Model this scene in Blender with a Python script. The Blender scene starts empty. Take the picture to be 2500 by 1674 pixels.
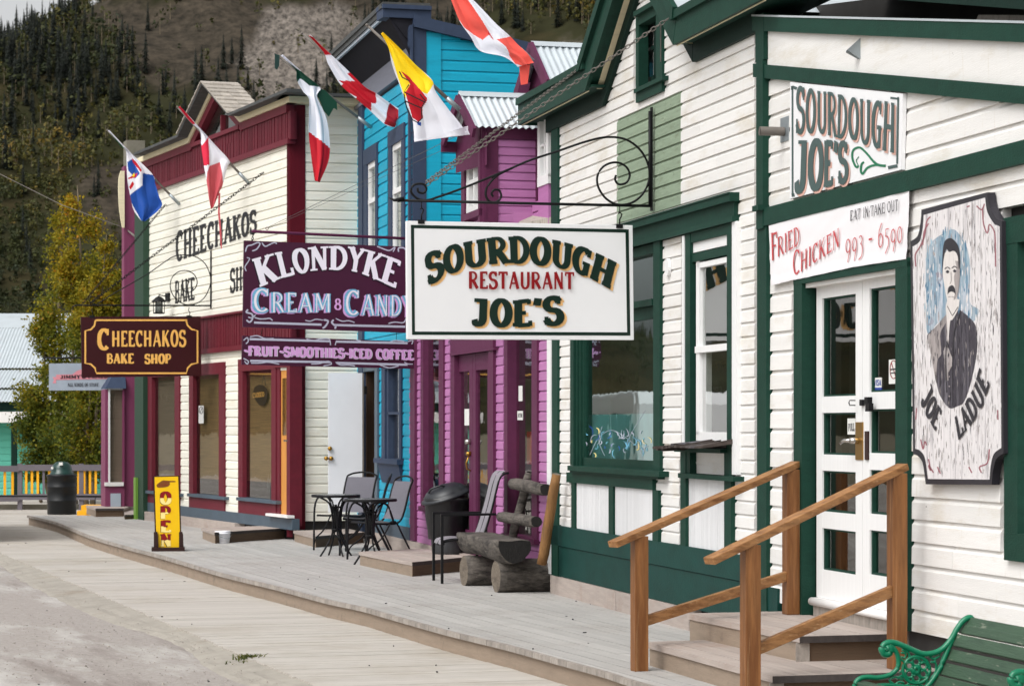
import bpy, bmesh, math, random
from mathutils import Vector, Matrix, noise
random.seed(7)
R = math.radians
scene = bpy.context.scene
# ---------------------------------------------------------------- camera, sky, sun, exposure
FPX, CX, HY, H = 6500.0, 1250.0, 1038.0, 1.68      # focal length (px of a 2500 px wide frame), centre column, horizon row, eye height
cam_d = bpy.data.cameras.new('camera'); cam = bpy.data.objects.new('camera', cam_d)
scene.collection.objects.link(cam); scene.camera = cam
cam.location = (0, 0, H); cam.rotation_euler = (R(90), 0, 0)
cam_d.sensor_width = 36; cam_d.lens = 36*FPX/2500; cam_d.shift_y = (HY-837)/2500
cam_d.dof.use_dof = True; cam_d.dof.focus_distance = 20; cam_d.dof.aperture_fstop = 9
cam_d.clip_start = .1; cam_d.clip_end = 5000
SUN_EL, SUN_AZ = 50, -138                             # azimuth from +Y (down the street), negative = left (street side)
w = bpy.data.worlds.new('World'); scene.world = w; w.use_nodes = True
nt = w.node_tree; bg = nt.nodes['Background']
sky = nt.nodes.new('ShaderNodeTexSky'); sky.sky_type = 'NISHITA'; sky.sun_disc = False
sky.sun_elevation = R(SUN_EL); sky.sun_rotation = R(SUN_AZ); sky.dust_density = 5; sky.air_density = 1.0; sky.ozone_density = 1
hs = nt.nodes.new('ShaderNodeHueSaturation'); hs.inputs['Saturation'].default_value = .1; hs.inputs['Value'].default_value = 1.5
nt.links.new(sky.outputs[0], hs.inputs['Color']); nt.links.new(hs.outputs[0], bg.inputs[0]); bg.inputs[1].default_value = .15
sd = bpy.data.lights.new('sun', 'SUN'); sd.energy = .75; sd.angle = R(32); sd.color = (1, .98, .95)
so = bpy.data.objects.new('sun', sd); scene.collection.objects.link(so)
sv = Vector((math.sin(R(SUN_AZ))*math.cos(R(SUN_EL)), math.cos(R(SUN_AZ))*math.cos(R(SUN_EL)), math.sin(R(SUN_EL))))
so.rotation_euler = sv.to_track_quat('Z', 'Y').to_euler(); so.location = (-20, 10, 30)
scene.view_settings.view_transform = 'Standard'; scene.view_settings.look = 'None'
scene.view_settings.exposure = -0.1; scene.view_settings.gamma = 1; scene.view_settings.use_curve_mapping = False
scene.render.engine = 'CYCLES'
scene.cycles.max_bounces = 6; scene.cycles.transparent_max_bounces = 8; scene.cycles.glossy_bounces = 3

# ---------------------------------------------------------------- helpers: frames (vertical planes standing in the world)
def ray(px): return (px-CX)/FPX
def gnd(px, py, z):                                   # ground point seen at a pixel, at height z
    Y = (H-z)*FPX/(py-HY); return (ray(px)*Y, Y)
def at(px, py, Y): return Vector((ray(px)*Y, Y, H+(HY-py)/FPX*Y))
class Frame:
    def __init__(s, p, d, side=1):
        l = math.hypot(*d); s.p = p; s.d = (d[0]/l, d[1]/l); s.n = (-side*s.d[1], side*s.d[0])
    def hit(s, px, n=0):
        a = ray(px); x = s.p[0]+n*s.n[0]; y = s.p[1]+n*s.n[1]
        u = (a*y-x)/(s.d[0]-a*s.d[1]); return u, y+u*s.d[1]
    def u(s, px, n=0): return s.hit(px, n)[0]
    def z(s, px, py, n=0): return H+(HY-py)/FPX*s.hit(px, n)[1]
    def uz(s, px, py, n=0): return (s.u(px, n), s.z(px, py, n))
    def P(s, u, n, z): return Vector((s.p[0]+u*s.d[0]+n*s.n[0], s.p[1]+u*s.d[1]+n*s.n[1], z))
WORLD = Frame((0, 0), (1, 0), 1)                      # u=x, n=y

class MB:
    def __init__(s): s.v = []; s.f = []; s.m = []; s.r = []; s.mi = 0; s.rv = .5; s.T = None; s.sm = []; s.smooth = False
    def av(s, p):
        s.v.append(s.T @ Vector(p) if s.T else Vector(p)); return len(s.v)-1
    def af(s, idx, mi=None):
        s.f.append(idx); s.m.append(s.mi if mi is None else mi); s.r.append(s.rv); s.sm.append(s.smooth)
    def hexa(s, p):                                   # 8 points: bottom ring 0-3, top ring 4-7
        i = [s.av(q) for q in p]
        for a in ((0,3,2,1),(4,5,6,7),(0,1,5,4),(1,2,6,5),(2,3,7,6),(3,0,4,7)): s.af([i[k] for k in a])
    def box(s, fr, u0, u1, n0, n1, z0, z1):
        s.hexa([fr.P(u0,n0,z0),fr.P(u1,n0,z0),fr.P(u1,n1,z0),fr.P(u0,n1,z0),fr.P(u0,n0,z1),fr.P(u1,n0,z1),fr.P(u1,n1,z1),fr.P(u0,n1,z1)])
    def fb(s, fr, xa, xb, yt, yb, n0, n1, ref=None):  # box whose front face spans pixels xa..xb, rows taken at column ref
        ref = xa if ref is None else ref
        s.box(fr, fr.u(xa,n1), fr.u(xb,n1), n0, n1, fr.z(ref,yb,n1), fr.z(ref,yt,n1))
    def wb(s, x0,x1,y0,y1,z0,z1): s.box(WORLD,x0,x1,y0,y1,z0,z1)
    def prism(s, fr, poly, n0, n1):                   # polygon (u,z) given a thickness
        a = [s.av(fr.P(u,n0,z)) for u,z in poly]; b = [s.av(fr.P(u,n1,z)) for u,z in poly]; k = len(poly)
        s.af(a[::-1]); s.af(b)
        for i in range(k): s.af([a[i],a[(i+1)%k],b[(i+1)%k],b[i]])
    def slab(s, poly, z0, z1):                        # polygon (x,y) between two heights
        a = [s.av((x,y,z0)) for x,y in poly]; b = [s.av((x,y,z1)) for x,y in poly]; k = len(poly)
        s.af(a[::-1]); s.af(b)
        for i in range(k): s.af([a[i],a[(i+1)%k],b[(i+1)%k],b[i]])
    def flat(s, fr, poly, n): s.af([s.av(fr.P(u,n,z)) for u,z in poly])
    def quad(s, *p): s.af([s.av(q) for q in p])
    def tube(s, pts, r, seg=8, cap=True, flatten=1.0):
        pts = [Vector(p) for p in pts]; rr = r if isinstance(r,(list,tuple)) else [r]*len(pts); rings = []
        for i,p in enumerate(pts):
            t = (pts[min(i+1,len(pts)-1)]-pts[max(i-1,0)]).normalized()
            up = Vector((0,0,1)) if abs(t.z) < .9 else Vector((.3,1,0))
            a = t.cross(up).normalized(); b = a.cross(t).normalized()
            rings.append([s.av(p+a*(math.cos(q)*rr[i])+b*(math.sin(q)*rr[i]*flatten)) for q in [2*math.pi*k/seg for k in range(seg)]])
        sm = s.smooth; s.smooth = True
        for i in range(len(rings)-1):
            for k in range(seg): s.af([rings[i][k],rings[i][(k+1)%seg],rings[i+1][(k+1)%seg],rings[i+1][k]])
        s.smooth = sm
        if cap: s.af(rings[0][::-1]); s.af(rings[-1])
    def bar(s, a, b, wdt, hgt, up=(0,0,1)):
        a = Vector(a); b = Vector(b); t = (b-a).normalized(); sd_ = t.cross(Vector(up)).normalized(); u_ = sd_.cross(t).normalized()
        q = lambda p,i,j: p+sd_*(wdt/2*i)+u_*(hgt/2*j)
        s.hexa([q(a,-1,-1),q(a,1,-1),q(b,1,-1),q(b,-1,-1),q(a,-1,1),q(a,1,1),q(b,1,1),q(b,-1,1)])
    def lathe(s, c, prof, seg=20, sx=1, sy=1, cap=True):
        rings = [[s.av((c[0]+r*sx*math.cos(2*math.pi*k/seg), c[1]+r*sy*math.sin(2*math.pi*k/seg), c[2]+z)) for k in range(seg)] for r,z in prof]
        sm = s.smooth; s.smooth = True
        for i in range(len(rings)-1):
            for k in range(seg): s.af([rings[i][k],rings[i][(k+1)%seg],rings[i+1][(k+1)%seg],rings[i+1][k]])
        s.smooth = sm
        if cap: s.af(rings[0][::-1]); s.af(rings[-1])
    def build(s, name, mats, parent=None, bevel=0, fixn=True):
        me = bpy.data.meshes.new(name)
        off = parent_world(parent)
        me.from_pydata([tuple(p-off) for p in s.v], [], s.f)
        mats = mats if isinstance(mats, (list, tuple)) else [mats]
        for m_ in mats: me.materials.append(M[m_])
        me.polygons.foreach_set('material_index', s.m); me.polygons.foreach_set('use_smooth', s.sm)
        at_ = me.attributes.new('rnd', 'FLOAT', 'FACE'); at_.data.foreach_set('value', s.r)
        if fixn:
            bm = bmesh.new(); bm.from_mesh(me); bmesh.ops.recalc_face_normals(bm, faces=bm.faces); bm.to_mesh(me); bm.free()
        o = bpy.data.objects.new(name, me); scene.collection.objects.link(o)
        if parent: o.parent = parent
        if bevel:
            b_ = o.modifiers.new('bevel','BEVEL'); b_.width = bevel; b_.segments = 2; b_.limit_method = 'ANGLE'; b_.angle_limit = R(40)
        return o
def parent_world(p):
    v = Vector((0,0,0))
    while p is not None: v = v+p.location; p = p.parent
    return v
def thing(name, label, cat, loc=(0,0,0), group=None):
    o = bpy.data.objects.new(name, None); scene.collection.objects.link(o); o.location = loc; o.empty_display_size = .2
    o['label'] = label; o['category'] = cat
    if group: o['group'] = group
    return o
def tag(o, label, cat, group=None):
    o['label'] = label; o['category'] = cat
    if group: o['group'] = group
    return o
def kind(o, k): o['kind'] = k; return o
def copy_tree(o, loc, rz, label):
    c = o.copy(); scene.collection.objects.link(c); c.location = loc; c.rotation_euler = (0,0,rz); c['label'] = label
    for ch in list(o.children):
        d = ch.copy(); scene.collection.objects.link(d); d.parent = c
        for g in list(ch.children):
            e = g.copy(); scene.collection.objects.link(e); e.parent = d
    return c

# ---------------------------------------------------------------- materials
M = {}
def srgb(r,g,b):
    f_ = lambda c: (c/255/12.92) if c/255 <= .04045 else ((c/255+.055)/1.055)**2.4
    return (f_(r),f_(g),f_(b))
def mat(name, col, rough=.6, var=.08, ns=6, st=(1,1,1), bump=.15, bs=None, metal=0, rv=.06, dirt=None, chip=None, rot=0, spec=.35, streak=None):
    m = bpy.data.materials.new(name); m.use_nodes = True; N = m.node_tree.nodes; L = m.node_tree.links; M[name] = m
    p = N['Principled BSDF']; p.inputs['Roughness'].default_value = rough; p.inputs['Metallic'].default_value = metal
    p.inputs['Specular IOR Level'].default_value = spec
    tc = N.new('ShaderNodeTexCoord'); mp = N.new('ShaderNodeMapping'); mp.inputs['Scale'].default_value = st
    r0 = N.new('ShaderNodeMapping'); r0.inputs['Rotation'].default_value = (0,0,-R(rot)); L.new(tc.outputs['Object'], r0.inputs[0]); L.new(r0.outputs[0], mp.inputs[0])
    no = N.new('ShaderNodeTexNoise'); no.inputs['Scale'].default_value = ns; no.inputs['Detail'].default_value = 8; no.inputs['Roughness'].default_value = .62
    L.new(mp.outputs[0], no.inputs['Vector'])
    mx = N.new('ShaderNodeMix'); mx.data_type = 'RGBA'
    mr = N.new('ShaderNodeMapRange'); mr.inputs[1].default_value = .3; mr.inputs[2].default_value = .7; L.new(no.outputs[0], mr.inputs[0]); L.new(mr.outputs[0], mx.inputs[0])
    mx.inputs[6].default_value = (*[c*(1-var) for c in col],1); mx.inputs[7].default_value = (*[min(c*(1+var),1) for c in col],1)
    out = mx.outputs[2]
    at_ = N.new('ShaderNodeAttribute'); at_.attribute_name = 'rnd'
    ma = N.new('ShaderNodeMath'); ma.operation = 'MULTIPLY_ADD'; L.new(at_.outputs['Fac'], ma.inputs[0]); ma.inputs[1].default_value = 2*rv; ma.inputs[2].default_value = 1-rv
    vm = N.new('ShaderNodeVectorMath'); vm.operation = 'SCALE'; L.new(out, vm.inputs[0]); L.new(ma.outputs[0], vm.inputs['Scale']); out = vm.outputs[0]
    def layer(colr, scale, lo, hi, stx, amt, seed):
        nonlocal out
        mp2 = N.new('ShaderNodeMapping'); mp2.inputs['Scale'].default_value = stx; mp2.inputs['Location'].default_value = (seed,seed*2,seed*3); L.new(r0.outputs[0], mp2.inputs[0])
        n2 = N.new('ShaderNodeTexNoise'); n2.inputs['Scale'].default_value = scale; n2.inputs['Detail'].default_value = 9; n2.inputs['Roughness'].default_value = .68
        L.new(mp2.outputs[0], n2.inputs['Vector'])
        m2 = N.new('ShaderNodeMapRange'); m2.inputs[1].default_value = lo; m2.inputs[2].default_value = hi; m2.inputs[4].default_value = amt; L.new(n2.outputs[0], m2.inputs[0])
        x2 = N.new('ShaderNodeMix'); x2.data_type = 'RGBA'; L.new(m2.outputs[0], x2.inputs[0]); L.new(out, x2.inputs[6]); x2.inputs[7].default_value = (*colr,1); out = x2.outputs[2]
    if dirt: layer(dirt[0], dirt[1], dirt[2], dirt[2]+.18, dirt[3] if len(dirt) > 3 else (1,1,1), dirt[4] if len(dirt) > 4 else .6, 3.1)
    if streak: layer(streak[0], streak[1], streak[2], streak[2]+.1, streak[3], streak[4], 9.7)
    if chip: layer(chip[0], chip[1], chip[2], chip[2]+.02, (1,1,1.6), 1, 5.3)
    L.new(out, p.inputs['Base Color'])
    if bump:
        nb = N.new('ShaderNodeTexNoise'); nb.inputs['Scale'].default_value = bs or ns*4; nb.inputs['Detail'].default_value = 6; L.new(mp.outputs[0], nb.inputs['Vector'])
        bp = N.new('ShaderNodeBump'); bp.inputs['Strength'].default_value = bump; bp.inputs['Distance'].default_value = .01; L.new(nb.outputs[0], bp.inputs['Height']); L.new(bp.outputs[0], p.inputs['Normal'])
    return m
HS = (.6,.6,9)      # grain along horizontal boards
VS = (9,9,.5)       # grain along uprights
G_GREEN = srgb(20,56,45)
mat('white_board', (.76,.745,.72), .55, .04, 3, HS, .25, 30, rv=.05, dirt=(srgb(192,180,156),1.6,.52,(.7,.7,3),.55), chip=(srgb(120,112,100),9,.72), streak=(srgb(206,198,182),5,.6,(5,5,.6),.4))
mat('white_paint', (.78,.78,.775), .45, .03, 4, VS, .15, 20, rv=.03, dirt=(srgb(190,180,165),2.5,.62,(1,1,1),.5))
mat('beadboard', (.74,.74,.75), .5, .04, 5, (14,14,.4), .5, 14, rv=.05, dirt=(srgb(170,165,165),5,.6,(6,6,.5),.5))
mat('cream_board', srgb(232,229,216), .6, .05, 3, HS, .25, 26, rv=.06, dirt=(srgb(196,188,160),1.8,.57,(.7,.7,3),.5), chip=(srgb(110,100,90),10,.74))
mat('cream_trim', srgb(226,214,180), .6, .08, 4, HS, .2, rv=.06)
mat('green_trim', G_GREEN, .62, .16, 4, (2,2,4), .25, 26, rv=.1, spec=.18, dirt=(srgb(26,62,50),2,.5,(1,1,1),.6), chip=(srgb(170,175,160),7,.742))
mat('green_dark', srgb(12,38,31), .65, .12, 4, (2,2,4), .2, 20, rv=.05, spec=.15)
mat('green_teal', srgb(14,58,52), .6, .2, 2.2, (1.5,1.5,3), .25, 24, rv=.06, spec=.2, dirt=(srgb(20,60,56),1.4,.5,(1,1,1),.7), chip=(srgb(180,190,175),5,.735))
mat('old_green', srgb(134,150,128), .75, .12, 5, HS, .35, 26, rv=.06, dirt=(srgb(104,112,90),5,.56,(1,1,5),.85), chip=(srgb(56,66,50),13,.67), streak=(srgb(176,190,166),3,.6,(1,1,5),.5))
mat('maroon', srgb(98,22,38), .6, .12, 4, (3,3,3), .2, 22, rv=.12, dirt=(srgb(80,18,32),2,.55,(1,1,1),.5))
mat('maroon_dark', srgb(86,6,24), .6, .1, 4, VS, .2, 22, rv=.05, spec=.2)
mat('slate', srgb(72,86,98), .5, .14, 2.5, (1,1,2), .15, 20, rv=.05, dirt=(srgb(110,112,112),3,.62,(1,1,2),.5))
mat('navy', srgb(54,66,88), .6, .08, 4, (3,3,3), .15, 20, rv=.06, spec=.2)
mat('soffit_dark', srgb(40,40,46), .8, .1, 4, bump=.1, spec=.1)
mat('frieze_grey', srgb(112,114,126), .6, .08, 4, HS, .15, 20, rv=.05)
mat('roof_edge', srgb(70,72,72), .7, .25, 6, HS, .4, 18, rv=.05, dirt=(srgb(130,125,115),4,.58,(1,1,4),.6))
mat('shake', srgb(168,160,150), .8, .22, 7, (5,5,.8), .6, 14, rv=.16, dirt=(srgb(92,86,80),5,.55,(4,4,1),.7))
mat('blue_board', srgb(0,160,192), .5, .07, 3, HS, .25, 26, rv=.07, dirt=(srgb(0,130,160),2,.56,(.7,.7,3),.6))
mat('pink_board', srgb(176,114,164), .5, .06, 3, HS, .25, 26, rv=.07, dirt=(srgb(156,88,138),2,.54,(.7,.7,3),.5))
mat('purple_trim', srgb(90,40,70), .55, .1, 4, (3,3,3), .15, 20, rv=.08, spec=.2)
mat('mauve', srgb(124,58,90), .55, .08, 4, VS, .2, 20, rv=.05)
mat('post_green', srgb(34,62,46), .5, .1, 4, VS, .15, 20, rv=.05)
mat('lime', srgb(110,150,60), .5, .1, 4, VS, .15)
mat('turquoise', srgb(92,182,160), .55, .06, 3, HS, .2, 20, rv=.06)
mat('tin_roof', srgb(200,208,212), .35, .05, 3, (1,1,1), .05, 20, metal=.35, rv=.04, dirt=(srgb(150,150,148),2,.6,(1,1,1),.5))
mat('deck_board', srgb(168,165,161), .8, .1, 4, (.6,9,9), .35, 22, rv=.075, rot=107, dirt=(srgb(142,134,126),1.1,.52,(1,1,1),.5), chip=(srgb(60,50,42),16,.748))
mat('walk_board', srgb(180,174,166), .85, .07, 4, (9,.6,9), .35, 22, rv=.05, rot=107, dirt=(srgb(160,151,138),.9,.48,(1,1,1),.65), chip=(srgb(90,80,70),14,.745), streak=(srgb(132,124,115),7,.68,(9,.5,9),.4))
mat('riser', srgb(142,126,110), .75, .12, 3, (1.2,1.2,10), .25, 18, rv=.07, dirt=(srgb(96,86,76),3,.56,(1.5,1.5,2),.7))
mat('tread', srgb(166,154,146), .75, .12, 4, (.6,8,8), .3, 18, rv=.09, rot=107, dirt=(srgb(150,124,108),2.2,.52,(1,1,1),.5))
mat('nosing', srgb(150,142,134), .8, .2, 5, (4,4,2), .4, 18, rv=.14, dirt=(srgb(84,78,74),6,.55,(3,3,1),.7))
mat('rail_wood', srgb(130,86,48), .5, .3, 4, (7,7,.7), .25, 16, rv=.06, dirt=(srgb(104,62,30),3,.46,(8,8,.5),.85), chip=(srgb(56,30,14),11,.71), streak=(srgb(176,138,98),4,.58,(16,16,.35),.6))
mat('rail_wood_long', srgb(156,112,70), .5, .3, 4, (.8,6,10), .25, 16, rv=.06, rot=15, dirt=(srgb(112,70,36),3,.46,(.6,6,9),.85), chip=(srgb(56,30,14),11,.71), streak=(srgb(186,150,112),4,.58,(.4,14,16),.6))
mat('old_log', srgb(92,86,80), .85, .4, 4, (3,1.6,8), 1.0, 9, rv=.1, dirt=(srgb(30,27,25),2.6,.47,(1.6,1.2,5),.9), streak=(srgb(150,142,132),4,.6,(2,1.4,9),.5))
mat('log_end', srgb(112,102,90), .85, .25, 8, (3,3,6), .6, 14, rv=.1, dirt=(srgb(74,64,56),5,.5,(1,1,3),.75))
mat('log_end_dark', srgb(26,24,23), .8, .3, 8, (6,6,2), .6, 14, rv=.1)
mat('log_orange', srgb(128,92,54), .8, .25, 5, (5,5,1), .6, 14, rv=.1, dirt=(srgb(84,66,48),3,.55,(4,4,1),.7))
mat('black_metal', (.006,.006,.007), .5, .1, 5, bump=.05, spec=.22)
mat('black_plastic', (.006,.007,.008), .42, .1, 5, bump=.1, bs=8, spec=.3)
mat('lid_plastic', (.014,.016,.02), .42, .2, 4, bump=.1, spec=.5, dirt=((.05,.055,.065),2,.55,(1,1,1),.5))
mat('bin_liner', (.005,.005,.006), .35, .2, 7, (2,2,1), 1.0, 5, spec=.45)
mat('grey_plastic', (.045,.048,.052), .5, .15, 5, (6,6,.5))
mat('dome_green', srgb(12,52,46), .3, .1, 4, bump=.03, spec=.5)
mat('sling', srgb(104,102,110), .7, .06, 60, bump=.3, bs=200, rv=.02)
mat('sling_light', srgb(136,132,138), .7, .05, 60, bump=.3, bs=200, rv=.02)
mat('seat_dark', srgb(72,70,72), .7, .06, 60, bump=.3, bs=200)
mat('glass_top', (.3,.32,.32), .12, .05, 5, bump=.02, spec=.8)
mat('iron_green', srgb(0,112,78), .3, .1, 5, bump=.1, bs=30, spec=.5, dirt=(srgb(0,78,56),6,.6,(1,1,1),.5))
mat('slat_green', srgb(58,80,62), .6, .14, 5, (.7,6,8), .4, 18, rv=.08, rot=102, dirt=(srgb(44,62,50),3,.5,(.8,3,5),.7), streak=(srgb(176,176,158),5,.6,(.9,4,6),.85), chip=(srgb(196,192,176),9,.68))
mat('sign_white', (.8,.8,.81), .35, .015, 3, bump=.02, rv=.0, dirt=(srgb(206,204,196),1.2,.62,(1,1,.4),.4))
mat('sign_plum', srgb(62,20,46), .4, .06, 3, bump=.02)
mat('sign_maroon', srgb(52,4,10), .38, .08, 3, bump=.02)
mat('ink_green', srgb(2,34,24), .4, .05, 5, bump=0)
mat('ink_slate', srgb(66,86,84), .45, .05, 5, bump=0)
mat('ink_pinkish', srgb(216,172,158), .5, .05, 5, bump=0)
mat('ink_tan', srgb(232,184,122), .5, .08, 9, bump=0)
mat('ink_red', srgb(136,4,14), .4, .05, 5, bump=0)
mat('ink_red2', srgb(190,62,66), .5, .05, 5, bump=0)
mat('ink_black', (.014,.014,.016), .45, .05, 5, bump=0)
mat('ink_grey', srgb(176,180,196), .45, .05, 5, bump=0)
mat('ink_white', srgb(228,228,236), .45, .02, 5, bump=0)
mat('ink_lilac', srgb(206,158,210), .45, .04, 5, bump=0)
mat('ink_sky', srgb(110,176,206), .4, .3, 2.4, (.4,.4,9), bump=0)
mat('ink_plumdark', srgb(20,8,26), .45, .05, 5, bump=0)
mat('ink_gold', srgb(232,178,92), .4, .06, 5, bump=0)
mat('ink_charcoal', srgb(44,42,48), .5, .2, 5, bump=0)
mat('ink_jade', srgb(0,110,72), .4, .2, 5, bump=0)
mat('ink_cream', srgb(250,226,140), .5, .04, 5, bump=0)
mat('yellow_paint', srgb(238,190,0), .4, .04, 4, bump=.03)
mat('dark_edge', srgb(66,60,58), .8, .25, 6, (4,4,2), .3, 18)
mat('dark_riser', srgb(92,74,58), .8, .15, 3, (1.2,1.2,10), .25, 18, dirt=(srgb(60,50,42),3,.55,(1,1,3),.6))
mat('brown_frame', srgb(44,20,14), .45, .1, 4, bump=.05)
mat('hand_brown', srgb(120,72,22), .5, .2, 30, bump=0)
mat('banner', srgb(232,230,232), .5, .02, 2, bump=.05, bs=3)
mat('galv', srgb(150,158,162), .4, .12, 8, metal=.6, bump=.05)
mat('pole_grey', srgb(112,106,100), .5, .1, 8, bump=.05)
mat('brass', srgb(170,130,60), .3, .1, 8, metal=.9, bump=.03)
mat('chrome', srgb(190,186,180), .2, .05, 8, metal=.9, bump=.02)
mat('oak', srgb(204,140,66), .45, .14, 4, (8,8,.7), .15, 16, rv=.05)
mat('blind', srgb(140,112,74), .8, .35, 3, (.5,.5,30), .2, 10, rv=.2)
mat('blind_grey', srgb(128,114,100), .8, .2, 3, (.5,.5,30), .2, 10, rv=.15)
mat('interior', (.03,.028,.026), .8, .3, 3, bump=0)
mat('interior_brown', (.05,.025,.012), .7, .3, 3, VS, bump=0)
mat('curtain', srgb(128,134,130), .8, .08, 4, (12,12,.4), bump=.1)
mat('yukon_blue', srgb(14,72,158), .6, .04, 4, bump=.05)
mat('flag_green', srgb(0,92,62), .6, .05, 4, bump=.05)
mat('flag_green_dark', srgb(6,62,44), .6, .05, 4, bump=.05)
mat('flag_white', srgb(232,232,240), .6, .02, 4, bump=.05)
mat('flag_red', srgb(196,16,36), .6, .04, 4, bump=.05)
mat('flag_faded', srgb(196,84,92), .65, .08, 3, bump=.05)
mat('flag_rose', srgb(216,36,68), .65, .05, 3, bump=.05)
mat('flag_coral', srgb(240,92,80), .65, .05, 3, bump=.05)
mat('flag_maroon', srgb(160,24,40), .6, .06, 3, bump=.05)
mat('flag_yellow', srgb(255,216,20), .6, .03, 4, bump=.05)
mat('bark', srgb(110,98,80), .85, .3, 6, (6,6,1.5), .6, 14)
mat('fence_grey', srgb(104,98,104), .7, .08, 5, bump=.2)
mat('fence_yellow', srgb(238,170,20), .6, .06, 5, bump=.1)
mat('concrete', srgb(120,116,104), .85, .15, 3, bump=.3, dirt=(srgb(80,84,60),2,.5,(1,1,1),.6))
mat('snowwhite', srgb(226,224,222), .7, .06, 3, bump=.2)
mat('bucket_white', srgb(232,232,236), .35, .03, 3, bump=.02)
mat('paper', srgb(220,220,216), .6, .03, 9, bump=0)
mat('visa_blue', srgb(30,60,150), .4, .03, 9, bump=0)
mat('door_white', (.78,.79,.82), .4, .03, 3, bump=.04, dirt=(srgb(200,200,205),1.5,.6,(1,1,1),.4))
mat('door_paint', (.78,.78,.775), .4, .03, 4, VS, .1, 20, dirt=(srgb(176,150,140),2.2,.66,(1,1,1),.6), chip=(srgb(90,60,54),8,.74))
mat('ragged', srgb(66,58,54), .85, .4, 5, (2,2,6), .8, 12, rv=.2, dirt=(srgb(150,152,165),3,.55,(1,1,1),.7))
mat('rubble', srgb(170,150,124), .9, .3, 6, bump=.8)
mat('rope_wire', (.1,.1,.1), .6, .1, 5, bump=0)
mat('rubber_dark', (.02,.02,.02), .7, .2, 5, bump=.3)
mat('jsign', srgb(168,180,192), .5, .08, 3, bump=.03, dirt=(srgb(196,150,150),2,.56,(1,1,1),.5))
mat('jribbon', srgb(228,150,160), .5, .06, 3, bump=0)
# leaf materials: colour per leaf from the face attribute
def leafmat(name, stops, rough=.6, trans=.25):
    m = bpy.data.materials.new(name); m.use_nodes = True; N = m.node_tree.nodes; L = m.node_tree.links; M[name] = m
    p = N['Principled BSDF']; p.inputs['Roughness'].default_value = rough; p.inputs['Specular IOR Level'].default_value = .2
    a = N.new('ShaderNodeAttribute'); a.attribute_name = 'rnd'; r_ = N.new('ShaderNodeValToRGB'); L.new(a.outputs['Fac'], r_.inputs[0])
    e = r_.color_ramp.elements
    e[0].position = 0; e[0].color = (*stops[0],1); e[1].position = 1; e[1].color = (*stops[-1],1)
    for i in range(1,len(stops)-1): q = e.new(i/(len(stops)-1)); q.color = (*stops[i],1)
    L.new(r_.outputs[0], p.inputs['Base Color'])
    if trans:
        t = N.new('ShaderNodeBsdfTranslucent'); L.new(r_.outputs[0], t.inputs[0]); mx = N.new('ShaderNodeMixShader'); mx.inputs[0].default_value = trans
        L.new(p.outputs[0], mx.inputs[1]); L.new(t.outputs[0], mx.inputs[2]); L.new(mx.outputs[0], N['Material Output'].inputs[0])
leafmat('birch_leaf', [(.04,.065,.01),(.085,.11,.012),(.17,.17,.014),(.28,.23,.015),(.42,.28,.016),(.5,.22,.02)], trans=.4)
leafmat('spruce_leaf', [(.008,.011,.009),(.016,.021,.014)], trans=0)
leafmat('aspen_leaf', [(.02,.028,.012),(.036,.044,.014),(.06,.064,.018),(.1,.088,.02),(.2,.125,.022)], trans=.1)
leafmat('grass_blade', [(.03,.05,.012),(.08,.1,.02),(.2,.17,.06)], trans=.2)
def glassmat(name, tint, gl=.2, rough=.02):
    m = bpy.data.materials.new(name); m.use_nodes = True; N = m.node_tree.nodes; L = m.node_tree.links; M[name] = m
    N.remove(N['Principled BSDF'])
    t = N.new('ShaderNodeBsdfTransparent'); t.inputs[0].default_value = (*tint,1); g = N.new('ShaderNodeBsdfGlossy'); g.inputs[0].default_value = (*[.6+.4*c/max(tint) for c in tint],1); g.inputs['Roughness'].default_value = rough
    lw = N.new('ShaderNodeFresnel'); lw.inputs[0].default_value = 1.5; ad = N.new('ShaderNodeMath'); ad.operation = 'ADD'; ad.use_clamp = True
    L.new(lw.outputs[0], ad.inputs[0]); ad.inputs[1].default_value = gl
    tc = N.new('ShaderNodeTexCoord'); nz = N.new('ShaderNodeTexNoise'); nz.inputs['Scale'].default_value = 2.5; L.new(tc.outputs['Object'], nz.inputs['Vector'])
    bp = N.new('ShaderNodeBump'); bp.inputs['Strength'].default_value = .06; bp.inputs['Distance'].default_value = .02; L.new(nz.outputs[0], bp.inputs['Height']); L.new(bp.outputs[0], g.inputs['Normal'])
    ge = N.new('ShaderNodeNewGeometry'); iv = N.new('ShaderNodeMath'); iv.operation = 'SUBTRACT'; iv.inputs[0].default_value = 1; L.new(ge.outputs['Backfacing'], iv.inputs[1])
    ml = N.new('ShaderNodeMath'); ml.operation = 'MULTIPLY'; L.new(ad.outputs[0], ml.inputs[0]); L.new(iv.outputs[0], ml.inputs[1])
    tm = N.new('ShaderNodeMix'); tm.data_type = 'RGBA'; L.new(ge.outputs['Backfacing'], tm.inputs[0]); tm.inputs[6].default_value = (*tint,1); tm.inputs[7].default_value = (1,1,1,1); L.new(tm.outputs[2], t.inputs[0])
    mx = N.new('ShaderNodeMixShader'); L.new(ml.outputs[0], mx.inputs[0]); L.new(t.outputs[0], mx.inputs[1]); L.new(g.outputs[0], mx.inputs[2]); L.new(mx.outputs[0], N['Material Output'].inputs[0])
glassmat('glass', (.75,.78,.76), .2); glassmat('glass_teal', (.6,.84,.82), .22); glassmat('glass_dark', (.75,.75,.72), .05)

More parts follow.
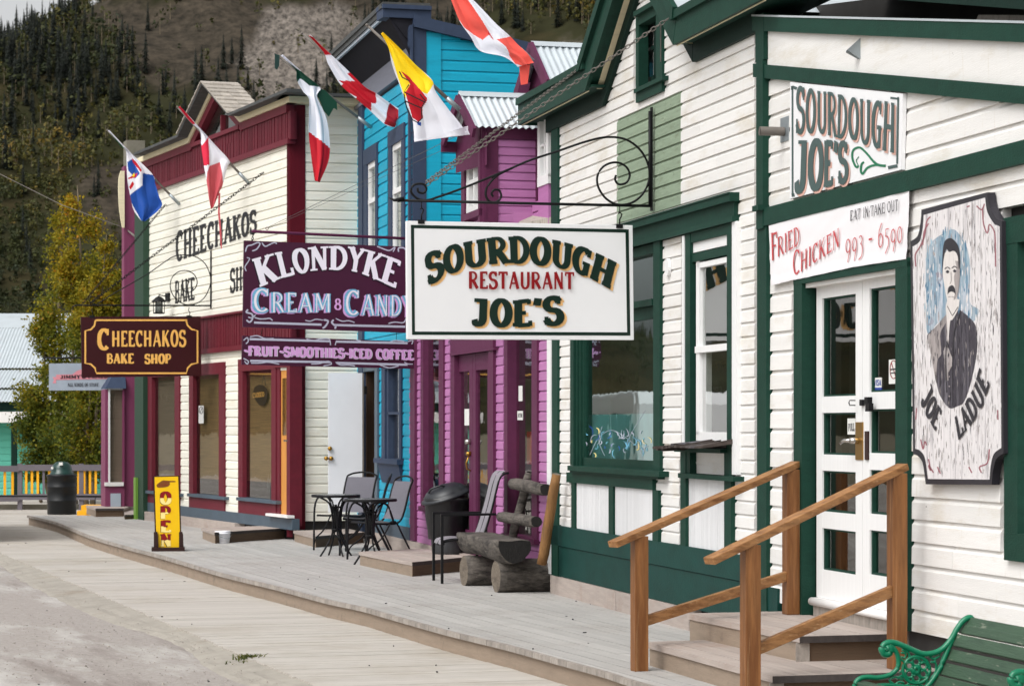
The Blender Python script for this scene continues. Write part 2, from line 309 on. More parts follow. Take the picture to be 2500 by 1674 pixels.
# ---------------------------------------------------------------- clapboards
def spans(poly, z):
    xs = []
    for i in range(len(poly)):
        (a,b),(c,d) = poly[i], poly[(i+1)%len(poly)]
        if (b <= z) != (d <= z): xs.append(a+(z-b)*(c-a)/(d-b))
    xs.sort(); return [(xs[i],xs[i+1]) for i in range(0,len(xs)-1,2)]
def siding(mb, fr, poly, holes, h, th=.02, back=-.02, z0=None, inv=None):
    za = min(p[1] for p in poly) if z0 is None else z0; zt = max(p[1] for p in poly); k = 0
    while za+k*h < zt:
        z = za+k*h; zm = z+h*.5; k += 1
        if zm > zt: break
        iv = spans(poly, zm)
        for (a,b,c,d) in holes:
            if c < zm < d:
                nv = []
                for s_,e in iv:
                    if e <= a or s_ >= b: nv.append((s_,e)); continue
                    if s_ < a: nv.append((s_,a))
                    if e > b: nv.append((b,e))
                iv = nv
        if True:
            nv = []
            for s_,e in iv:
                if e-s_ > 1.6 and random.random() < .55: q_ = s_+(e-s_)*random.uniform(.2,.8); nv += [(s_,q_-.0018),(q_+.0018,e)]
                else: nv.append((s_,e))
            iv = nv
        for s_,e in iv:
            if e-s_ < .01: continue
            mb.rv = random.random(); nseg = max(1,int((e-s_)/.7)); rings = []
            joint = s_+(e-s_)*random.uniform(.25,.75) if (e-s_) > 2.2 and random.random() < .6 else None
            us = [s_+(e-s_)*i/nseg for i in range(nseg+1)]
            for u in us:
                dz = .0035*noise.noise((u*.9, k*3.3, fr.p[0])); dn = .0022*noise.noise((u*1.3, k*7.7, 5))
                rings.append([mb.av(fr.P(u, n_, q)) for n_,q in ((back,z+dz+.001),(th+dn,z+dz),(th*.92+dn,z+h*.74+dz),(th*.4,z+h*.86+dz),(th*.22,z+h-.0005),(back,z+h-.0005))])
            for i in range(nseg):
                if joint and us[i] <= joint < us[i+1]: mb.rv = random.random()
                for j in range(6): mb.af([rings[i][j],rings[i][(j+1)%6],rings[i+1][(j+1)%6],rings[i+1][j]])
            mb.af(rings[0]); mb.af(rings[-1][::-1])
def hole(fr, xa, xb, yt, yb, n=0, ref=None):
    ref = xa if ref is None else ref; a,b = sorted((fr.u(xa,n),fr.u(xb,n))); return (a,b,fr.z(ref,yb,n),fr.z(ref,yt,n))

# ---------------------------------------------------------------- painted lettering
def ar(cx,cy,rx,ry,a0,a1,n=14): return [(cx+rx*math.cos(R(a0+(a1-a0)*i/n)), cy+ry*math.sin(R(a0+(a1-a0)*i/n))) for i in range(n+1)]
SP = ar(.31,.74,.21,.22,15,270,12)+ar(.31,.27,.23,.25,90,-165,12)[1:]
GL = {
 'A':(.74,[([(.1,0),(.37,1)],.6),([(.36,1),(.64,0)],1),([(.2,.33),(.54,.33)],.5)],[(.1,0),(.64,0)]),
 'B':(.64,[([(.14,0),(.14,1)],1),([(.14,.96)]+ar(.3,.74,.2,.22,90,-90)+[(.14,.52)],.7),([(.14,.5)]+ar(.32,.27,.24,.24,90,-90)+[(.14,.04)],.75)],[(.12,0),(.12,1)]),
 'C':(.62,[(ar(.34,.5,.25,.46,48,312,18),1),([(.52,1),(.52,.7)],.5)],[]),
 'D':(.68,[([(.14,0),(.14,1)],1),([(.14,.96),(.26,.96)]+ar(.26,.5,.32,.46,90,-90,14)+[(.14,.04)],.85)],[(.12,0),(.12,1)]),
 'E':(.6,[([(.15,0),(.15,1)],1),([(.15,.95),(.5,.95)],.6),([(.15,.51),(.4,.51)],.55),([(.15,.05),(.52,.05)],.6),([(.5,1),(.5,.82)],.5),([(.53,0),(.53,.2)],.5)],[(.12,0),(.12,1)]),
 'F':(.58,[([(.15,0),(.15,1)],1),([(.15,.95),(.5,.95)],.6),([(.15,.51),(.42,.51)],.55),([(.5,1),(.5,.76)],.55)],[(.15,0),(.12,1)]),
 'G':(.68,[(ar(.35,.5,.26,.46,48,305,18),1),([(.54,1),(.54,.72)],.5),([(.52,.45),(.52,.02)],.9),([(.36,.44),(.64,.44)],.5)],[]),
 'H':(.76,[([(.16,0),(.16,1)],1),([(.58,0),(.58,1)],1),([(.16,.5),(.58,.5)],.55)],[(.16,0),(.16,1),(.58,0),(.58,1)]),
 'I':(.34,[([(.17,0),(.17,1)],1)],[(.17,0),(.17,1)]),
 'J':(.54,[([(.36,1),(.36,.26)]+ar(.21,.26,.15,.22,0,-170,8),1)],[(.34,1),(.2,1)]),
 'K':(.72,[([(.15,0),(.15,1)],1),([(.56,1),(.17,.42)],.55),([(.28,.6),(.6,0)],1)],[(.15,0),(.15,1),(.57,1),(.6,0)]),
 'L':(.6,[([(.15,0),(.15,1)],1),([(.15,.05),(.52,.05)],.6),([(.53,0),(.53,.3)],.55)],[(.15,0),(.15,1)]),
 'M':(.9,[([(.14,0),(.14,1)],.6),([(.16,1),(.44,.15)],1),([(.44,.15),(.7,1)],.55),([(.74,0),(.74,1)],1)],[(.14,0),(.12,1),(.74,0),(.76,1)]),
 'N':(.74,[([(.14,0),(.14,1)],.6),([(.14,1),(.58,.02)],1),([(.58,0),(.58,1)],.6)],[(.14,0),(.1,1),(.58,1)]),
 'O':(.68,[(ar(.34,.5,.25,.47,0,360,24),1)],[]),
 'P':(.62,[([(.14,0),(.14,1)],1),([(.14,.96)]+ar(.3,.7,.23,.26,90,-90)+[(.14,.44)],.75)],[(.14,0),(.12,1)]),
 'R':(.7,[([(.14,0),(.14,1)],1),([(.14,.96)]+ar(.3,.73,.22,.23,90,-90)+[(.14,.5)],.75),([(.3,.5),(.44,.3),(.6,.02)],1)],[(.14,0),(.12,1),(.63,0)]),
 'S':(.62,[(SP,1),([(.5,1),(.5,.72)],.5),([(.09,0),(.09,.3)],.5)],[]),
 'T':(.66,[([(.33,0),(.33,1)],1),([(.06,.95),(.6,.95)],.6),([(.07,1),(.07,.78)],.5),([(.59,1),(.59,.78)],.5)],[(.33,0)]),
 'U':(.72,[([(.15,1),(.15,.3)]+ar(.36,.3,.21,.26,180,360,12)+[(.57,1)],.9)],[(.15,1),(.57,1)]),
 'V':(.68,[([(.1,1),(.34,0)],1),([(.6,1),(.34,0)],.6)],[(.1,1),(.6,1)]),
 'Y':(.7,[([(.1,1),(.35,.48)],1),([(.6,1),(.35,.48)],.6),([(.35,.5),(.35,0)],1)],[(.1,1),(.6,1),(.35,0)]),
 'X':(.64,[([(.1,1),(.56,0)],1),([(.56,1),(.1,0)],.6)],[]),
 '&':(.6,[(ar(.3,.72,.15,.2,0,360,16),.7),(ar(.3,.27,.2,.23,0,360,16),.8)],[]),
 "'":(.22,[([(.14,1),(.08,.74)],1)],[]), '.':(.24,[([(.12,.42),(.12,.54)],.8)],[]), '-':(.44,[([(.06,.45),(.38,.45)],.7)],[]), ' ':(.36,[],[]),
 '~':(.42,[([(.04,.42),(.13,.54),(.22,.48),(.31,.42),(.4,.54)],.7)],[]),
 '0':(.58,[(ar(.29,.36,.2,.33,0,360,20),.6)],[]),
 '9':(.56,[(ar(.28,.38,.19,.27,0,360,18),.6),([(.47,.4),(.44,.1),(.3,-.3)],.6)],[]),
 '6':(.56,[(ar(.28,.3,.19,.28,0,360,18),.6),([(.09,.35),(.14,.7),(.36,1.02)],.6)],[]),
 '5':(.52,[([(.44,.72),(.16,.72),(.14,.42)]+ar(.24,.16,.2,.26,100,-60,10)+[(.14,-.3)],.6)],[]),
 '3':(.5,[(ar(.24,.52,.16,.16,150,-80,8)+ar(.24,.06,.2,.3,90,-60,8)+[(.1,-.3)],.6)],[]),
}
def text(mb, fr, s, samples, th=.15, n=.01, mi=0, serif=.13, track=.04, dx=0, dy=0, shy=None, clip=None, slant=0, sh=.07):
    """samples: (t, bottom px,py, top px,py) in photo pixels; letters laid between them and painted on the frame at offset n"""
    W = sum(GL[c][0]+track for c in s)
    def warp(x, y):
        t = max(0,min(1,x/W))
        for i in range(len(samples)-1):
            a,b = samples[i],samples[i+1]
            if t <= b[0] or i == len(samples)-2: break
        q = (t-a[0])/(b[0]-a[0]); q = max(0,min(1,q))
        bx,by,tx,ty = [a[j]+(b[j]-a[j])*q for j in range(1,5)]
        return fr.uz(bx+(tx-bx)*y+dx, by+(ty-by)*y+dy, n)
    x0 = 0; k = 0; keep = mb.mi; mb.mi = mi
    for c in s:
        wd,st,se = GL[c]
        def stroke(pts, hw):
            nonlocal k
            P = [];
            if len(pts) == 2 and abs(pts[0][1]-pts[1][1])+abs(pts[0][0]-pts[1][0]) > .3: pts = [pts[0],((pts[0][0]+pts[1][0])/2,(pts[0][1]+pts[1][1])/2),pts[1]]
            closed = pts[0] == pts[-1] or (abs(pts[0][0]-pts[-1][0])+abs(pts[0][1]-pts[-1][1])) < 1e-6
            for i,(x,y) in enumerate(pts):
                a = pts[i-1] if i else (pts[-2] if closed else pts[0]); b = pts[i+1] if i < len(pts)-1 else (pts[1] if closed else pts[-1])
                tx,ty = b[0]-a[0], b[1]-a[1]; l = math.hypot(tx,ty) or 1
                q = hw*(.62+.38*abs(ty/l)) if len(pts) > 6 else hw
                P.append(((x-ty/l*q, y+tx/l*q),(x+ty/l*q, y-tx/l*q)))
            nn = n+k*.00012; k += 1
            for i in range(len(P)-1):
                if clip is not None and pts[i][1]*.5+pts[i+1][1]*.5 < clip: continue
                mb.flat(fr, [warp(x0+p[0]+slant*p[1], p[1]) for p in (P[i][0],P[i+1][0],P[i+1][1],P[i][1])], nn)
        for pts,wt in st: stroke(pts, th*wt/2)
        if serif:
            for (sx,sy) in se: stroke([(sx-serif,sy+(sh/2 if sy < .5 else -sh/2)),(sx+serif,sy+(sh/2 if sy < .5 else -sh/2))], sh/2)
        x0 += wd+track
    mb.mi = keep
def pline(mb, fr, pts, wpx, n, mi=0):                 # a painted line through photo pixels, width(s) in px
    keep = mb.mi; mb.mi = mi
    ws = wpx if isinstance(wpx,(list,tuple)) else [wpx]*len(pts); P = []
    for i,(x,y) in enumerate(pts):
        a = pts[max(i-1,0)]; b = pts[min(i+1,len(pts)-1)]; tx,ty = b[0]-a[0], b[1]-a[1]; l = math.hypot(tx,ty) or 1
        P.append(((x-ty/l*ws[i]/2, y+tx/l*ws[i]/2),(x+ty/l*ws[i]/2, y-tx/l*ws[i]/2)))
    for i in range(len(P)-1): mb.flat(fr, [fr.uz(*p,n) for p in (P[i][0],P[i+1][0],P[i+1][1],P[i][1])], n)
    mb.mi = keep
def ppoly(mb, fr, pts, n, mi=0):
    keep = mb.mi; mb.mi = mi; mb.flat(fr, [fr.uz(x,y,n) for x,y in pts], n); mb.mi = keep
def curve(pts, n=8):                                  # Catmull-Rom through points
    out = []; P = [pts[0]]+list(pts)+[pts[-1]]
    for i in range(1,len(P)-2):
        p0,p1,p2,p3 = P[i-1],P[i],P[i+1],P[i+2]
        for k in range(n):
            t = k/n; out.append(tuple(.5*((2*b)+(-a+c)*t+(2*a-5*b+4*c-d)*t*t+(-a+3*b-3*c+d)*t**3) for a,b,c,d in zip(p0,p1,p2,p3)))
    out.append(tuple(pts[-1])); return out
# ================================================================ SETTING: ground, street, boardwalk, deck, hill
J = Frame((5.616-.2154*12, 12), (-.2154, 1))           # restaurant, pink shop and blue house share this wall line
S_DIR = (-.292, .9564); P_DIR = (.9564, .292)           # along the street / across it
mat('ground_soil', srgb(120,112,92), .95, .2, .3, bump=.3, dirt=(srgb(84,88,56),.2,.5,(1,1,1),.6))
mat('street_dirt', srgb(156,149,143), .95, .16, 28, bump=.9, bs=60, rot=107, dirt=(srgb(192,189,184),.7,.48,(.5,1.7,1),.95), streak=(srgb(124,114,108),.6,.52,(.3,2,1),.75), chip=(srgb(100,90,80),20,.75))
mat('sand', srgb(154,148,138), .95, .14, 3, bump=.9, bs=30, dirt=(srgb(128,112,94),1.2,.58,(1,1,1),.8), chip=(srgb(80,70,58),14,.72))
b = MB(); b.quad((-900,-60,-.1),(900,-60,-.1),(900,1400,-.1),(-900,1400,-.1)); kind(b.build('ground','ground_soil'),'structure')
b = MB(); N_ = 60
sx0 = lambda Y: -1.26-.3055*(Y-17.17)
for i in range(N_):
    Ya, Yb = -5+i*2, -3+i*2; b.quad((sx0(Ya)-14,Ya,-.055),(sx0(Ya)+.6,Ya,-.055),(sx0(Yb)+.6,Yb,-.055),(sx0(Yb)-14,Yb,-.055))
kind(b.build('street','street_dirt'),'structure')
b = MB(); prev = None; Y = 9.0
while Y < 60:
    wd = .3+.16*noise.noise((Y*.35,1,2))+.05*noise.noise((Y*2.3,4,2)); wd = max(.1,wd+.18*max(0,1-abs(Y-27)/6))
    row = []
    for j in range(7):
        q = j/6; x = sx0(Y)+.02-wd*q; z = -.005-.047*q+.012*noise.noise((Y*3,j*.9,1))*(q*(1-q)*4)
        if j == 6: z = -.06
        row.append((x,Y,z))
    if prev:
        for j in range(6): b.quad(prev[j],prev[j+1],row[j+1],row[j])
    prev = row; Y += .12
kind(b.build('sand_verge','sand'),'structure')
# boardwalk of cross planks
b = MB(); t = -9.0
while t < 46:
    pw = .138; jx = random.uniform(-.012,.012); b.rv = random.random()
    o = (-1.26+S_DIR[0]*t, 17.17+S_DIR[1]*t); zt = random.uniform(-.0015,.0015)
    gap = (.0025 if random.random() < .6 else .005) if random.random() > .02 else .02
    L_ = 5.2
    q = lambda a,l: (o[0]+S_DIR[0]*a+P_DIR[0]*l, o[1]+S_DIR[1]*a+P_DIR[1]*l)
    b.slab([q(0,jx),q(0,L_),q(pw-gap,L_),q(pw-gap,jx)], -.045, zt); t += pw
b.rv = .1; e0 = (-1.24-S_DIR[0]*9, 17.17-S_DIR[1]*9)
kind(b.build('boardwalk','walk_board'),'structure')
# raised deck: long boards following its front edge
DZ = .16
edge_px = [(70,1257.5),(140,1274),(219,1306),(319,1335),(410,1359),(546,1398.6),(683,1431),(800,1462),(890,1481),(966,1502),(1100,1539),(1246,1574),(1374,1609),(1487,1639.5),(1564,1664)]
FE = [gnd(x,y,DZ) for x,y in edge_px]; FE += [(FE[-1][0]+.62, FE[-1][1]-2.0)]
FE = curve(FE, 3)
def clipp(poly, a, n_, keep=1):                        # keep the side of line through a with normal n_
    out = []
    for i in range(len(poly)):
        p,q = poly[i], poly[(i+1)%len(poly)]; dp = ((p[0]-a[0])*n_[0]+(p[1]-a[1])*n_[1])*keep; dq = ((q[0]-a[0])*n_[0]+(q[1]-a[1])*n_[1])*keep
        if dp >= 0: out.append(p)
        if (dp >= 0) != (dq >= 0): t_ = dp/(dp-dq); out.append((p[0]+(q[0]-p[0])*t_, p[1]+(q[1]-p[1])*t_))
    return out
back = [(3.2,13.9),(1.6,24.5),(.2,32),(-1.2,36),(-2.9,45.1)]
deck_poly = FE+back
dn = (P_DIR[0],P_DIR[1]); base = FE[0]
def lat(p): return (p[0]-base[0])*dn[0]+(p[1]-base[1])*dn[1]
def lon(p): return (p[0]-base[0])*S_DIR[0]+(p[1]-base[1])*S_DIR[1]
b = MB(); lo = min(lat(p) for p in deck_poly); hi = max(lat(p) for p in deck_poly); x = lo
inner = deck_poly
while x < hi:
    pa = (base[0]+dn[0]*x, base[1]+dn[1]*x); pb = (base[0]+dn[0]*(x+.131), base[1]+dn[1]*(x+.131))
    c = clipp(clipp(inner, pa, dn, 1), pb, dn, -1)
    if len(c) > 2:
        s0 = min(lon(p) for p in c); s1 = max(lon(p) for p in c); s = s0-random.uniform(0,3)
        while s < s1:
            e = s+random.choice([3.0,3.6,4.2])
            qa = (base[0]+S_DIR[0]*s, base[1]+S_DIR[1]*s); qb = (base[0]+S_DIR[0]*(e-.006), base[1]+S_DIR[1]*(e-.006))
            d = clipp(clipp(c, qa, S_DIR, 1), qb, S_DIR, -1)
            if len(d) > 2: b.rv = random.random(); b.slab(d, DZ-.035, DZ+random.uniform(-.001,.001))
            s = e
    x += .14
deck = b.build('deck','deck_board'); kind(deck,'structure')
b = MB(); off = lambda p,q: (p[0]-P_DIR[0]*q, p[1]-P_DIR[1]*q)
k = 0
for i in range(len(FE)-1):                             # nosing made of cut board ends, riser below
    a,c = FE[i],FE[i+1]; n_ = max(1,int(math.dist(a,c)/.14))
    for j in range(n_):
        p = tuple(a[m_]+(c[m_]-a[m_])*j/n_ for m_ in (0,1)); q = tuple(a[m_]+(c[m_]-a[m_])*(j+.97)/n_ for m_ in (0,1)); b.rv = random.random()
        b.slab([p,q,off(q,-.05-random.uniform(0,.01)),off(p,-.05)][::-1] if False else [off(p,.03),off(q,.03),off(q,-.004),off(p,-.004)], DZ-.036, DZ+.002)
kind(b.build('deck_nosing','nosing'),'structure')
b = MB()
for i in range(len(FE)-1):
    a,c = FE[i],FE[i+1]; b.rv = (.35,.6,.5,.75)[i//4%4]
    b.slab([off(a,0),off(c,0),off(c,-.03),off(a,-.03)], -.04, DZ-.037)
a = FE[0]; b.rv = .3; b.slab([a,(a[0]+2.6,a[1]+.55),(a[0]+2.6,a[1]+.6),(a[0],a[1]+.05)], -.04, DZ-.037)
kind(b.build('deck_riser','riser'),'structure')

# ---------------------------------------------------------------- hill
def hill_z(x, y):
    s = max(0,(y-430))*.3 if y < 520 else 27+(y-520)*.52
    q = x/y*FPX+CX                                      # bearing of the spot: the ridge climbs to the right
    e = .1405+.00009*q+.003*noise.noise((q*.006,2,2)) if q > 0 else .1405+.00005*q
    m = min(s, max(20,e*y-2)) if q > -2500 else min(s,.05*y)
    rough = 7*noise.noise((x*.018,y*.018,0))+3*noise.noise((x*.06,y*.06,2))+1.2*noise.noise((x*.17,y*.17,5))
    return -1+m+rough*min(1,max(0,(y-450)/60))*(.5 if m < s else 1)
ppx = lambda x,y,z: (CX+x/y*FPX, HY-(z-H)/y*FPX)
def inpoly(px,py,P):
    c = False
    for i in range(len(P)):
        (a,b_),(c_,d) = P[i],P[i-1]
        if (b_ > py) != (d > py) and px < (c_-a)*(py-b_)/(d-b_)+a: c = not c
    return c
SCREE = [(610,90),(660,30),(740,10),(830,20),(900,70),(840,150),(770,230),(720,330),(650,270),(590,170)]
SCREE2 = [(1210,110),(1290,90),(1400,60),(1430,110),(1390,220),(1300,330),(1180,220)]
BARE = [(180,20),(330,-10),(560,-30),(700,40),(640,160),(520,150),(420,170),(330,120),(260,60)]
BARE2 = [(420,60),(600,90),(680,10),(860,-30),(1170,-30),(1170,140),(1000,80),(900,90),(760,300),(700,330),(640,330),(520,190),(360,230),(300,150)]
DARKROCK = [(180,420),(330,380),(330,640),(250,560),(200,520)]
me = bpy.data.meshes.new('hill'); gx = [-640+i*12 for i in range(38)]+[-184+i*2.4 for i in range(170)]; gy = [432+j*3.2 for j in range(160)]
vs = [(x,y,hill_z(x,y)) for y in gy for x in gx]; W_ = len(gx)
fs = [(j*W_+i,j*W_+i+1,(j+1)*W_+i+1,(j+1)*W_+i) for j in range(len(gy)-1) for i in range(W_-1)]
me.from_pydata(vs,[],fs); me.polygons.foreach_set('use_smooth',[True]*len(fs))
ca = me.color_attributes.new('cover','FLOAT_COLOR','POINT')
for i,(x,y,z) in enumerate(vs):
    px,py = ppx(x,y,z); sc = ba = 0.0
    if -60 < px < 1600 and py > -120:
        for k in range(5):
            jx = px+60*noise.noise((x*.05,y*.05,7))+26*noise.noise((x*.21,y*.21,k*3.3)); jy = py+60*noise.noise((x*.05,y*.05,17))+26*noise.noise((x*.21,y*.21,k*5.1))
            sc += .2 if inpoly(jx,jy,SCREE) or inpoly(jx,jy,SCREE2) else 0.0; ba += .2 if inpoly(jx,jy,BARE) or inpoly(jx,jy,BARE2) or inpoly(jx,jy,DARKROCK) else 0.0
    ca.data[i].color = (sc, ba, 0, 1)
m = mat('hill_cover', srgb(46,46,30), .95, .5, .05, bump=1.0, bs=.5, dirt=(srgb(72,62,42),.03,.5,(1,1,1),.7))
N = m.node_tree.nodes; L = m.node_tree.links; p = N['Principled BSDF']; src = p.inputs['Base Color'].links[0].from_socket
p.inputs['Specular IOR Level'].default_value = .05
a = N.new('ShaderNodeAttribute'); a.attribute_name = 'cover'; sp = N.new('ShaderNodeSeparateColor'); L.new(a.outputs['Color'], sp.inputs[0])
def rock(c1, c2, sc_, stx):
    tc = N.new('ShaderNodeTexCoord'); mp = N.new('ShaderNodeMapping'); mp.inputs['Scale'].default_value = stx; L.new(tc.outputs['Object'],mp.inputs[0])
    n1 = N.new('ShaderNodeTexNoise'); n1.inputs['Scale'].default_value = sc_; n1.inputs['Detail'].default_value = 10; n1.inputs['Roughness'].default_value = .75; L.new(mp.outputs[0],n1.inputs['Vector'])
    r_ = N.new('ShaderNodeValToRGB'); r_.color_ramp.elements[0].position = .36; r_.color_ramp.elements[1].position = .66; r_.color_ramp.elements[0].color = (*c1,1); r_.color_ramp.elements[1].color = (*c2,1); L.new(n1.outputs[0],r_.inputs[0]); return r_.outputs[0]
x1 = N.new('ShaderNodeMix'); x1.data_type = 'RGBA'; L.new(sp.outputs[1],x1.inputs[0]); L.new(src,x1.inputs[6]); L.new(rock(srgb(38,36,31),srgb(78,70,60),.3,(1,1,1)),x1.inputs[7])
x2 = N.new('ShaderNodeMix'); x2.data_type = 'RGBA'; L.new(sp.outputs[0],x2.inputs[0]); L.new(x1.outputs[2],x2.inputs[6]); L.new(rock(srgb(50,47,44),srgb(140,131,122),.55,(1.3,.45,.8)),x2.inputs[7])
L.new(x2.outputs[2],p.inputs['Base Color'])
me.materials.append(m); hill = bpy.data.objects.new('hill',me); scene.collection.objects.link(hill); kind(hill,'structure')

# spruces and aspens on the hill
def spruce_mesh(seed, hgt):
    rnd = random.Random(seed); b = MB(); b.tube([(0,0,0),(0,0,hgt*.98)],[.12,.02],5); b.m = [1]*len(b.m)
    for i in range(26):
        q = i/25; z = hgt*(.06+.92*q); rad = (hgt*.135*(1-q)**.8+.1)*rnd.uniform(.75,1.2); b.rv = rnd.random()
        k = 7; off_ = rnd.random()*6
        for j in range(k):
            a0 = off_+2*math.pi*j/k; rr = rad*rnd.uniform(.6,1.2)
            b.mi = 0; b.quad((0,0,z+.32),(math.cos(a0-.35)*rr*.6,math.sin(a0-.35)*rr*.6,z-.15),(math.cos(a0)*rr,math.sin(a0)*rr,z-.35*rnd.uniform(.5,1.4)),(math.cos(a0+.35)*rr*.6,math.sin(a0+.35)*rr*.6,z-.15))
    return b
protos = []
rnd = random.Random(5); spots = []
def spruce_label(px,py):
    if py < 90 and px < 420: return 'dark narrow spruce on the skyline at the upper left of the hillside'
    if px < 300 and py < 300: return 'dark narrow spruce in the dense stand on the upper left slope'
    if px < 330: return 'dark narrow spruce on the lower left slope above the birches'
    if px < 650: return 'dark narrow spruce on the open slope above the cream building'
    return 'dark narrow spruce on the rocky slope above the blue house'
def forest_density(px,py):
    if px < 0-30 or py < -80 or py > 800: return 0
    if inpoly(px,py,SCREE) or inpoly(px,py,SCREE2): return .008
    if inpoly(px,py,BARE): return .04
    if inpoly(px,py,BARE2) or inpoly(px,py,DARKROCK): return .16 if px < 800 else .45
    if px < 300 and py < 300: return 1.0
    if py < 420: return .5
    return .22
while len(spots) < 620:
    x = rnd.uniform(-160,70); y = rnd.uniform(470,790); z = hill_z(x,y); px,py = ppx(x,y,z)
    if px > 1500 or noise.noise((x*.04,y*.04,9)) < -.12 or rnd.random() > forest_density(px,py): continue
    spots.append((y,x,z,px,py))
spots.sort()
vis = [s for s in spots if not (330 < s[3] < 1000 and s[4] > 300) and s[4] > -60]
rest = []
cnt = 0
for (y,x,z,px,py) in spots:
    hgt = rnd.uniform(5,10.5)*(1.1 if y > 600 else .9)
    if (y,x,z,px,py) in vis[:150] or (py < 120 and px < 420 and cnt < 240):
        cnt += 1
        if len(protos) < 6:
            root = thing('spruce_tree',spruce_label(px,py),'spruce',(x,y,z-.3),'spruces scattered over the hillside')
            bb = spruce_mesh(len(protos),9); T_ = bb.v; bb.v = [p+Vector((x,y,z-.3)) for p in T_]
            tr = MB(); nq = [i for i in range(len(bb.f)) if bb.m[i] == 1]
            tr.v = bb.v; tr.f = [bb.f[i] for i in nq]; tr.m = [0]*len(nq); tr.r = [.5]*len(nq); tr.sm = [False]*len(nq)
            cr = MB(); nq = [i for i in range(len(bb.f)) if bb.m[i] == 0]
            cr.v = bb.v; cr.f = [bb.f[i] for i in nq]; cr.m = [0]*len(nq); cr.r = [bb.r[i] for i in nq]; cr.sm = [False]*len(nq)
            tr.build('trunk','bark',root); cr.build('crown','spruce_leaf',root,fixn=False); protos.append(root)
            root.scale = (hgt/9,)*3
        else:
            c = copy_tree(protos[cnt%6],(x,y,z-.3),rnd.random()*6,spruce_label(px,py)); c.scale = (hgt/9*rnd.uniform(.7,1.15),)*2+(hgt/9,)
    else: rest.append((x,y,z,hgt))
b = MB()
for i,(x,y,z,hgt) in enumerate(rest):
    s = spruce_mesh(i%9,hgt); o = len(b.v); b.v += [p+Vector((x,y,z-.3)) for p in s.v]
    for j,f_ in enumerate(s.f): b.f.append([k+o for k in f_]); b.m.append(s.m[j]); b.r.append(s.r[j]); b.sm.append(False)
kind(b.build('far_spruce_wood',['spruce_leaf','bark'],fixn=False),'stuff')
b = MB(); n_ = 0; 
while n_ < 9800:
    x = (rnd.uniform(-110,-20) if n_ > 7200 else rnd.uniform(-170,70)) if rnd.random() < .9 else rnd.uniform(-420,-170); y = rnd.uniform(450,780) if n_ <= 7200 else rnd.uniform(450,590); z = hill_z(x,y); px,py = ppx(x,y,z)
    if px > 1500: continue
    nz = noise.noise((x*.03,y*.03,33))
    if inpoly(px,py,SCREE) or inpoly(px,py,SCREE2): pr = .015
    elif inpoly(px,py,BARE): pr = .05
    elif inpoly(px,py,BARE2) or inpoly(px,py,DARKROCK): pr = .16
    else: pr = .75+nz*1.2
    if px < -40: pr = .6
    if rnd.random() > pr: n_ += 0 if pr > .1 else .02; continue
    n_ += 1; low = py > 430
    hgt = rnd.uniform(1.2,3.4) if low or rnd.random() < .3 else rnd.uniform(3,6.5); rad = hgt*rnd.uniform(.28,.4)
    cv = min(1,max(0,.38+.55*noise.noise((x*.025,y*.025,51))+rnd.gauss(0,.14)+(.18 if rnd.random() < .12 else 0)))
    if py < 420 and rnd.random() < .5: b.rv = .4; b.mi = 1; b.quad((x-.09,y,z),(x+.09,y,z),(x+.05,y,z+hgt*.8),(x-.05,y,z+hgt*.8)); b.mi = 0
    for j in range(20):
        a0 = rnd.random()*6.28; q = rnd.random()**.5*rad; hz = z+hgt*(.3 if hgt > 3 else .05)+rnd.random()*hgt*.7; sh_ = 1-abs((hz-z)/hgt-.55)*1.1; q *= max(.25,sh_)
        c = Vector((x+math.cos(a0)*q,y+math.sin(a0)*q,hz)); s_ = rnd.uniform(.16,.42)*(hgt/4)**.5
        u_ = Vector((rnd.uniform(-1,1),rnd.uniform(-1,1),rnd.uniform(-1,1))).normalized()*s_; v_ = Vector((rnd.uniform(-1,1),rnd.uniform(-1,1),rnd.uniform(-1,1))).normalized()*s_
        b.rv = min(1,max(0,cv+rnd.gauss(0,.08))); b.quad(c-u_-v_*.5,c+u_-v_,c+u_*.6+v_,c-u_+v_*.7)
kind(b.build('hillside_brush',['aspen_leaf','bark'],fixn=False),'stuff')

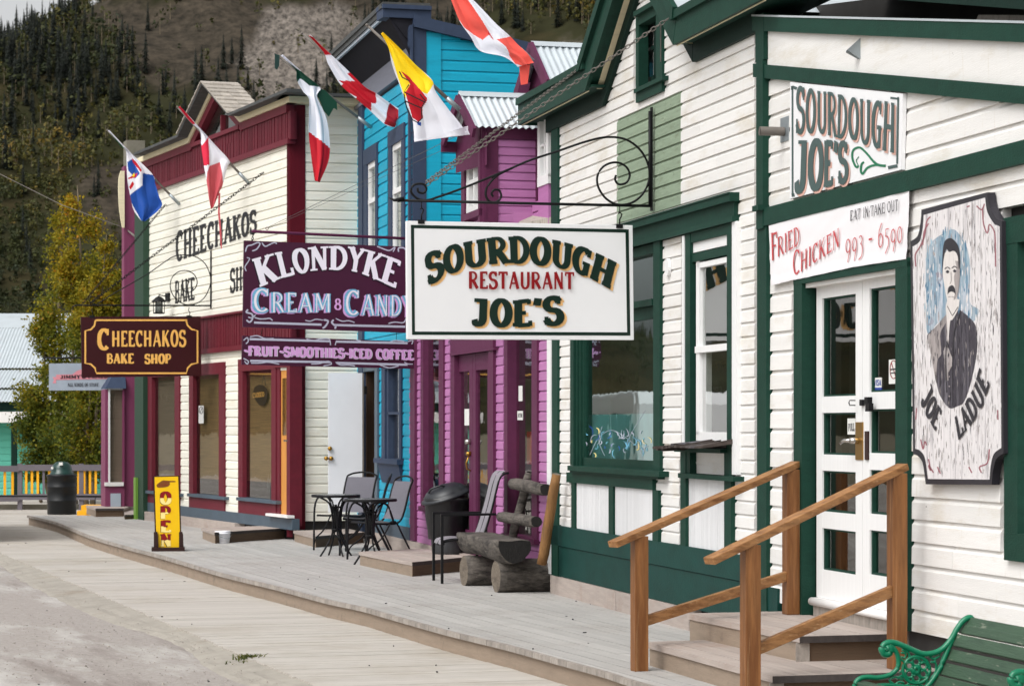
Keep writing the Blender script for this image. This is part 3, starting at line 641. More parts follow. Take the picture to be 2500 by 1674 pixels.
# ---------------------------------------------------------------- birches behind the bin
def leafy(name, label, base_, stems, nleaf, seed, group):
    rnd = random.Random(seed); root = thing(name,label,'birch',base_,group); B0 = Vector(base_)
    tr = MB(); limbs = []
    for (x0,topx,topz,r0,wd) in stems:
        pts = [(x0+(topx-x0)*q+.12*noise.noise((q*3,seed,x0)), base_[1]+.25*noise.noise((q*2,seed*2,x0)), topz*q) for q in [i/9 for i in range(10)]]
        tr.tube(pts,[r0*(1-.9*i/9) for i in range(10)],7)
        for i in range(34):
            q = rnd.uniform(.1,.97); i0 = int(q*9); p0 = Vector(pts[i0]).lerp(Vector(pts[min(9,i0+1)]),q*9-i0)
            prof = wd*min(1,(.25+q*2.2))*(1-q)**.55*1.25+.08; a0 = rnd.random()*6.28; ln = prof*rnd.uniform(.55,1.1)
            e = p0+Vector((math.cos(a0)*ln,math.sin(a0)*ln*.8,ln*rnd.uniform(.15,.75)))
            mid = p0.lerp(e,.5)+Vector((0,0,.08*ln)); tr.tube([p0,mid,e],[r0*.28*(1-q)+.006,r0*.16*(1-q)+.004,.002],5,cap=False); limbs.append((p0,mid,e,ln))
    tr.build('trunk','bark',root)
    b = MB(); zt = max(s[2] for s in stems)
    for i in range(nleaf):
        p0,mid,e,ln = rnd.choice(limbs); t_ = rnd.uniform(.2,1.08); c = p0.lerp(mid,t_*2) if t_ < .5 else mid.lerp(e,(t_-.5)*2)
        sg = .05+.1*ln; c = c+Vector((rnd.gauss(0,sg),rnd.gauss(0,sg),rnd.gauss(-.03,sg*1.1)))
        if c.z < .45: continue
        s_ = rnd.uniform(.022,.044); u_ = Vector((rnd.gauss(0,1),rnd.gauss(0,1),rnd.gauss(0,1))).normalized(); v_ = u_.cross(Vector((rnd.gauss(0,1),rnd.gauss(0,1),rnd.gauss(0,1)))).normalized()
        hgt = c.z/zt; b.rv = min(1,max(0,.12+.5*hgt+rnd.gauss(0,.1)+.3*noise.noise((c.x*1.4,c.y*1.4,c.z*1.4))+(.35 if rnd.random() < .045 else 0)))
        b.quad(c-u_*s_,c-v_*s_*.7,c+u_*s_*1.2,c+v_*s_*.7)
    b.build('crown','birch_leaf',root,fixn=False); return root
bx_ = lambda px,Y: ray(px)*Y
YT = 57
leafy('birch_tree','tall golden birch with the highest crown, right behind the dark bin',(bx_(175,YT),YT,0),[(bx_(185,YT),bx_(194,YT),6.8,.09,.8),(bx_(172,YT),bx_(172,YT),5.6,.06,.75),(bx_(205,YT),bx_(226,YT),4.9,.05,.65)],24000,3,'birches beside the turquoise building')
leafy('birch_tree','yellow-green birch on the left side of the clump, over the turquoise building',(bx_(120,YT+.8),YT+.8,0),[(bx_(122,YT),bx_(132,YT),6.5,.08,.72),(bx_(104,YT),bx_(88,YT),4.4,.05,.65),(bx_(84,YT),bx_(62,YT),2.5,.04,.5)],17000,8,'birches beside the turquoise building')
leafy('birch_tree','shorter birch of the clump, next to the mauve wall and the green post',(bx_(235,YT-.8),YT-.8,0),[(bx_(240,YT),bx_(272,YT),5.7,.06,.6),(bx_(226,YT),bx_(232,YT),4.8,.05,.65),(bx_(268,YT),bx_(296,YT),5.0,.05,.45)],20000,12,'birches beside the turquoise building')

# ---------------------------------------------------------------- turquoise building, fence, bin, planters (far left)
TF = Frame((0,62),(1,0),-1)
root = thing('turquoise_building','turquoise clapboard building with silver corrugated roof behind the birches','building',(-10,62,0))
b = MB(); a0,a1 = TF.u(-330),TF.u(330); siding(b,TF,[(a0,-.1),(a1,-.1),(a1,2.15),(a0,2.15)],[],.16); b.build('siding','turquoise',root)
b = MB(); b.box(TF,a0,a1,-4,-.05,-.1,2.1); b.build('wall','turquoise',root)
b = MB(); b.fb(TF,-330,330,982,1001,0,.2,0); b.fb(TF,27,40,1030,1262,.3,.42,30); b.fb(TF,208,222,1030,1262,.3,.42,210); b.build('trim','green_dark',root)
b = MB()
def corr(b, P0, U, V, nu, amp=.012, pitch=.08):         # corrugated sheet
    U = Vector(U); V = Vector(V); nrm = U.cross(V).normalized(); L_ = U.length; n_ = int(L_/pitch*6); r0 = []
    P0 = Vector(P0)
    for i in range(n_+1):
        s = i/n_; o = P0+U*s+nrm*(amp*math.sin(2*math.pi*s*L_/pitch)); r0.append((b.av(o),b.av(o+V)))
    b.smooth = True
    for i in range(n_): b.af([r0[i][0],r0[i+1][0],r0[i+1][1],r0[i][1]])
    b.smooth = False
for (yb,yt,Y0,Y1) in ((980,951,61.6,62.3),(946,903,62.3,63.5),(898,800,63.6,65.6)):
    z0 = H+(HY-yb)/FPX*Y0; z1 = H+(HY-yt)/FPX*Y1; corr(b,(a0,Y0,z0),(a1-a0,0,0),(0,Y1-Y0,z1-z0),1)
b.build('roof','tin_roof',root,fixn=False)
b = MB(); b.quad((a0,65.6,H+(HY-800)/FPX*65.6),(a1-1.6,65.6,H+(HY-800)/FPX*65.6),(a1-1.6,66.8,H+(HY-765)/FPX*66.8),(a0,66.8,H+(HY-765)/FPX*66.8))
b.build('upper_roof','tin_roof',root,fixn=False); b = MB(); zA = H+(HY-1028)/FPX*61.4; b.box(TF,a0,a1,.05,.62,zA-.03,zA+.22); b.build('awning','snowwhite',root)

FN = Frame((bx_(46,53),53),(1,.02),-1)
root = thing('picket_railing','grey railing with yellow pickets along the ramp by the birches','fence',(bx_(46,53),53,0))
b = MB(); Fl = Frame((bx_(46,53),53),(-1,-.22),1)
u1 = FN.u(330); b.box(FN,-.0,u1,0,.09,.78,.9); b.box(FN,0,u1,.0,.09,.2,.32)
ul = 3.2; b.box(Fl,0,ul,0,.09,.76,.88); b.box(Fl,0,ul,0,.09,.17,.3); b.build('rail','fence_grey',root)
for i,u in enumerate((-.02,.3*4,2.6)): b = MB(); b.box(FN,u,u+.09,-.03,.06,-.1,.92); b.build('post','fence_grey',root)
for i in range(24):
    u = .13+i*.115
    if u < u1-.05: b = MB(); b.rv = random.random(); b.box(FN,u,u+.045,.02,.05,.31,.79); b.build('picket','fence_yellow' if i%5 != 3 else 'fence_grey',root)
for i in range(12):
    u = .1+i*.15; b = MB(); b.box(Fl,u,u+.05,.02,.05,.29,.77); b.build('picket','fence_yellow',root)
b = MB(); b.wb(-11,-2,53.2,53.5,-.1,.1); tag(b.build('concrete_kerb','concrete'),'low mossy concrete kerb under the grey railing','kerb')
b = MB(); b.tube([(-11.5,50.9,.34),(-9.2,51.2,.32),(-6.6,51.4,.3)],.018); 
for x in (-10.9,-9.9,-8.9,-8.0,-7.2): b.tube([(x,51.1,0),(x,51.1,.33)],.01,6)
tag(b.build('pipe_rail','black_metal'),'thin black pipe rail in front of the picket railing','rail')
# bin
c = (bx_(151,50.3),50.3,0); root = thing('litter_bin','tall black ribbed litter bin with dark green dome lid, on the boardwalk','bin',c)
b = MB(); r = .272; prof = [(r*.97,0),(r,.02),(r,.24),(r*1.03,.25),(r*1.03,.27),(r,.28),(r,.5),(r*1.03,.51),(r*1.03,.53),(r,.54),(r*1.01,.7),(r*1.07,.72),(r*1.07,.75),(r*.9,.76)]
b.lathe(c,prof,28); b.build('body','black_plastic',root)
b = MB(); b.lathe((c[0]-.0,c[1],.75),[(.225,0),(.225,.03),(.2,.05),(.19,.12),(.165,.19),(.11,.235),(.05,.25),(.001,.253)],24,cap=False); lid = b.build('dome_lid','dome_green',root)
b = MB(); b.wb(c[0]-.02,c[0]+.05,c[1]-.215,c[1]-.19,.93,.985); b.wb(c[0]-.17,c[0]-.13,c[1]-.2,c[1]-.16,.86,.9); b.build('sticker','paper',lid)
b = MB(); b.wb(*[bx_(198,49),bx_(258,49)],49,49.5,.02,.21); tag(b.build('planter_box','fence_yellow'),'yellow wooden box step beside the mauve bay window, the upper one','box','yellow wooden boxes')
b = MB(); b.wb(*[bx_(188,48),bx_(211,48)],48,48.4,.0,.14); tag(b.build('planter_box','fence_yellow'),'small yellow wooden box right beside the dark bin, the lower one','box','yellow wooden boxes')
# mauve building end with bay window and its sign
MF = Frame((bx_(303,45.4),45.4),(1,.2857),-1)
root = thing('mauve_building','mauve shop front corner with a narrow white-framed bay window','building',(bx_(303,45.4),45.4,0))
b = MB(); b.fb(MF,303,331,405,1236,-.3,0); b.fb(MF,257,304,1188,1236,-.5,.06); b.fb(MF,257,265,950,1190,-.5,.06); b.fb(MF,299,304,950,1190,-.5,.06); b.build('wall','mauve',root)
wn = MB(); wn.fb(MF,264.5,269,948,1178,-.02,.075); wn.fb(MF,264.5,300,946,951,-.02,.073); wo = wn.build('window','white_paint',root)
wn = MB(); wn.fb(MF,257,302,1177,1186,0,.1); wn.build('sill','snowwhite',wo); wn = MB(); wn.fb(MF,269,299,950,1178,-.01,.05); wn.build('pane','glass_dark',wo)
wn = MB(); wn.fb(MF,269,299,950,1178,-.02,-.0); wn.build('curtain','blind_grey',wo)
b = MB(); b.fb(MF,270,295,1204,1236,.05,.075); b.build('vent','jsign',root)
b = MB(); u0,u1 = MF.u(255),MF.u(306); z0,z1 = MF.z(257,948),MF.z(257,920); b.hexa([MF.P(u0,-.5,z0),MF.P(u1,-.5,z0),MF.P(u1,.12,z0),MF.P(u0,.12,z0),MF.P(u0+.12,-.5,z1),MF.P(u1,-.5,z1),MF.P(u1,.0,z1),MF.P(u0+.12,.0,z1)]); b.build('bay_roof','navy',root)
b = MB(); pts = curve([(297,418),(292,440),(292,480),(295,520),(301,556)],4); 
for i in range(len(pts)-1): b.hexa([MF.P(*[MF.u(pts[i+1][0]-3),-.02,MF.z(297,pts[i+1][1])]),MF.P(MF.u(303),-.02,MF.z(297,pts[i+1][1])),MF.P(MF.u(303),.06,MF.z(297,pts[i+1][1])),MF.P(MF.u(pts[i+1][0]-3),.06,MF.z(297,pts[i+1][1])),MF.P(MF.u(pts[i][0]-3),-.02,MF.z(297,pts[i][1])),MF.P(MF.u(303),-.02,MF.z(297,pts[i][1])),MF.P(MF.u(303),.06,MF.z(297,pts[i][1])),MF.P(MF.u(pts[i][0]-3),.06,MF.z(297,pts[i][1]))])
b.build('cornice_end','cream_trim',root)
b = MB(); b.fb(MF,309,354,342,405,-.9,-.5); tag(b.build('chimney_block','concrete'),'squat weathered grey block rising behind the left end of the cream front','chimney')
SJ = Frame((bx_(300,46.5),46.5),(-.9615,-.2747),1)
root = thing('shop_sign','pale blue sign with pink ribbon, half behind the maroon bake shop sign','sign',(bx_(190,46.5),46.5,2.2))
b = MB(); b.prism(SJ,[SJ.uz(x,y,.0) for x,y in ((120,887),(262,886),(262,952),(120,953))],-.03,0); b.build('board','jsign',root)
b = MB(); ppoly(b,SJ,[(128,920),(137,920),(137,914),(262,913),(262,925),(137,927),(137,935),(128,935),(132,927)],.003,0); ppoly(b,SJ,[(176,914),(188,905),(200,901),(214,905),(224,914)],.004,0)
text(b,SJ,"JIMMY'S PLACE",[(0,147,924,147,916),(1,262,922,262,914)],th=.24,n=.006,mi=1)
text(b,SJ,"ALL KINDS OF STUFF",[(0,165,943,165,935),(1,241,943,241,935)],th=.2,n=.006,mi=1); b.build('lettering',['jribbon','ink_charcoal'],root)
b = MB(); b.tube([SJ.P(SJ.u(104),0,SJ.z(104,873)),SJ.P(SJ.u(290),0,SJ.z(104,873))],.014); 
for x in (135,250): b.tube([SJ.P(SJ.u(x),0,SJ.z(x,873)),SJ.P(SJ.u(x),0,SJ.z(x,888))],.006,5)
b.build('bar','black_metal',root)
# wooden steps at the far left, grass and litter
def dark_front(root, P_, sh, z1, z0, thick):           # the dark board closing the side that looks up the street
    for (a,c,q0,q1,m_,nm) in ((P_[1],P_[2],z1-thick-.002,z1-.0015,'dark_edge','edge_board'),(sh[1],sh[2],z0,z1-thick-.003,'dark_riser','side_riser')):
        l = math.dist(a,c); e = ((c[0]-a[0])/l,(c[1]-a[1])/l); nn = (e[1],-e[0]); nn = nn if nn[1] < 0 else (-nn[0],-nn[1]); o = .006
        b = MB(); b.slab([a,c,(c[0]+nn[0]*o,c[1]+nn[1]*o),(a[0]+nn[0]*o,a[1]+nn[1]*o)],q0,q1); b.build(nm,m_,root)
def steps(label, top_px, z1, z0, name='wooden_step', thick=.036, nos=.02, mats=('tread','riser'), grp='wooden steps on the deck'):
    """top_px: pixels of the tread's corners at height z1, street corner order; box reaches down to z0"""
    P_ = [gnd(x,y,z1) if not isinstance(x,tuple) else x for x,y in top_px]
    c = (sum(p[0] for p in P_)/len(P_), sum(p[1] for p in P_)/len(P_)); root = thing(name,label,'step',(c[0],c[1],z0),grp)
    sh = [(p[0]+(c[0]-p[0])*nos/max(.3,math.dist(p,c)), p[1]+(c[1]-p[1])*nos/max(.3,math.dist(p,c))) for p in P_]
    b = MB(); x = -3
    lo = min((p[0]-P_[0][0])*dn[0]+(p[1]-P_[0][1])*dn[1] for p in P_); hi = max((p[0]-P_[0][0])*dn[0]+(p[1]-P_[0][1])*dn[1] for p in P_); x = lo
    while x < hi-.005:
        pa = (P_[0][0]+dn[0]*x, P_[0][1]+dn[1]*x); w_ = .14 if hi-x > .2 else hi-x; pb = (pa[0]+dn[0]*(w_-.005), pa[1]+dn[1]*(w_-.005)); q = clipp(clipp(P_,pa,dn,1),pb,dn,-1)
        if len(q) > 2: b.rv = random.random(); b.slab(q,z1-thick,z1+random.uniform(-.001,.001))
        x += w_
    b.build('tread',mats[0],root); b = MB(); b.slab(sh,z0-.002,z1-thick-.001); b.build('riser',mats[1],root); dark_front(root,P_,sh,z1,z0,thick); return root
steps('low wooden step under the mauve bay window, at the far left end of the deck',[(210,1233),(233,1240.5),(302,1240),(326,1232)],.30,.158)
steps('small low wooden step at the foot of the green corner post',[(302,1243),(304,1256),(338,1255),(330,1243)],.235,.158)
b = MB(); rnd = random.Random(2)
def tuft(cx,cy,n_,h_,sp):
    for i in range(n_):
        a0 = rnd.random()*6.28; r_ = abs(rnd.gauss(0,sp)); x = cx+math.cos(a0)*r_; y = cy+math.sin(a0)*r_; l = h_*rnd.uniform(.5,1.1); dx,dy = rnd.gauss(0,.5)*l,rnd.gauss(0,.5)*l; wd = .004
        b.rv = rnd.random(); b.quad((x-wd,y,-.05),(x+wd,y,-.05),(x+dx*.5+wd,y+dy*.5,-.05+l*.7),(x+dx*.5-wd,y+dy*.5,-.05+l*.7)); b.quad((x+dx*.5-wd,y+dy*.5,-.05+l*.7),(x+dx*.5+wd,y+dy*.5,-.05+l*.7),(x+dx,y+dy,-.05+l*.85),(x+dx,y+dy,-.05+l*.86))
for px,py,n_,h_,sp in ((610,1616,300,.08,.05),(600,1622,70,.05,.08),(682,1646,150,.04,.06),(418,1540,60,.03,.03),(575,1608,50,.02,.08),(190,1449,40,.02,.05),(720,1668,40,.02,.05)): tuft(*gnd(px,py,-.04),n_,h_,sp)
kind(b.build('grass_tufts','grass_blade',fixn=False),'stuff')
b = MB()
for i in range(90):
    a_ = rnd.random()
    if a_ < .5: px,py,z = rnd.uniform(560,1520),rnd.uniform(1330,1600),DZ+.003
    else: px,py,z = rnd.uniform(20,1150),rnd.uniform(1270,1670),.004
    X,Y = gnd(px,py,z); p = (X,Y)
    if z > .1 and not inpoly(X,Y,deck_poly): continue
    if z < .1 and (inpoly(X,Y,deck_poly) or X < sx0(Y)): z = -.045
    s_ = rnd.uniform(.004,.014); a0 = rnd.random()*3; b.rv = rnd.random(); u_ = (math.cos(a0)*s_,math.sin(a0)*s_); v_ = (-math.sin(a0)*s_*.4,math.cos(a0)*s_*.4)
    b.slab([(X-u_[0]-v_[0],Y-u_[1]-v_[1]),(X+u_[0]-v_[0],Y+u_[1]-v_[1]),(X+u_[0]+v_[0],Y+u_[1]+v_[1]),(X-u_[0]+v_[0],Y-u_[1]+v_[1])],z,z+rnd.uniform(.003,.009))
kind(b.build('leaf_litter','rubber_dark'),'stuff')

# vehicles across the street that the shop windows mirror
def vehicle(name, label, c, ang, body_mat, L_, W_, Ht, kind_):
    T_ = Matrix.Translation(c) @ Matrix.Rotation(ang,4,'Z'); root = thing(name,label,'van',c); F0 = Frame((0,0),(1,0),-1)
    b = MB(); b.T = T_
    prof = [(-L_/2,.35),(L_/2,.35),(L_/2,.9),(L_/2-.5,1.15),(L_/2-1.0,Ht-.25),(L_/2-1.3,Ht),(-L_/2+.15,Ht),(-L_/2,Ht-.2)] if kind_ == 'van' else [(-L_/2,.35),(L_/2,.35),(L_/2,.8),(L_/2-1.2,.95),(L_/2-1.9,Ht),(-L_/2+1.3,Ht),(-L_/2+.5,1.0),(-L_/2,.95)]
    b.prism(F0,prof,-W_/2,W_/2); b.build('body',body_mat,root,bevel=.08)
    for sg in (-1,1):
        wz0,wz1 = (1.15,Ht-.35) if kind_ == 'van' else (.98,Ht-.1)
        for a_,e_ in (((-L_/2+.5,-L_/2+1.9),(-L_/2+2.2,L_/2-1.6)) if kind_ == 'van' else ((-L_/2+1.3,-.1),(0,L_/2-1.9))): b = MB(); b.T = T_; b.box(F0,a_,e_,sg*W_/2-.01,sg*W_/2+.012,wz0,wz1); b.build('window','black_plastic',root)
        for x in (-L_/2+.9,L_/2-.9):
            b = MB(); b.T = T_; b.tube([(x,sg*(W_/2-.2),.33),(x,sg*(W_/2+.01),.33)],.33,20); wh = b.build('wheel','rubber_dark',root); b = MB(); b.T = T_; b.tube([(x,sg*(W_/2),.33),(x,sg*(W_/2+.02),.33)],.19,16); b.build('rim','galv',wh)
        b = MB(); b.T = T_; b.box(F0,L_/2-.02,L_/2+.01,sg*(W_/2-.35)-.12,sg*(W_/2-.35)+.12,.7,.85); b.build('headlight','paper',root)
vehicle('parked_van','long white camper van parked across the street, mirrored in the shop window',(-9.4,41,-.05),R(107),'sign_white',6.4,2.1,2.25,'van')

rp = random.Random(31); b = MB()                       # loose stones on the street and its sandy edge
for i in range(3600):
    Yp = rp.uniform(15.5,42) if rp.random() < .7 else rp.uniform(15.5,24); q = rp.random()**1.6*3.2; X = sx0(Yp)-.05-q
    if ray(-20)*Yp > X: continue
    s_ = rp.uniform(.003,.009)*(1.6 if rp.random() < .06 else 1); z = -.053 if q > .3 else -.03; b.rv = rp.random(); a0 = rp.random()*3
    pt_ = [b.av((X+s_*math.cos(a0+k*2.09)*rp.uniform(.7,1.2),Yp+s_*math.sin(a0+k*2.09)*rp.uniform(.7,1.2),z)) for k in range(3)]; t_ = b.av((X,Yp,z+s_*rp.uniform(.6,1.1)))
    for k in range(3): b.af([pt_[k],pt_[(k+1)%3],t_])
mat('stone', srgb(150,142,134), .9, .2, 8, bump=0, rv=.35)
kind(b.build('gravel','stone',fixn=False),'stuff')
# ================================================================ BUILDINGS
mat('reflection_teal', srgb(120,166,164), .5, .2, 3, (1,1,.4), .1, 8, dirt=(srgb(60,100,104),1.5,.5,(1,1,.6),.7))  # surface colour carrying the pale teal reflection of a vehicle's side
def parts(b, name, mats, root, **k): return b.build(name, mats, root, **k)
# ---------------------------------------------------------------- restaurant (white boards, green trim)
root = RS = thing('restaurant_building','white clapboard restaurant with dark green trim and a low gable over its eave','building',(*[J.P(J.u(1600),0,0)[i] for i in (0,1)],0))
zJ = lambda x,y,n=.03: J.z(x,y,n)
z_h1, z_h0 = zJ(1544,548), zJ(1544,606); z_sk = zJ(1358,1281); z_fr = J.z(1356,316,.03)
uL, uR = J.u(1361), J.u(1848)
u_s = J.u(1354)
holes = [(J.u(1616),J.u(1396),zJ(1390,1140),z_h1), (J.u(1801),J.u(1669),zJ(1675,1160),z_h1), (J.u(1616),J.u(1552),zJ(1552,250),zJ(1552,60)),
         (J.u(1608),J.u(1398),z_sk,zJ(1390,1140)), (J.u(1790),J.u(1664),z_sk,zJ(1664,1100)), (J.u(1668),J.u(1511),zJ(1511,548),zJ(1511,284))]
b = MB(); siding(b,J,[(uR,z_sk),(J.u(1358),z_sk),(J.u(1358),4.78),(J.u(1480),4.4),(J.u(1480),4.7),(J.u(1590),5.7),(J.u(1705),4.7),(uR,4.7)],holes,.095,back=-.04); parts(b,'siding','white_board',root)
pz = [(J.u(1668),zJ(1511,548)),(J.u(1511),zJ(1511,548)),(J.u(1511),zJ(1511,284)),(J.u(1668),zJ(1511,284))]
b = MB(); siding(b,J,pz,[],.095,back=-.04,th=.019,z0=z_sk+.095*math.ceil((zJ(1511,548)-z_sk)/.095-.5)); parts(b,'faded_paint_patch','old_green',root)
b = MB(); b.box(J,J.u(1866),J.u(1346),-6,-.55,-.2,4.3); b.box(J,J.u(1866),J.u(1350),-.55,-.045,z_h1+.1,4.3); b.box(J,J.u(1350),J.u(1346),-.55,-.02,-.1,4.6); parts(b,'inner_wall','interior',root)
b = MB(); b.fb(J,1345,1361,300,1287,-.1,.04,1358); b.fb(J,1346,1362,1280,1410,-.1,.05,1358); parts(b,'corner_board','green_trim',root)
b = MB(); b.fb(J,1335,1344.5,826,1400,-.04,.05,1340); parts(b,'downpipe_board','white_paint',root)
b = MB()
zt,zm,zb = z_sk,J.z(1353,1330,.03),J.z(1361,1404,.03)
b.rv = .8; b.box(J,J.u(1848),J.u(1355),-.04,.05,zm+.006,zt); b.rv = .3; b.box(J,J.u(1912),J.u(1352),-.04,.04,zb,zm); b.box(J,J.u(1848),J.u(1352),-.04,.03,zm-.01,zm+.02); parts(b,'skirt','green_teal',root)
b = MB(); b.rv = .7; b.box(J,J.u(1520),J.u(1359),-.04,.06,DZ-.03,zb-.004); b.rv = .4; b.box(J,J.u(1700),J.u(1521),-.04,.058,DZ-.03,zb-.004); parts(b,'base_board','tread',root)
# eave, gable and frieze
n1 = .2; b = MB(); zE0,zE1 = J.z(1266,291,n1)-.0,J.z(1266,243,n1); zE0 = 4.48; zE1 = 4.72
zF = z_fr
uA,uB = J.u(1266,n1),J.u(1428.6,n1); uC,uD = J.u(1643,n1),J.u(1858,n1); um = (uB+uC)/2; k_ = .66
b.box(J,uB,uA,n1-.03,n1,zE0,zE1); b.box(J,uB,uA,n1,n1+.03,zE1-.06,zE1); b.box(J,uA,uA+.03,-.9,n1,zE0,zE1)
b.box(J,uD,uC,n1-.03,n1,zE0,zE1); b.box(J,uD,uC,n1,n1+.03,zE1-.06,zE1)
b.box(J,uB-.1,uA,-.9,n1-.03,zE0+.02,zE0+.04); b.box(J,uD,uC+.1,-.3,n1-.03,zE0+.02,zE0+.04)
apz = zE0+(uB-um)*k_
for (ue,sg) in ((uB,1),(uC,-1)):                       # raking boards
    e = ue
    b.prism(J,[(e,zE0),(um,apz),(um,apz+.28),(e+sg*.12,zE1+.0)],n1-.03,n1+.002); b.prism(J,[(e+sg*.1,zE1-.07),(um,apz+.19),(um,apz+.28),(e+sg*.13,zE1+.02)],n1,n1+.04)
    b.prism(J,[(e,zE0+.02),(um,apz+.02),(um,apz+.05),(e,zE0+.05)],.1,n1-.03)
parts(b,'eave','green_trim',root)
b = MB()
for (ue,sg) in ((uB,1),(uC,-1)): b.prism(J,[(ue,zE0+.015),(um,apz+.015),(um,apz+.03),(ue,zE0+.03)],.03,.1)
b.box(J,uB,uA,n1-.035,n1-.028,zE0-.008,zE0); b.box(J,uD,uC,n1-.035,n1-.028,zE0-.008,zE0); parts(b,'soffit_strip','cream_trim',root)
b = MB(); b.box(J,uB-.0,J.u(1345),-.04,.05,zF,zE0+.03); b.box(J,J.u(1862),uC,-.04,.05,zF,zE0+.03)
for (ue,sg) in ((uB,1),(uC,-1)): b.prism(J,[(ue-sg*.0,zF-.0),(um,zF+(uB-um)*k_),(um,zF+(uB-um)*k_+.16),(ue,zF+.16)],-.04,.052)
parts(b,'frieze','green_dark',root)
b = MB()                                               # roof slopes behind the eave
b.quad(J.P(uB-.1,n1,zE1+.02),J.P(uA,n1,zE1+.012),J.P(uA,-3,zE1+.2),J.P(uB-.1,-3,zE1+.2)); b.quad(J.P(uD,n1,zE1+.012),J.P(uC+.1,n1,zE1+.012),J.P(uC+.1,-.5,zE1+.2),J.P(uD,-.5,zE1+.2))
b.quad(J.P(uC-.1,n1+.02,zE1+.02),J.P(um,n1+.02,apz+.29),J.P(um,-4,apz+.29),J.P(uC-.1,-4,zE1+.02)); b.quad(J.P(um,n1+.02,apz+.29),J.P(uB+.1,n1+.02,zE1+.02),J.P(uB+.1,-4,zE1+.02),J.P(um,-4,apz+.29)); parts(b,'roof','tin_roof',root,fixn=False)
# attic window
w_ = MB(); f_ = lambda m_,xa,xb,yt,yb,n0,n1,ref=1552: m_.fb(J,xa,xb,yt,yb,n0,n1,ref)
f_(w_,1552,1559,40,235,-.04,.04); f_(w_,1601,1616,40,235,-.04,.04); f_(w_,1552,1616,38,66,-.04,.042); f_(w_,1546,1620,26,38,-.04,.08); f_(w_,1547,1617,216,226,-.04,.07); f_(w_,1552,1615.5,226,252,-.04,.045); wo = w_.build('window','green_trim',root)
w_ = MB(); f_(w_,1562,1601,58,78,-.09,-.06); f_(w_,1562,1601,205,222,-.09,-.06); f_(w_,1562,1577,60,220,-.09,-.06); f_(w_,1596,1602,60,220,-.09,-.06); f_(w_,1577,1597,134,142,-.09,-.065); w_.build('sash','green_dark',wo)
w_ = MB(); f_(w_,1570,1600,60,220,-.1,-.09); w_.build('pane','glass_dark',wo)
# shop window
hd = MB(); u0,u1 = J.u(1792,.05),J.u(1392,.05); hd.box(J,u0,u1,-.04,.05,z_h0,z_h1); hd.box(J,u0-.03,u1+.03,-.04,.09,z_h1-.05,z_h1+.003); hd.box(J,u0-.02,u1+.02,-.04,.07,z_h0-.0,z_h0+.04); hd.box(J,u0-.03,u1+.03,-.05,.1,z_h1+.003,z_h1+.012); hd.build('window_head','green_trim',root)
z = lambda x,y: J.z(x,y,.03)
w_ = MB(); zs1,zs0 = z(1390,1135),z(1390,1147)
for xa,xb in ((1396,1404),(1599,1615)): w_.box(J,J.u(xb,.03),J.u(xa,.03),-.04,.045,zs1,z_h0)
w_.box(J,J.u(1600),J.u(1403),-.04,.02,z(1548,628),z_h0-.001); w_.box(J,J.u(1600),J.u(1403),-.04,.03,z(1590,745),z(1590,729))
for i,(xa,xb) in enumerate(((1403,1407),(1407,1410))): w_.box(J,J.u(xb,.03),J.u(xa,.03),-.05,.022-.018*i,zs1,z_h0-.001)
wo = w_.build('shop_window','green_trim',root)
w_ = MB(); w_.box(J,J.u(1601),J.u(1412),-.06,-.015,zs1,z(1430,1117)); w_.box(J,J.u(1601),J.u(1412),-.06,-.015,z(1590,775),z(1590,746)); w_.box(J,J.u(1426,-.02),J.u(1419,-.02),-.06,-.015,zs1,z_h0); w_.box(J,J.u(1601),J.u(1595),-.06,-.015,zs1,z_h0); w_.build('sash','green_trim',wo)
w_ = MB(); w_.box(J,J.u(1600),J.u(1412),-.045,-.04,zs1,z_h0); w_.build('pane','glass_teal',wo)
w_ = MB(); w_.box(J,J.u(1612,.09),J.u(1388,.09),-.04,.1,zs0,zs1); w_.box(J,J.u(1608,.07),J.u(1392,.07),-.04,.075,zs0-.02,zs0); w_.build('sill','green_trim',wo)
w_ = MB(); rn = random.Random(4)
for i in range(46):                                    # painted swirls on the glass
    cx_ = 1434+(i*37%154)+rn.uniform(-5,5); mid_ = abs(cx_-1512); cy_ = rn.uniform(1030 if mid_ < 14 else 1050,1110); s_ = rn.uniform(2,8)*(1.3 if mid_ < 16 else 1); an = rn.uniform(-.9,.9)+(3.14 if rn.random() < .5 else 0); fl = rn.choice((-1,1)); rt = lambda x,y: (cx_+(x*math.cos(an)*fl-y*math.sin(an))*.75, cy_+x*math.sin(an)*fl+y*math.cos(an))
    pline(w_,J,curve([rt(-s_*.4,-s_*rn.uniform(1,2.2)),rt(s_*.5,-s_*.8),rt(s_*.3,s_*.5),rt(-s_*.4,s_*rn.uniform(.8,1.6))],4),[.4]+[rn.uniform(1.2,2.6)]*8+[.9]*3+[.4],-.0385+i*.0001,(0,3,1,3,0,2,0,3)[i%8])
for k_,pts_ in enumerate(([(1440,1110),(1460,1070),(1490,1050),(1520,1062),(1560,1095),(1570,1120)],[(1470,1040),(1462,1075),(1476,1112)],[(1575,1002),(1540,1060),(1530,1090)])): pline(w_,J,curve(pts_,6),.9,-.0385-.0001*k_,3)
w_.build('painted_swirls',['ink_sky','yukon_blue','ink_cream','ink_grey'],wo)
w_ = MB(); w_.box(J,J.u(1603),J.u(1400),-.12,-.1,zs1,z(1500,1010)); w_.build('teal_reflection_panel','reflection_teal',wo)  # panel added behind the pane; its colour stands in for a reflection
w_ = MB(); za = z(1404,1178)
w_.box(J,J.u(1608),J.u(1396),-.04,.05,za,zs0-.02)
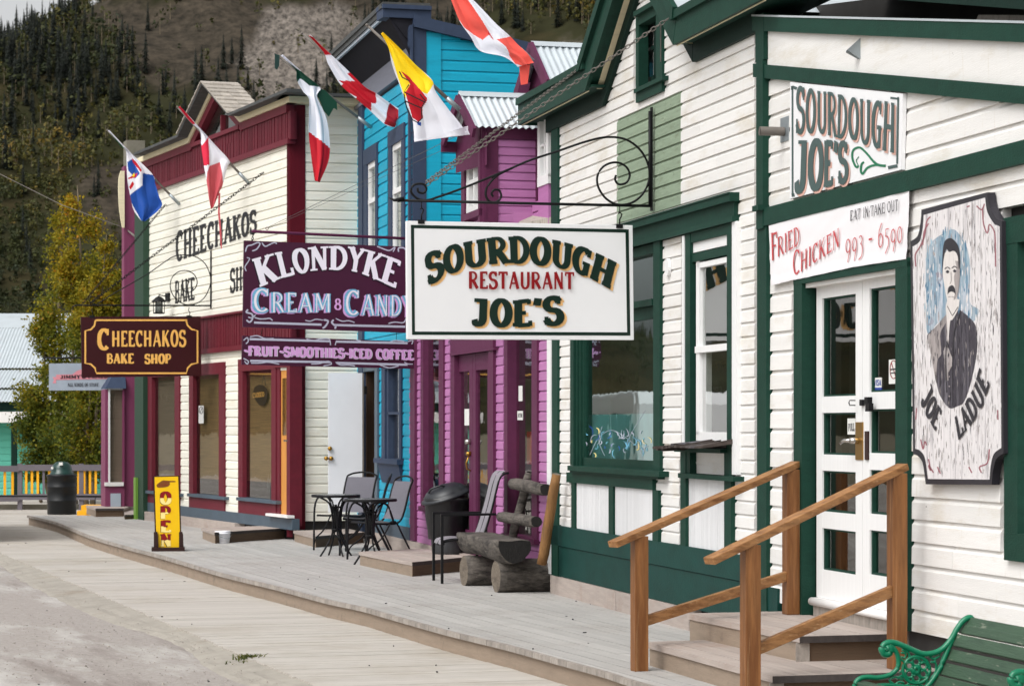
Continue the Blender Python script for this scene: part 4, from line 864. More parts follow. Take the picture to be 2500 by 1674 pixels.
for xa,xb in ((1396,1404),(1487,1497.5),(1594,1608)): w_.box(J,J.u(xb,.04),J.u(xa,.04),-.04,.045,z_sk,za)
w_.build('panel_frame','green_trim',root)
def bead(b,xa,xb,z0,z1,n0,n1,fr=J,pw=.06):
    u0,u1 = sorted((fr.u(xa,n1),fr.u(xb,n1))); k = max(1,round((u1-u0)/pw)); s_ = (u1-u0)/k
    for i in range(k): b.rv = random.random(); b.box(fr,u0+i*s_+.0015,u0+(i+1)*s_-.0015,n0,n1,z0,z1)
    b.box(fr,u0,u1,n0,n1-.006,z0,z1)
b = MB(); bead(b,1404,1487,z_sk,za,-.04,.025); parts(b,'beadboard_panel','beadboard',root); b = MB(); bead(b,1497.5,1594,z_sk,za,-.04,.025); parts(b,'beadboard_panel','beadboard',root); b = MB(); bead(b,1675,1769,z_sk,z(1675,1164),-.04,.025); parts(b,'beadboard_panel','beadboard',root)
# narrow sash window with broken shelf
w_ = MB(); u = lambda x: J.u(x,.04); zsb = z(1658,1153)
for xa,xb in ((1673,1686),(1776,1788)): w_.box(J,u(xb),u(xa),-.04,.045,zsb,z_h0)
w_.box(J,u(1777),u(1684),-.04,.03,z(1690,640),z(1690,620)); w_.box(J,u(1777),u(1684),-.04,.04,z(1673,597),z_h0)
w_.box(J,u(1677),u(1664),-.04,.05,z_sk,z(1664,1100)); w_.box(J,u(1788),u(1771),-.04,.05,z_sk,z(1664,1100)); w_.box(J,u(1775),u(1661),-.04,.09,z(1661,1102),z(1661,1092)); wo = w_.build('window','green_trim',root)
w_ = MB(); w_.box(J,J.u(1793,.09),J.u(1658,.09),-.04,.1,z(1658,1164),z(1658,1153)); w_.build('sill','green_trim',wo)
w_ = MB(); w_.box(J,u(1674),u(1669.5),-.04,.055,zJ(1670,1100),z_h0-.01); w_.box(J,u(1801),u(1790),-.04,.05,z(1664,1150),z_h0-.0); w_.box(J,u(1777),u(1685),-.03,.02,z(1690,617),z(1690,593)); w_.build('outer_trim','white_paint',wo)
w_ = MB(); n0,n1_ = -.02,.02
for (xa,xb,ya,yb) in ((1693,1701,640,1060),(1774,1782,640,1060)): w_.box(J,u(xb),u(xa),n0,n1_,z(1690,yb),z(1690,ya))
w_.box(J,u(1778),u(1695),n0,n1_,z(1700,655),z(1700,642)); w_.box(J,u(1778),u(1693),n0,.03,z(1693,862),z(1693,846)); w_.box(J,u(1778),u(1693),n0,n1_,z(1700,1075),z(1700,1054)); w_.box(J,u(1709),u(1702),n0-.03,-.005,z(1690,1060),z(1690,855)); w_.build('sash','white_paint',wo)
w_ = MB(); w_.box(J,u(1776),u(1696),-.01,-.005,z(1690,1062),z(1690,645)); w_.build('pane','glass',wo)
w_ = MB(); w_.box(J,u(1776),u(1690),-.4,-.37,z(1690,850),z(1690,640)); w_.build('curtain','curtain',wo)
w_ = MB(); w_.box(J,u(1766),u(1722),-.16,-.14,z(1722,985),z(1722,905)); bb = MB(); 
text(bb,J,"CLOSED",[(0,1728,962,1728,946),(1,1764,960,1764,943)],th=.26,n=-.138,mi=0); bb.v += []; wn_ = w_.build('window_card','old_green',wo); bb.build('lettering','ink_charcoal',wn_)
b = MB(); siding(b,J,[(u(1771),z(1664,1153)),(u(1677),z(1664,1153)),(u(1677),z(1664,1103)),(u(1771),z(1664,1103))],[],.085,th=-.005,back=-.04); parts(b,'niche_boards','white_board',root)
b = MB(); rn = random.Random(11); zs_ = z(1661,1090)
for i in range(16):
    q = i/16; u0_ = J.u(1772,.0); u1_ = J.u(1690,0); ua = u0_+(u1_-u0_)*q; ub = ua+(u1_-u0_)/15; nn = .26+rn.uniform(-.05,.09); zz = zs_+.02+.018*math.sin(q*5)+rn.uniform(-.004,.008)
    b.rv = rn.random(); b.hexa([J.P(ua,0,zz-.02),J.P(ub,0,zz-.02),J.P(ub,nn,zz-.03),J.P(ua,nn,zz-.03),J.P(ua,0,zz+.012),J.P(ub,0,zz+.016),J.P(ub,nn,zz-.012),J.P(ua,nn,zz-.01)])
for i in range(8):
    b.rv = rn.random(); ua = J.u(1772-i*7,.1); b.hexa([J.P(ua,.05,zs_+.03),J.P(ua+.12,.05,zs_+.03),J.P(ua+.12,.3,zs_+.0),J.P(ua,.27,zs_+.0),J.P(ua,.05,zs_+.04+rn.uniform(0,.03)),J.P(ua+.12,.05,zs_+.045),J.P(ua+.12,.3,zs_+.012),J.P(ua,.27,zs_+.018)])
wo = b.build('broken_shelf','ragged',root)
b = MB(); b.tube([J.P(J.u(1641),.02,z(1641,640)),J.P(J.u(1641),.045,z(1641,640)),],.001,5); cpl = 0
b.prism(J,[(J.u(1641)+.05*math.cos(a),z(1641,651)+.07*math.sin(a)) for a in [i*math.pi/9 for i in range(18)]],.02,.045); parts(b,'cleat','white_paint',root)

# ---------------------------------------------------------------- extension with the entrance
root = EX = thing('entrance_annexe','white lean-to annexe with sloping green parapet bands and the double entrance door','building',(*[J.P(J.u(2200),0,0)[i] for i in (0,1)],0))
z = lambda x,y,n=.04: J.z(x,y,n); u = lambda x,n=.04: J.u(x,n)
zb1,zb0 = z(1853,513),z(1873,551)
door_t = J.z(1993,692,-.035); door_b = J.z(1993,1456,-.035)
hole_d = (J.u(2216),J.u(1941),door_b-.3,z(1941,684))
hw = (J.u(2800),J.u(2452),z(2452,1364),z(2451,535))
uF = J.u(2900)
b = MB(); siding(b,J,[(uF,z(2224,1524,.02)),(J.u(2219),z(2224,1524,.02)),(J.u(2219),z(1872,1466)),(J.u(1868),z(1872,1466)),(J.u(1868),zb1),(uF,zb1)],[hole_d,hw],.129,back=-.04,th=.024); parts(b,'siding','white_board',root)
b = MB()                                               # upper boards between the two bands, cut by the sloping band
zl = lambda xx,a,b_: None
top = [(u(1855),z(1855,189)),(u(2500),z(2500,253))]; sl = (top[1][1]-top[0][1])/(top[1][0]-top[0][0]); zat = lambda uu,x0,y0: z(x0,y0)+(uu-u(x0))*sl
siding(b,J,[(uF,zb1),(J.u(1862),zb1),(J.u(1862),zat(J.u(1862),1855,170)),(uF,zat(uF,1855,170))],[],.129,back=-.04,th=.022,z0=zb1-.02); parts(b,'upper_siding','white_board',root)
b = MB(); q = lambda x0,y0,x1,y1: [(u(1843),zat(u(1843),x0,y0)),(uF,zat(uF,x0,y0)),(uF,zat(uF,x1,y1)),(u(1843),zat(u(1843),x1,y1))]
b.rv = .9; b.prism(J,q(1850,76,1850,41),-.05,.06); b.rv = .6; b.prism(J,q(1855,190,1855,157),-.05,.055); b.rv = .8; b.box(J,uF,u(1850,.06),-.04,.06,zb0,zb1); parts(b,'parapet_band','green_trim',root)
b = MB(); b.prism(J,q(1855,158,1850,75),-.05,.03); parts(b,'fascia_panel','white_board',root)
b = MB(); b.prism(J,q(1850,41,1850,36.5),-.35,.066); parts(b,'flashing','chrome' if 0 else 'tin_roof',root)
b = MB(); b.fb(J,1848,1871,545,1492,-.05,.05,1850); parts(b,'corner_board','green_trim',root); b = MB(); b.fb(J,1846,1862,150,560,-.05,.064,1850); b.fb(J,1844,1864,38,150.5,-.05,.062,1850); parts(b,'corner_board','green_trim',root); b = MB(); b.fb(J,1836,1851,500,513,-.05,.1,1850); parts(b,'corner_board','green_trim',root)
b = MB(); ub_ = J.u(1868); b.box(J,uF,ub_,-6,-.6,-.2,zb1); b.box(J,uF,ub_,-.6,-.045,z(1941,680),zb1+.25); b.box(J,uF,J.u(2216),-.6,-.045,-.2,door_b-.05); b.prism(J,[(ub_,zb1+.2),(uF,zb1+.2),(uF,zat(uF,1850,80)),(ub_,zat(ub_,1850,80))],-1,-.06); parts(b,'inner_wall','interior',root)
b = MB(); b.prism(J,[(J.u(1868,-.6),zat(u(1900),1850,36)-.3),(uF,zat(uF,1850,36)-.3),(uF,zat(uF,1850,-120)),(J.u(1868,-.6),zat(u(1900),1850,-120))],-1.2,-.9); parts(b,'back_wall','interior',root)
b = MB(); pa = (J.u(1968,.1),J.z(1968,0,.1)); pb = (J.u(2500,.1),J.z(2500,30,.1)); s2 = (pb[1]-pa[1])/(pb[0]-pa[0]); e_ = J.u(1800,.1); zz = lambda uu: pa[1]+(uu-pa[0])*s2
b.prism(J,[(e_-.3,zz(e_)),(uF,zz(uF)),(uF,zz(uF)+.3),(e_-.3,zz(e_)+.3)],-.0,.1); b.prism(J,[(e_-.3,zz(e_)+.02),(uF,zz(uF)+.02),(uF,zz(uF)+.05),(e_-.3,zz(e_)+.05)],-1.2,.0); parts(b,'upper_eave','green_dark',root)
b = MB(); b.prism(J,[(u(2325),zat(u(2325),1850,36)),(u(2560),zat(u(2560),1850,36)),(u(2560),zat(u(2560),1850,24)),(u(2330),zat(u(2330),1850,26))],-.3,-.1); parts(b,'loose_board','nosing',root)
b = MB(); b.box(J,uF,J.u(2216),-.5,-.01,-.2,z(2224,1524,.02)-.01); parts(b,'foundation','interior',root)
# double door
b = MB(); zh = z(1941,684); zf = z(1961,1500)
b.box(J,u(1961),u(1941),-.04,.05,zf,zh); b.box(J,u(2219),u(2189.5),-.04,.05,z(2219,1540),zh); b.box(J,u(2219),u(1941),-.04,.052,z(1966,691.5),zh+.02); b.box(J,J.u(1963.5,.03),J.u(1959,.03),-.08,.03,zf,zh); b.box(J,J.u(2219),J.u(2190,.04),-.08,-.04,zf,zh); DF = b.build('door_frame','green_trim',root)
b = MB(); nd = -.035; zd = lambda x,y: J.z(x,y,nd); ud = lambda x: J.u(x,nd)
def leaf(x0,x1,gx0,gx1,rows,name,ref):
    b = MB(); us_ = (ud(x0)-.003,ud(x1)+.003); a,c = ud(gx0),ud(gx1)
    b.box(J,a,us_[0],nd-.045,nd,door_b,door_t); b.box(J,us_[1],c,nd-.045,nd,door_b,door_t); zz_ = [door_b]+[v for r_ in reversed(rows) for v in (zd(ref,r_[1]),zd(ref,r_[0]))]+[door_t]
    for i in range(0,len(zz_),2): b.box(J,c,a,nd-.045,nd-.001,zz_[i],zz_[i+1])
    d = b.build(name,'door_paint',root)
    t_ = MB()
    for r_ in rows:
        z1_,z0_ = zd(ref,r_[0]),zd(ref,r_[1]); m_ = .012
        t_.box(J,c,a,nd-.044,nd-.012,z0_,z0_+m_); t_.box(J,c,a,nd-.044,nd-.012,z1_-m_,z1_); t_.box(J,a-m_*2.2,a,nd-.044,nd-.012,z0_+m_,z1_-m_); t_.box(J,c,c+m_,nd-.044,nd-.012,z0_+m_,z1_-m_)
    t_.build('glazing_bead','green_trim',d)
    for r_ in rows: t_ = MB(); t_.box(J,c,a,nd-.035,nd-.03,zd(ref,r_[1]),zd(ref,r_[0])); t_.build('pane','glass_dark',d)
    return d
DL = leaf(1993,2105.5,2007,2089,[(728.5,968),(1007.5,1108.5),(1148,1247),(1288,1389)],'door_leaf',2007)
DR = leaf(2105.5,2216,2123,2200,[(705,957),(998.6,1105),(1146,1253),(1293,1401)],'door_leaf',2123)
b = MB(); b.fb(J,2088,2106,1030,1122,nd,nd+.006,2088); b.build('brass_plate','brass',DL)
b = MB(); P_ = J.P(ud(2097),nd,zd(2097,1075)); b.tube([P_,P_+Vector((-.06*.97,-.06*.2,0))],[.022,.018],12); q_ = P_+Vector((-.055*.97,-.055*.2,0)); b.tube([q_,q_+Vector((-.035,.05,.0)),q_+Vector((-.05,.11,-.02))],[.012,.011,.007],8); b.build('handle','chrome',DL)
b = MB(); b.fb(J,2110.5,2118.5,1052,1122,nd,nd+.01,2110); b.build('pull_plate','brown_frame',DR)
b = MB(); b.fb(J,2098,2104,975,990,nd,nd+.02,2098); P_ = J.P(ud(2096),nd+.02,zd(2096,983)); b.tube([P_+Vector((.0,0,.015)),P_+Vector((-.035,0,.015)),P_+Vector((-.04,0,0)),P_+Vector((-.035,0,-.015)),P_+Vector((0,0,-.015))],.004,6); b.build('hasp','black_metal',DL)
b = MB(); b.fb(J,2110,2118,969,986,nd,nd+.03,2110); b.fb(J,2112,2121,984,1004,nd+.02,nd+.05,2112); b.build('padlock','black_metal',DR)
b = MB(); b.fb(J,2069,2088,1021,1060,nd-.027,nd-.025,2069); sg = b.build('paper_notice','paper',DL); b = MB(); text(b,J,"PULL",[(0,2071,1052,2071,1034),(1,2087,1051,2087,1032)],th=.2,n=nd-.0245); b.build('lettering','ink_charcoal',sg)
b = MB(); b.fb(J,2133,2152,922,946,nd-.027,nd-.025,2133); sg = b.build('card_sticker','paper',DR); b = MB(); b.fb(J,2133,2152,946,955,nd-.027,nd-.0248,2133); text(b,J,"VISA",[(0,2134,941,2134,927),(1,2151.5,941,2151.5,926)],th=.24,n=nd-.0245,serif=0); b.build('lettering','visa_blue',sg)
b = MB(); b.fb(J,2170,2192,878,937,nd-.027,nd-.025,2170); sg = b.build('no_smoking_sticker','paper',DR); b = MB(); pline(b,J,ar(2181.5,902,8.5,22,0,360,20),2.2,nd-.0245,0); pline(b,J,[(2176,885),(2187,920)],2.2,nd-.0243,0); pline(b,J,[(2174,902),(2189,900)],4,nd-.0241,1); pline(b,J,[(2174,911),(2189,909)],3,nd-.0241,1); b.build('symbol',['ink_red','ink_black'],sg)
b = MB(); zsl = J.z(1971,1459,.03); u0,u1 = J.u(2196,.03),J.u(1971,.03)
b.tube([J.P(u0,.0,zsl-.02),J.P(u1,.0,zsl-.02)],.026,12); b.box(J,u0,u1,-.12,.0,zsl-.045,zsl+.004); b.build('sill','snowwhite',DF)
b = MB(); b.box(J,u0,u1,-.1,-.01,zsl-.2,zsl-.045); b.build('sill_board','nosing',DF)
b = MB(); b.box(J,J.u(2216),J.u(1975),-.8,-.75,door_b-.1,door_t); b.build('hall_back','interior_brown',DF)
# right-hand window
b = MB(); zt_,zb_ = z(2451,535),z(2452,1364); b.box(J,J.u(2484,.05),J.u(2451,.05),-.04,.05,zb_,zt_); b.box(J,J.u(2900),J.u(2450.5,.05),-.04,.053,z(2452,598),zt_+.003); b.box(J,J.u(2900),J.u(2452,.05),-.04,.053,zb_-.003,z(2452,1298)); wo = b.build('window','green_trim',root)
b = MB(); b.box(J,J.u(2900),J.u(2484),-.06,.0,zb_,zt_); b.build('sash','white_paint',wo)
# vent pipe and bracket
b = MB(); b.fb(J,1905,1924,290,349,.02,.028,1905); wo = b.build('vent_plate','galv',root)
b = MB(); P_ = J.P(J.u(1914,.03),.03,z(1914,320)); b.tube([P_,P_+Vector((-.165,-.03,.0))],.03,14,cap=False); b.tube([P_+Vector((-.164,-.03,0)),P_+Vector((-.165,-.03,0))],.026,14); b.build('vent_pipe','pole_grey',wo)
b = MB(); a_ = [(J.u(2101,.03),z(2101,92)),(J.u(2101,.03),z(2101,143))]
p0,p1 = J.P(a_[0][0],.03,a_[0][1]),J.P(a_[1][0],.03,a_[1][1]); p2 = (p0+p1)/2+Vector((-.085,-.02,-.01)); d_ = Vector((.0,.05,0))
b.hexa([p0,p0+d_,p1+d_,p1,p0+Vector((-.004,0,0)),p2+d_,p2+Vector((.0,.05,-.01)),p2]); b.quad(p0,p1,p2); b.build('hinge_bracket','galv',root)

# ---------------------------------------------------------------- pink shop
root = PK = thing('pink_shop','pink clapboard shop with purple trim, glazed double door and a tin-roofed bay above','building',(*[J.P(J.u(1150),0,0)[i] for i in (0,1)],0))
zp0 = DZ+.16; u0,u1 = J.u(1340),J.u(1003); zpt = 3.75
hs_ = [(J.u(a),J.u(c),y0,y1) for a,c,y0,y1 in ((1084,1029,.75,3.1),(1206,1102,zp0-.1,3.0),(1313,1233,.62,3.35))]
b = MB(); siding(b,J,[(u0,zp0),(u1,zp0),(u1,zpt),(u0,zpt)],hs_,.0935,back=-.04); parts(b,'siding','pink_board',root)
b = MB(); b.box(J,u0,u1,-5,-.5,0,zpt-.3); b.box(J,u0,u1,-.5,-.045,3.3,zpt); b.box(J,u0,u1,-.5,-.045,0,zp0+.2); parts(b,'inner_wall','interior',root)
b = MB(); b.fb(J,1001,1012,560,1318,-.05,.05,1005); parts(b,'corner_board','purple_trim',root)
b = MB(); b.box(J,J.u(1300),J.u(905),-.05,.06,DZ-.02,zp0-.002); parts(b,'base_board','tread',root)
def pwin(x0,x1,g0,g1,za,zb,root=root,trim='purple_trim',pane='glass_dark',pn=-.02):
    b = MB(); b.box(J,J.u(g0,.03),J.u(x0,.03),-.08,.04,za,zb); b.box(J,J.u(x1,.03),J.u(g1,.03),-.08,.04,za,zb); b.box(J,J.u(x1,.03),J.u(x0,.03),-.08,.042,zb,zb+.09); b.box(J,J.u(x1,.03)-.01,J.u(x0,.03)+.01,-.08,.07,za-.05,za); wo = b.build('window',trim,root)
    b = MB(); b.box(J,J.u(g1+1,pn),J.u(g0-4,pn),pn-.005,pn,za,zb); b.build('pane',pane,wo); return wo
wo = pwin(1029,1084,1035,1073,.75,3.0)
b = MB(); b.box(J,J.u(1076),J.u(1038),-.35,-.33,1.0,2.6); b.build('poster','ragged',wo)
wo = pwin(1233,1313,1241,1300,.62,3.2,pn=-.05)
b = MB(); b.box(J,J.u(1303,-.1),J.u(1262,-.1),-.3,-.28,2.55,3.2); b.build('hanging_board','brown_frame',wo)
b = MB(); b.box(J,J.u(1296,-.1),J.u(1262,-.1),-.32,-.2,1.3,1.62); b.build('red_cooler','flag_red',wo)
b = MB(); b.fb(J,1266,1275,942,979,-.049,-.047,1266); b.fb(J,1263,1276,1003,1025,-.049,-.047,1263); sg = b.build('window_sticker','paper',wo); b = MB(); text(b,J,"ATM",[(0,1264,1019,1264,1009),(1,1275,1019,1275,1008)],th=.2,n=-.046,serif=0); b.build('lettering','ink_charcoal',sg)
b = MB(); zh0 = J.z(1108,868,.04); zh1 = J.z(1102,848,.04)
b.box(J,J.u(1111,.04),J.u(1102,.04),-.06,.05,zp0-.02,zh0); b.box(J,J.u(1206,.04),J.u(1194,.04),-.06,.05,zp0-.02,zh0); b.box(J,J.u(1206,.04),J.u(1102,.04),-.06,.052,zh0,zh1+.12); b.box(J,J.u(1207,.06),J.u(1100,.06),-.06,.07,zh0,zh0+.025); df = b.build('door_frame','purple_trim',root)
for (xa,xb,ga,gb) in ((1111,1153.5,1119,1145.5),(1154,1194.5,1161,1190)):
    b = MB(); n0_,n1_ = -.045,.0; U = lambda x: J.u(x,n1_); zz1,zz0 = J.z(1119,908,n1_),zp0+.25
    b.box(J,U(ga),U(xa),n0_,n1_,zp0,zh0); b.box(J,U(xb),U(gb),n0_,n1_,zp0,zh0); b.box(J,U(gb),U(ga),n0_,n1_-.002,zz1,zh0); b.box(J,U(gb),U(ga),n0_,n1_-.002,zp0,zz0); d = b.build('door_leaf','purple_trim',root)
    b = MB(); b.box(J,U(gb),U(ga),n0_+.015,n0_+.02,zz0,zz1); b.build('pane','glass_dark',d)
    if ga == 1119:
        b = MB(); P_ = J.P(U(1149.5),n1_,J.z(1149,1078,n1_)); b.tube([P_,P_+Vector((-.06,-.01,0))],[.03,.026],12); b.build('lock','chrome',d)
        b = MB(); P_ = J.P(U(1149.5),n1_,J.z(1149,1107,n1_)); b.tube([P_,P_+Vector((-.05,-.01,0))],[.028,.02],12); P2 = P_+Vector((0,0,-.1)); b.tube([P_+Vector((-.02,0,-.02)),P2+Vector((-.05,0,0)),P2+Vector((-.04,0,-.06)),P2+Vector((-.0,0,-.08))],.009,7); b.build('handle','brass',d)
        b = MB(); b.fb(J,1134,1145,998,1038,n0_+.021,n0_+.023,1134); b.build('paper_notice','paper',d)
b = MB(); pline(b,J,curve([(1094,839),(1097,831),(1099,840),(1103,833),(1107,839),(1112,832),(1116,838),(1122,833),(1128,838),(1134,833)],4),1.4,.03); parts(b,'painted_script','ink_charcoal',root)
# bay over the shop: street face, side wall turned to the viewer, tin gable roof
nB = .5; BS = Frame(tuple(J.P(J.u(1178,nB),nB,0)[:2]),(1,.2857),-1)      # side wall facing the viewer
zby = BS.z(1178,330); zb_low = 3.2
b = MB(); siding(b,BS,[(0,zb_low),(.85,zb_low),(.85,zby-.02),(0,zby-.02)],[],.0785,back=-.05); parts(b,'bay_siding','pink_board',root)
b = MB(); b.box(BS,.4,1.0,-.8,-.06,zb_low,zby); b.box(BS,0,.4,-.1,-.05,zb_low,zby); b.box(J,J.u(1178,nB)+.0,J.u(1135,nB),-.3,nB-.06,zb_low,BS.z(1178,515)); parts(b,'bay_wall','pink_board',root)
b = MB(); U = lambda x: BS.u(x,.03); b.box(BS,U(1187),U(1216),-.05,.035,zb_low,zby); b.box(BS,U(1179),U(1187),-.05,.04,zb_low,zby); b.box(BS,U(1308),U(1320),-.05,.05,zb_low,zby+.05); b.box(BS,-.02,.72,-.06,.045,BS.z(1200,339),BS.z(1200,311)); parts(b,'bay_trim','purple_trim',root)
b = MB(); UB = lambda x: J.u(x,nB); b.box(J,UB(1141),UB(1133),nB-.1,nB+.03,zb_low,zby-.0); b.box(J,UB(1178.5),UB(1174.5),nB-.1,nB+.03,zb_low,zby); b.box(J,UB(1178.5),UB(1133),nB-.1,nB+.03,J.z(1141,383,nB),zby+.1); b.box(J,UB(1178.5),UB(1135),nB-.1,nB+.04,J.z(1142,540,nB),J.z(1142,524,nB)); parts(b,'bay_frame','purple_trim',root)
b = MB(); zt_,zb_ = J.z(1142,383,nB),J.z(1142,522,nB)
b.box(J,UB(1147),UB(1141.5),nB-.06,nB+.012,zb_,zt_); b.box(J,UB(1175),UB(1170.5),nB-.06,nB+.012,zb_,zt_); b.box(J,UB(1175),UB(1141.5),nB-.06,nB+.014,zb_,zb_+.05); b.box(J,UB(1175),UB(1141.5),nB-.06,nB+.014,(zb_+zt_)/2-.01,(zb_+zt_)/2+.03); b.box(J,UB(1160),UB(1157),nB-.06,nB+.008,zb_,zt_); wo = b.build('window','white_paint',root)
b = MB(); b.box(J,UB(1174),UB(1142),nB-.05,nB-.045,zb_,zt_); b.build('pane','glass',wo); b = MB(); b.box(J,UB(1174),UB(1142),nB-.3,nB-.28,zb_,zt_); b.build('curtain','curtain',wo)
# roof of the bay
rz = BS.z(1119,226,.0); e0 = BS.P(U(1151),.12,BS.z(1151,309,.12)); r0 = Vector(at(1119,226,e0.y+.42)); Ld = Vector((.9615,.2747,0))*1.15
b = MB(); corr(b,e0,Ld,r0-e0,1,.011,.065); q_ = e0+ (r0-e0)*2; farE = Vector((r0.x+(r0.x-e0.x),r0.y+(r0.y-e0.y),e0.z)); corr(b,farE,Ld,r0-farE,1,.011,.065)
capd = (e0-r0)*.16; b.quad(r0+Vector((0,0,.015)),r0+Ld+Vector((0,0,.015)),r0+Ld+capd+Vector((0,0,.02)),r0+capd+Vector((0,0,.02))); parts(b,'bay_roof','tin_roof',root,fixn=False)
b = MB(); b.bar(e0+Vector((0,-.02,-.06)),r0+Vector((0,0,-.06)),.03,.1); b.bar(farE+Vector((0,0,-.06)),r0+Vector((0,0,-.06)),.03,.1); b.quad(e0+Vector((.12,.05,-.05)),r0+Vector((.12,.05,-.05)),farE+Vector((.12,.05,-.05)),farE+Vector((.12,.05,-.35)),e0+Vector((.12,.05,-.35))); b.bar(farE+Vector((-.02,0,-.1)),farE+Vector((-.02,0,-.1))+Ld,.03,.1); parts(b,'bay_gable','purple_trim',root)
# upper dormer roof next to the green eave
b = MB(); e1 = at(1340,196,25.2)+Vector((0,0,0)); r1 = at(1296,104,25.75); Ld2 = Vector((.9615,.2747,0))*2
e1b = at(1336,196,25.2); corr(b,e1b,Ld2,r1-e1b,1,.011,.065); farE1 = Vector((r1.x*2-e1b.x,r1.y*2-e1b.y,e1b.z)); corr(b,farE1,Ld2,r1-farE1,1,.011,.065); cd = (e1b-r1)*.14; b.quad(r1+Vector((0,0,.015)),r1+Ld2+Vector((0,0,.015)),r1+Ld2+cd+Vector((0,0,.02)),r1+cd+Vector((0,0,.02))); parts(b,'dormer_roof','tin_roof',root,fixn=False)
b = MB(); b.bar(e1b+Vector((0,0,-.05)),r1+Vector((0,0,-.05)),.03,.13); b.bar(farE1+Vector((0,0,-.05)),r1+Vector((0,0,-.05)),.03,.13); b.quad(e1b+Vector((.1,.05,0)),r1+Vector((.1,.05,0)),farE1+Vector((.1,.05,0))); zz_ = at(1266,268,25.7).z; b.quad(e1b+Vector((.12,.04,0)),farE1+Vector((.0,.04,0)),Vector((farE1.x,farE1.y+.04,zz_)),Vector((e1b.x+.12,e1b.y+.04,zz_))); b.bar(at(1268,262,25.9),at(1283,200,25.9),.05,.1); parts(b,'dormer_gable','purple_trim',root)
# wall strip with the tall white window beside the green corner
b = MB(); zt_,zb_ = J.z(1320,292),J.z(1320,442); b.box(J,J.u(1344),J.u(1319),-.08,.02,J.z(1320,560),zb_-.06); parts(b,'upper_wall','pink_board',root)
b = MB(); b.box(J,J.u(1325),J.u(1319.5),-.06,.03,zb_,zt_+.2); b.box(J,J.u(1346),J.u(1340.5),-.06,.03,zb_,zt_+.2); b.box(J,J.u(1346),J.u(1319.5),-.06,.032,zb_-.06,zb_+.03); b.box(J,J.u(1345),J.u(1324),-.06,.02,J.z(1330,357),J.z(1330,352)); b.box(J,J.u(1335),J.u(1333),-.06,.02,zb_,zt_+.2); wo = b.build('window','white_paint',root)
b = MB(); b.box(J,J.u(1345),J.u(1320),-.04,-.03,zb_,zt_+.2); b.build('pane','glass',wo); b = MB(); b.box(J,J.u(1345),J.u(1320),-.2,-.18,zb_-.1,zt_+.3); b.build('curtain','curtain',wo)
b = MB(); A_ = at(1262,548,24.9); B_ = at(1362,527,24.3); b.hexa([A_+Vector((0,0,-.06)),B_+Vector((0,0,-.06)),B_+Vector((.1,.6,.1)),A_+Vector((.1,.6,.1)),A_,B_,B_+Vector((.1,.6,.16)),A_+Vector((.1,.6,.16))]); parts(b,'shingle_ledge','shake',root)

# ---------------------------------------------------------------- blue house
root = BL = thing('blue_house','bright blue clapboard house with deep slate eaves, behind the flags','building',(*[J.P(J.u(940),0,0)[i] for i in (0,1)],0))
ucb = J.u(1008); ueb = J.u(874); ztop = J.z(1003,172,.02)
BC = Frame(tuple(J.P(ucb,0,0)[:2]),(1,.2857),-1)
hs_ = [(J.u(920),J.u(889),J.z(905,640),J.z(889,372)),(J.u(987),J.u(949),J.z(960,620),J.z(949,330)),(J.u(981),J.u(934),J.z(960,1130),J.z(960,880)),(J.u(921),J.u(885),DZ,J.z(900,905))]
ra_,rb_ = BC.uz(1014,70),BC.uz(1157,104); rk = lambda uu: ra_[1]+(uu-ra_[0])*(rb_[1]-ra_[1])/(rb_[0]-ra_[0])
b = MB(); siding(b,J,[(ucb,DZ+.3),(ueb,DZ+.3),(ueb,ztop),(ucb,ztop)],hs_,.138,back=-.04); siding(b,BC,[(0,2.6),(4.2,2.6),(4.2,rk(4.2)+.05),(0,rk(0)+.05)],[],.122,back=-.04); parts(b,'siding','blue_board',root)
b = MB(); b.box(J,ucb+.62,ueb,-4,-.4,0,ztop+.4); b.box(J,ucb+.62,ueb,-.4,-.045,J.z(949,330),ztop+.4); b.box(J,ucb+.62,ueb,-.4,-.045,J.z(905,860),J.z(905,650)); parts(b,'inner_wall','interior',root)
b = MB(); b.fb(BC,1009,1041,43,560,-.1,.045,1012); b.box(J,ucb,ucb+.09,-.05,.045,2.5,ztop+.6); parts(b,'corner_board','navy',root); b = MB(); b.fb(J,874,884,250,1300,-.05,.05,880); parts(b,'corner_board','navy',root)
b = MB(); b.fb(BC,1041,1077,80,560,-.1,.035,1041); parts(b,'corner_panel','blue_board',root)
b = MB(); b.box(J,ucb,ueb+.3,-.05,.03,ztop,ztop+.3); b.prism(J,[(ucb,ztop-.0),(ueb+.3,ztop),(ueb+.3,ztop+.05),(ucb,ztop+.05)],.03,.06); parts(b,'frieze','frieze_grey',root)
nE = .35; za,zb_ = J.z(936,43,nE),J.z(936,11,nE); ue0,ue1 = J.u(938,nE)-.0,J.u(810,nE)
b = MB(); b.box(J,ue0,ue1,nE-.03,nE,za,za+.1); parts(b,'eave_board','jsign',root)
b = MB(); b.box(J,ue0,ue1,nE,nE+.04,za+.1,zb_); b.box(J,ue0,ue1,-.2,nE+.02,zb_-.02,zb_+.02); b.box(J,ue0,ue1,nE,nE+.02,za+.04,za+.1); parts(b,'gutter','roof_edge',root)
EB = Frame(tuple(J.P(ue0,nE+.04,0)[:2]),(1,.2857),-1)
b = MB(); b.fb(EB,935,1053,12,42,-.3,.03,940); b.fb(EB,935,1054,10,20,-.3,.06,940); parts(b,'eave_end','navy',root); b = MB(); b.quad(J.P(ue0,nE-.04,za+.03),J.P(ue1,nE-.04,za+.03),J.P(ue1,.02,ztop+.29),J.P(ue0,.02,ztop+.29)); 
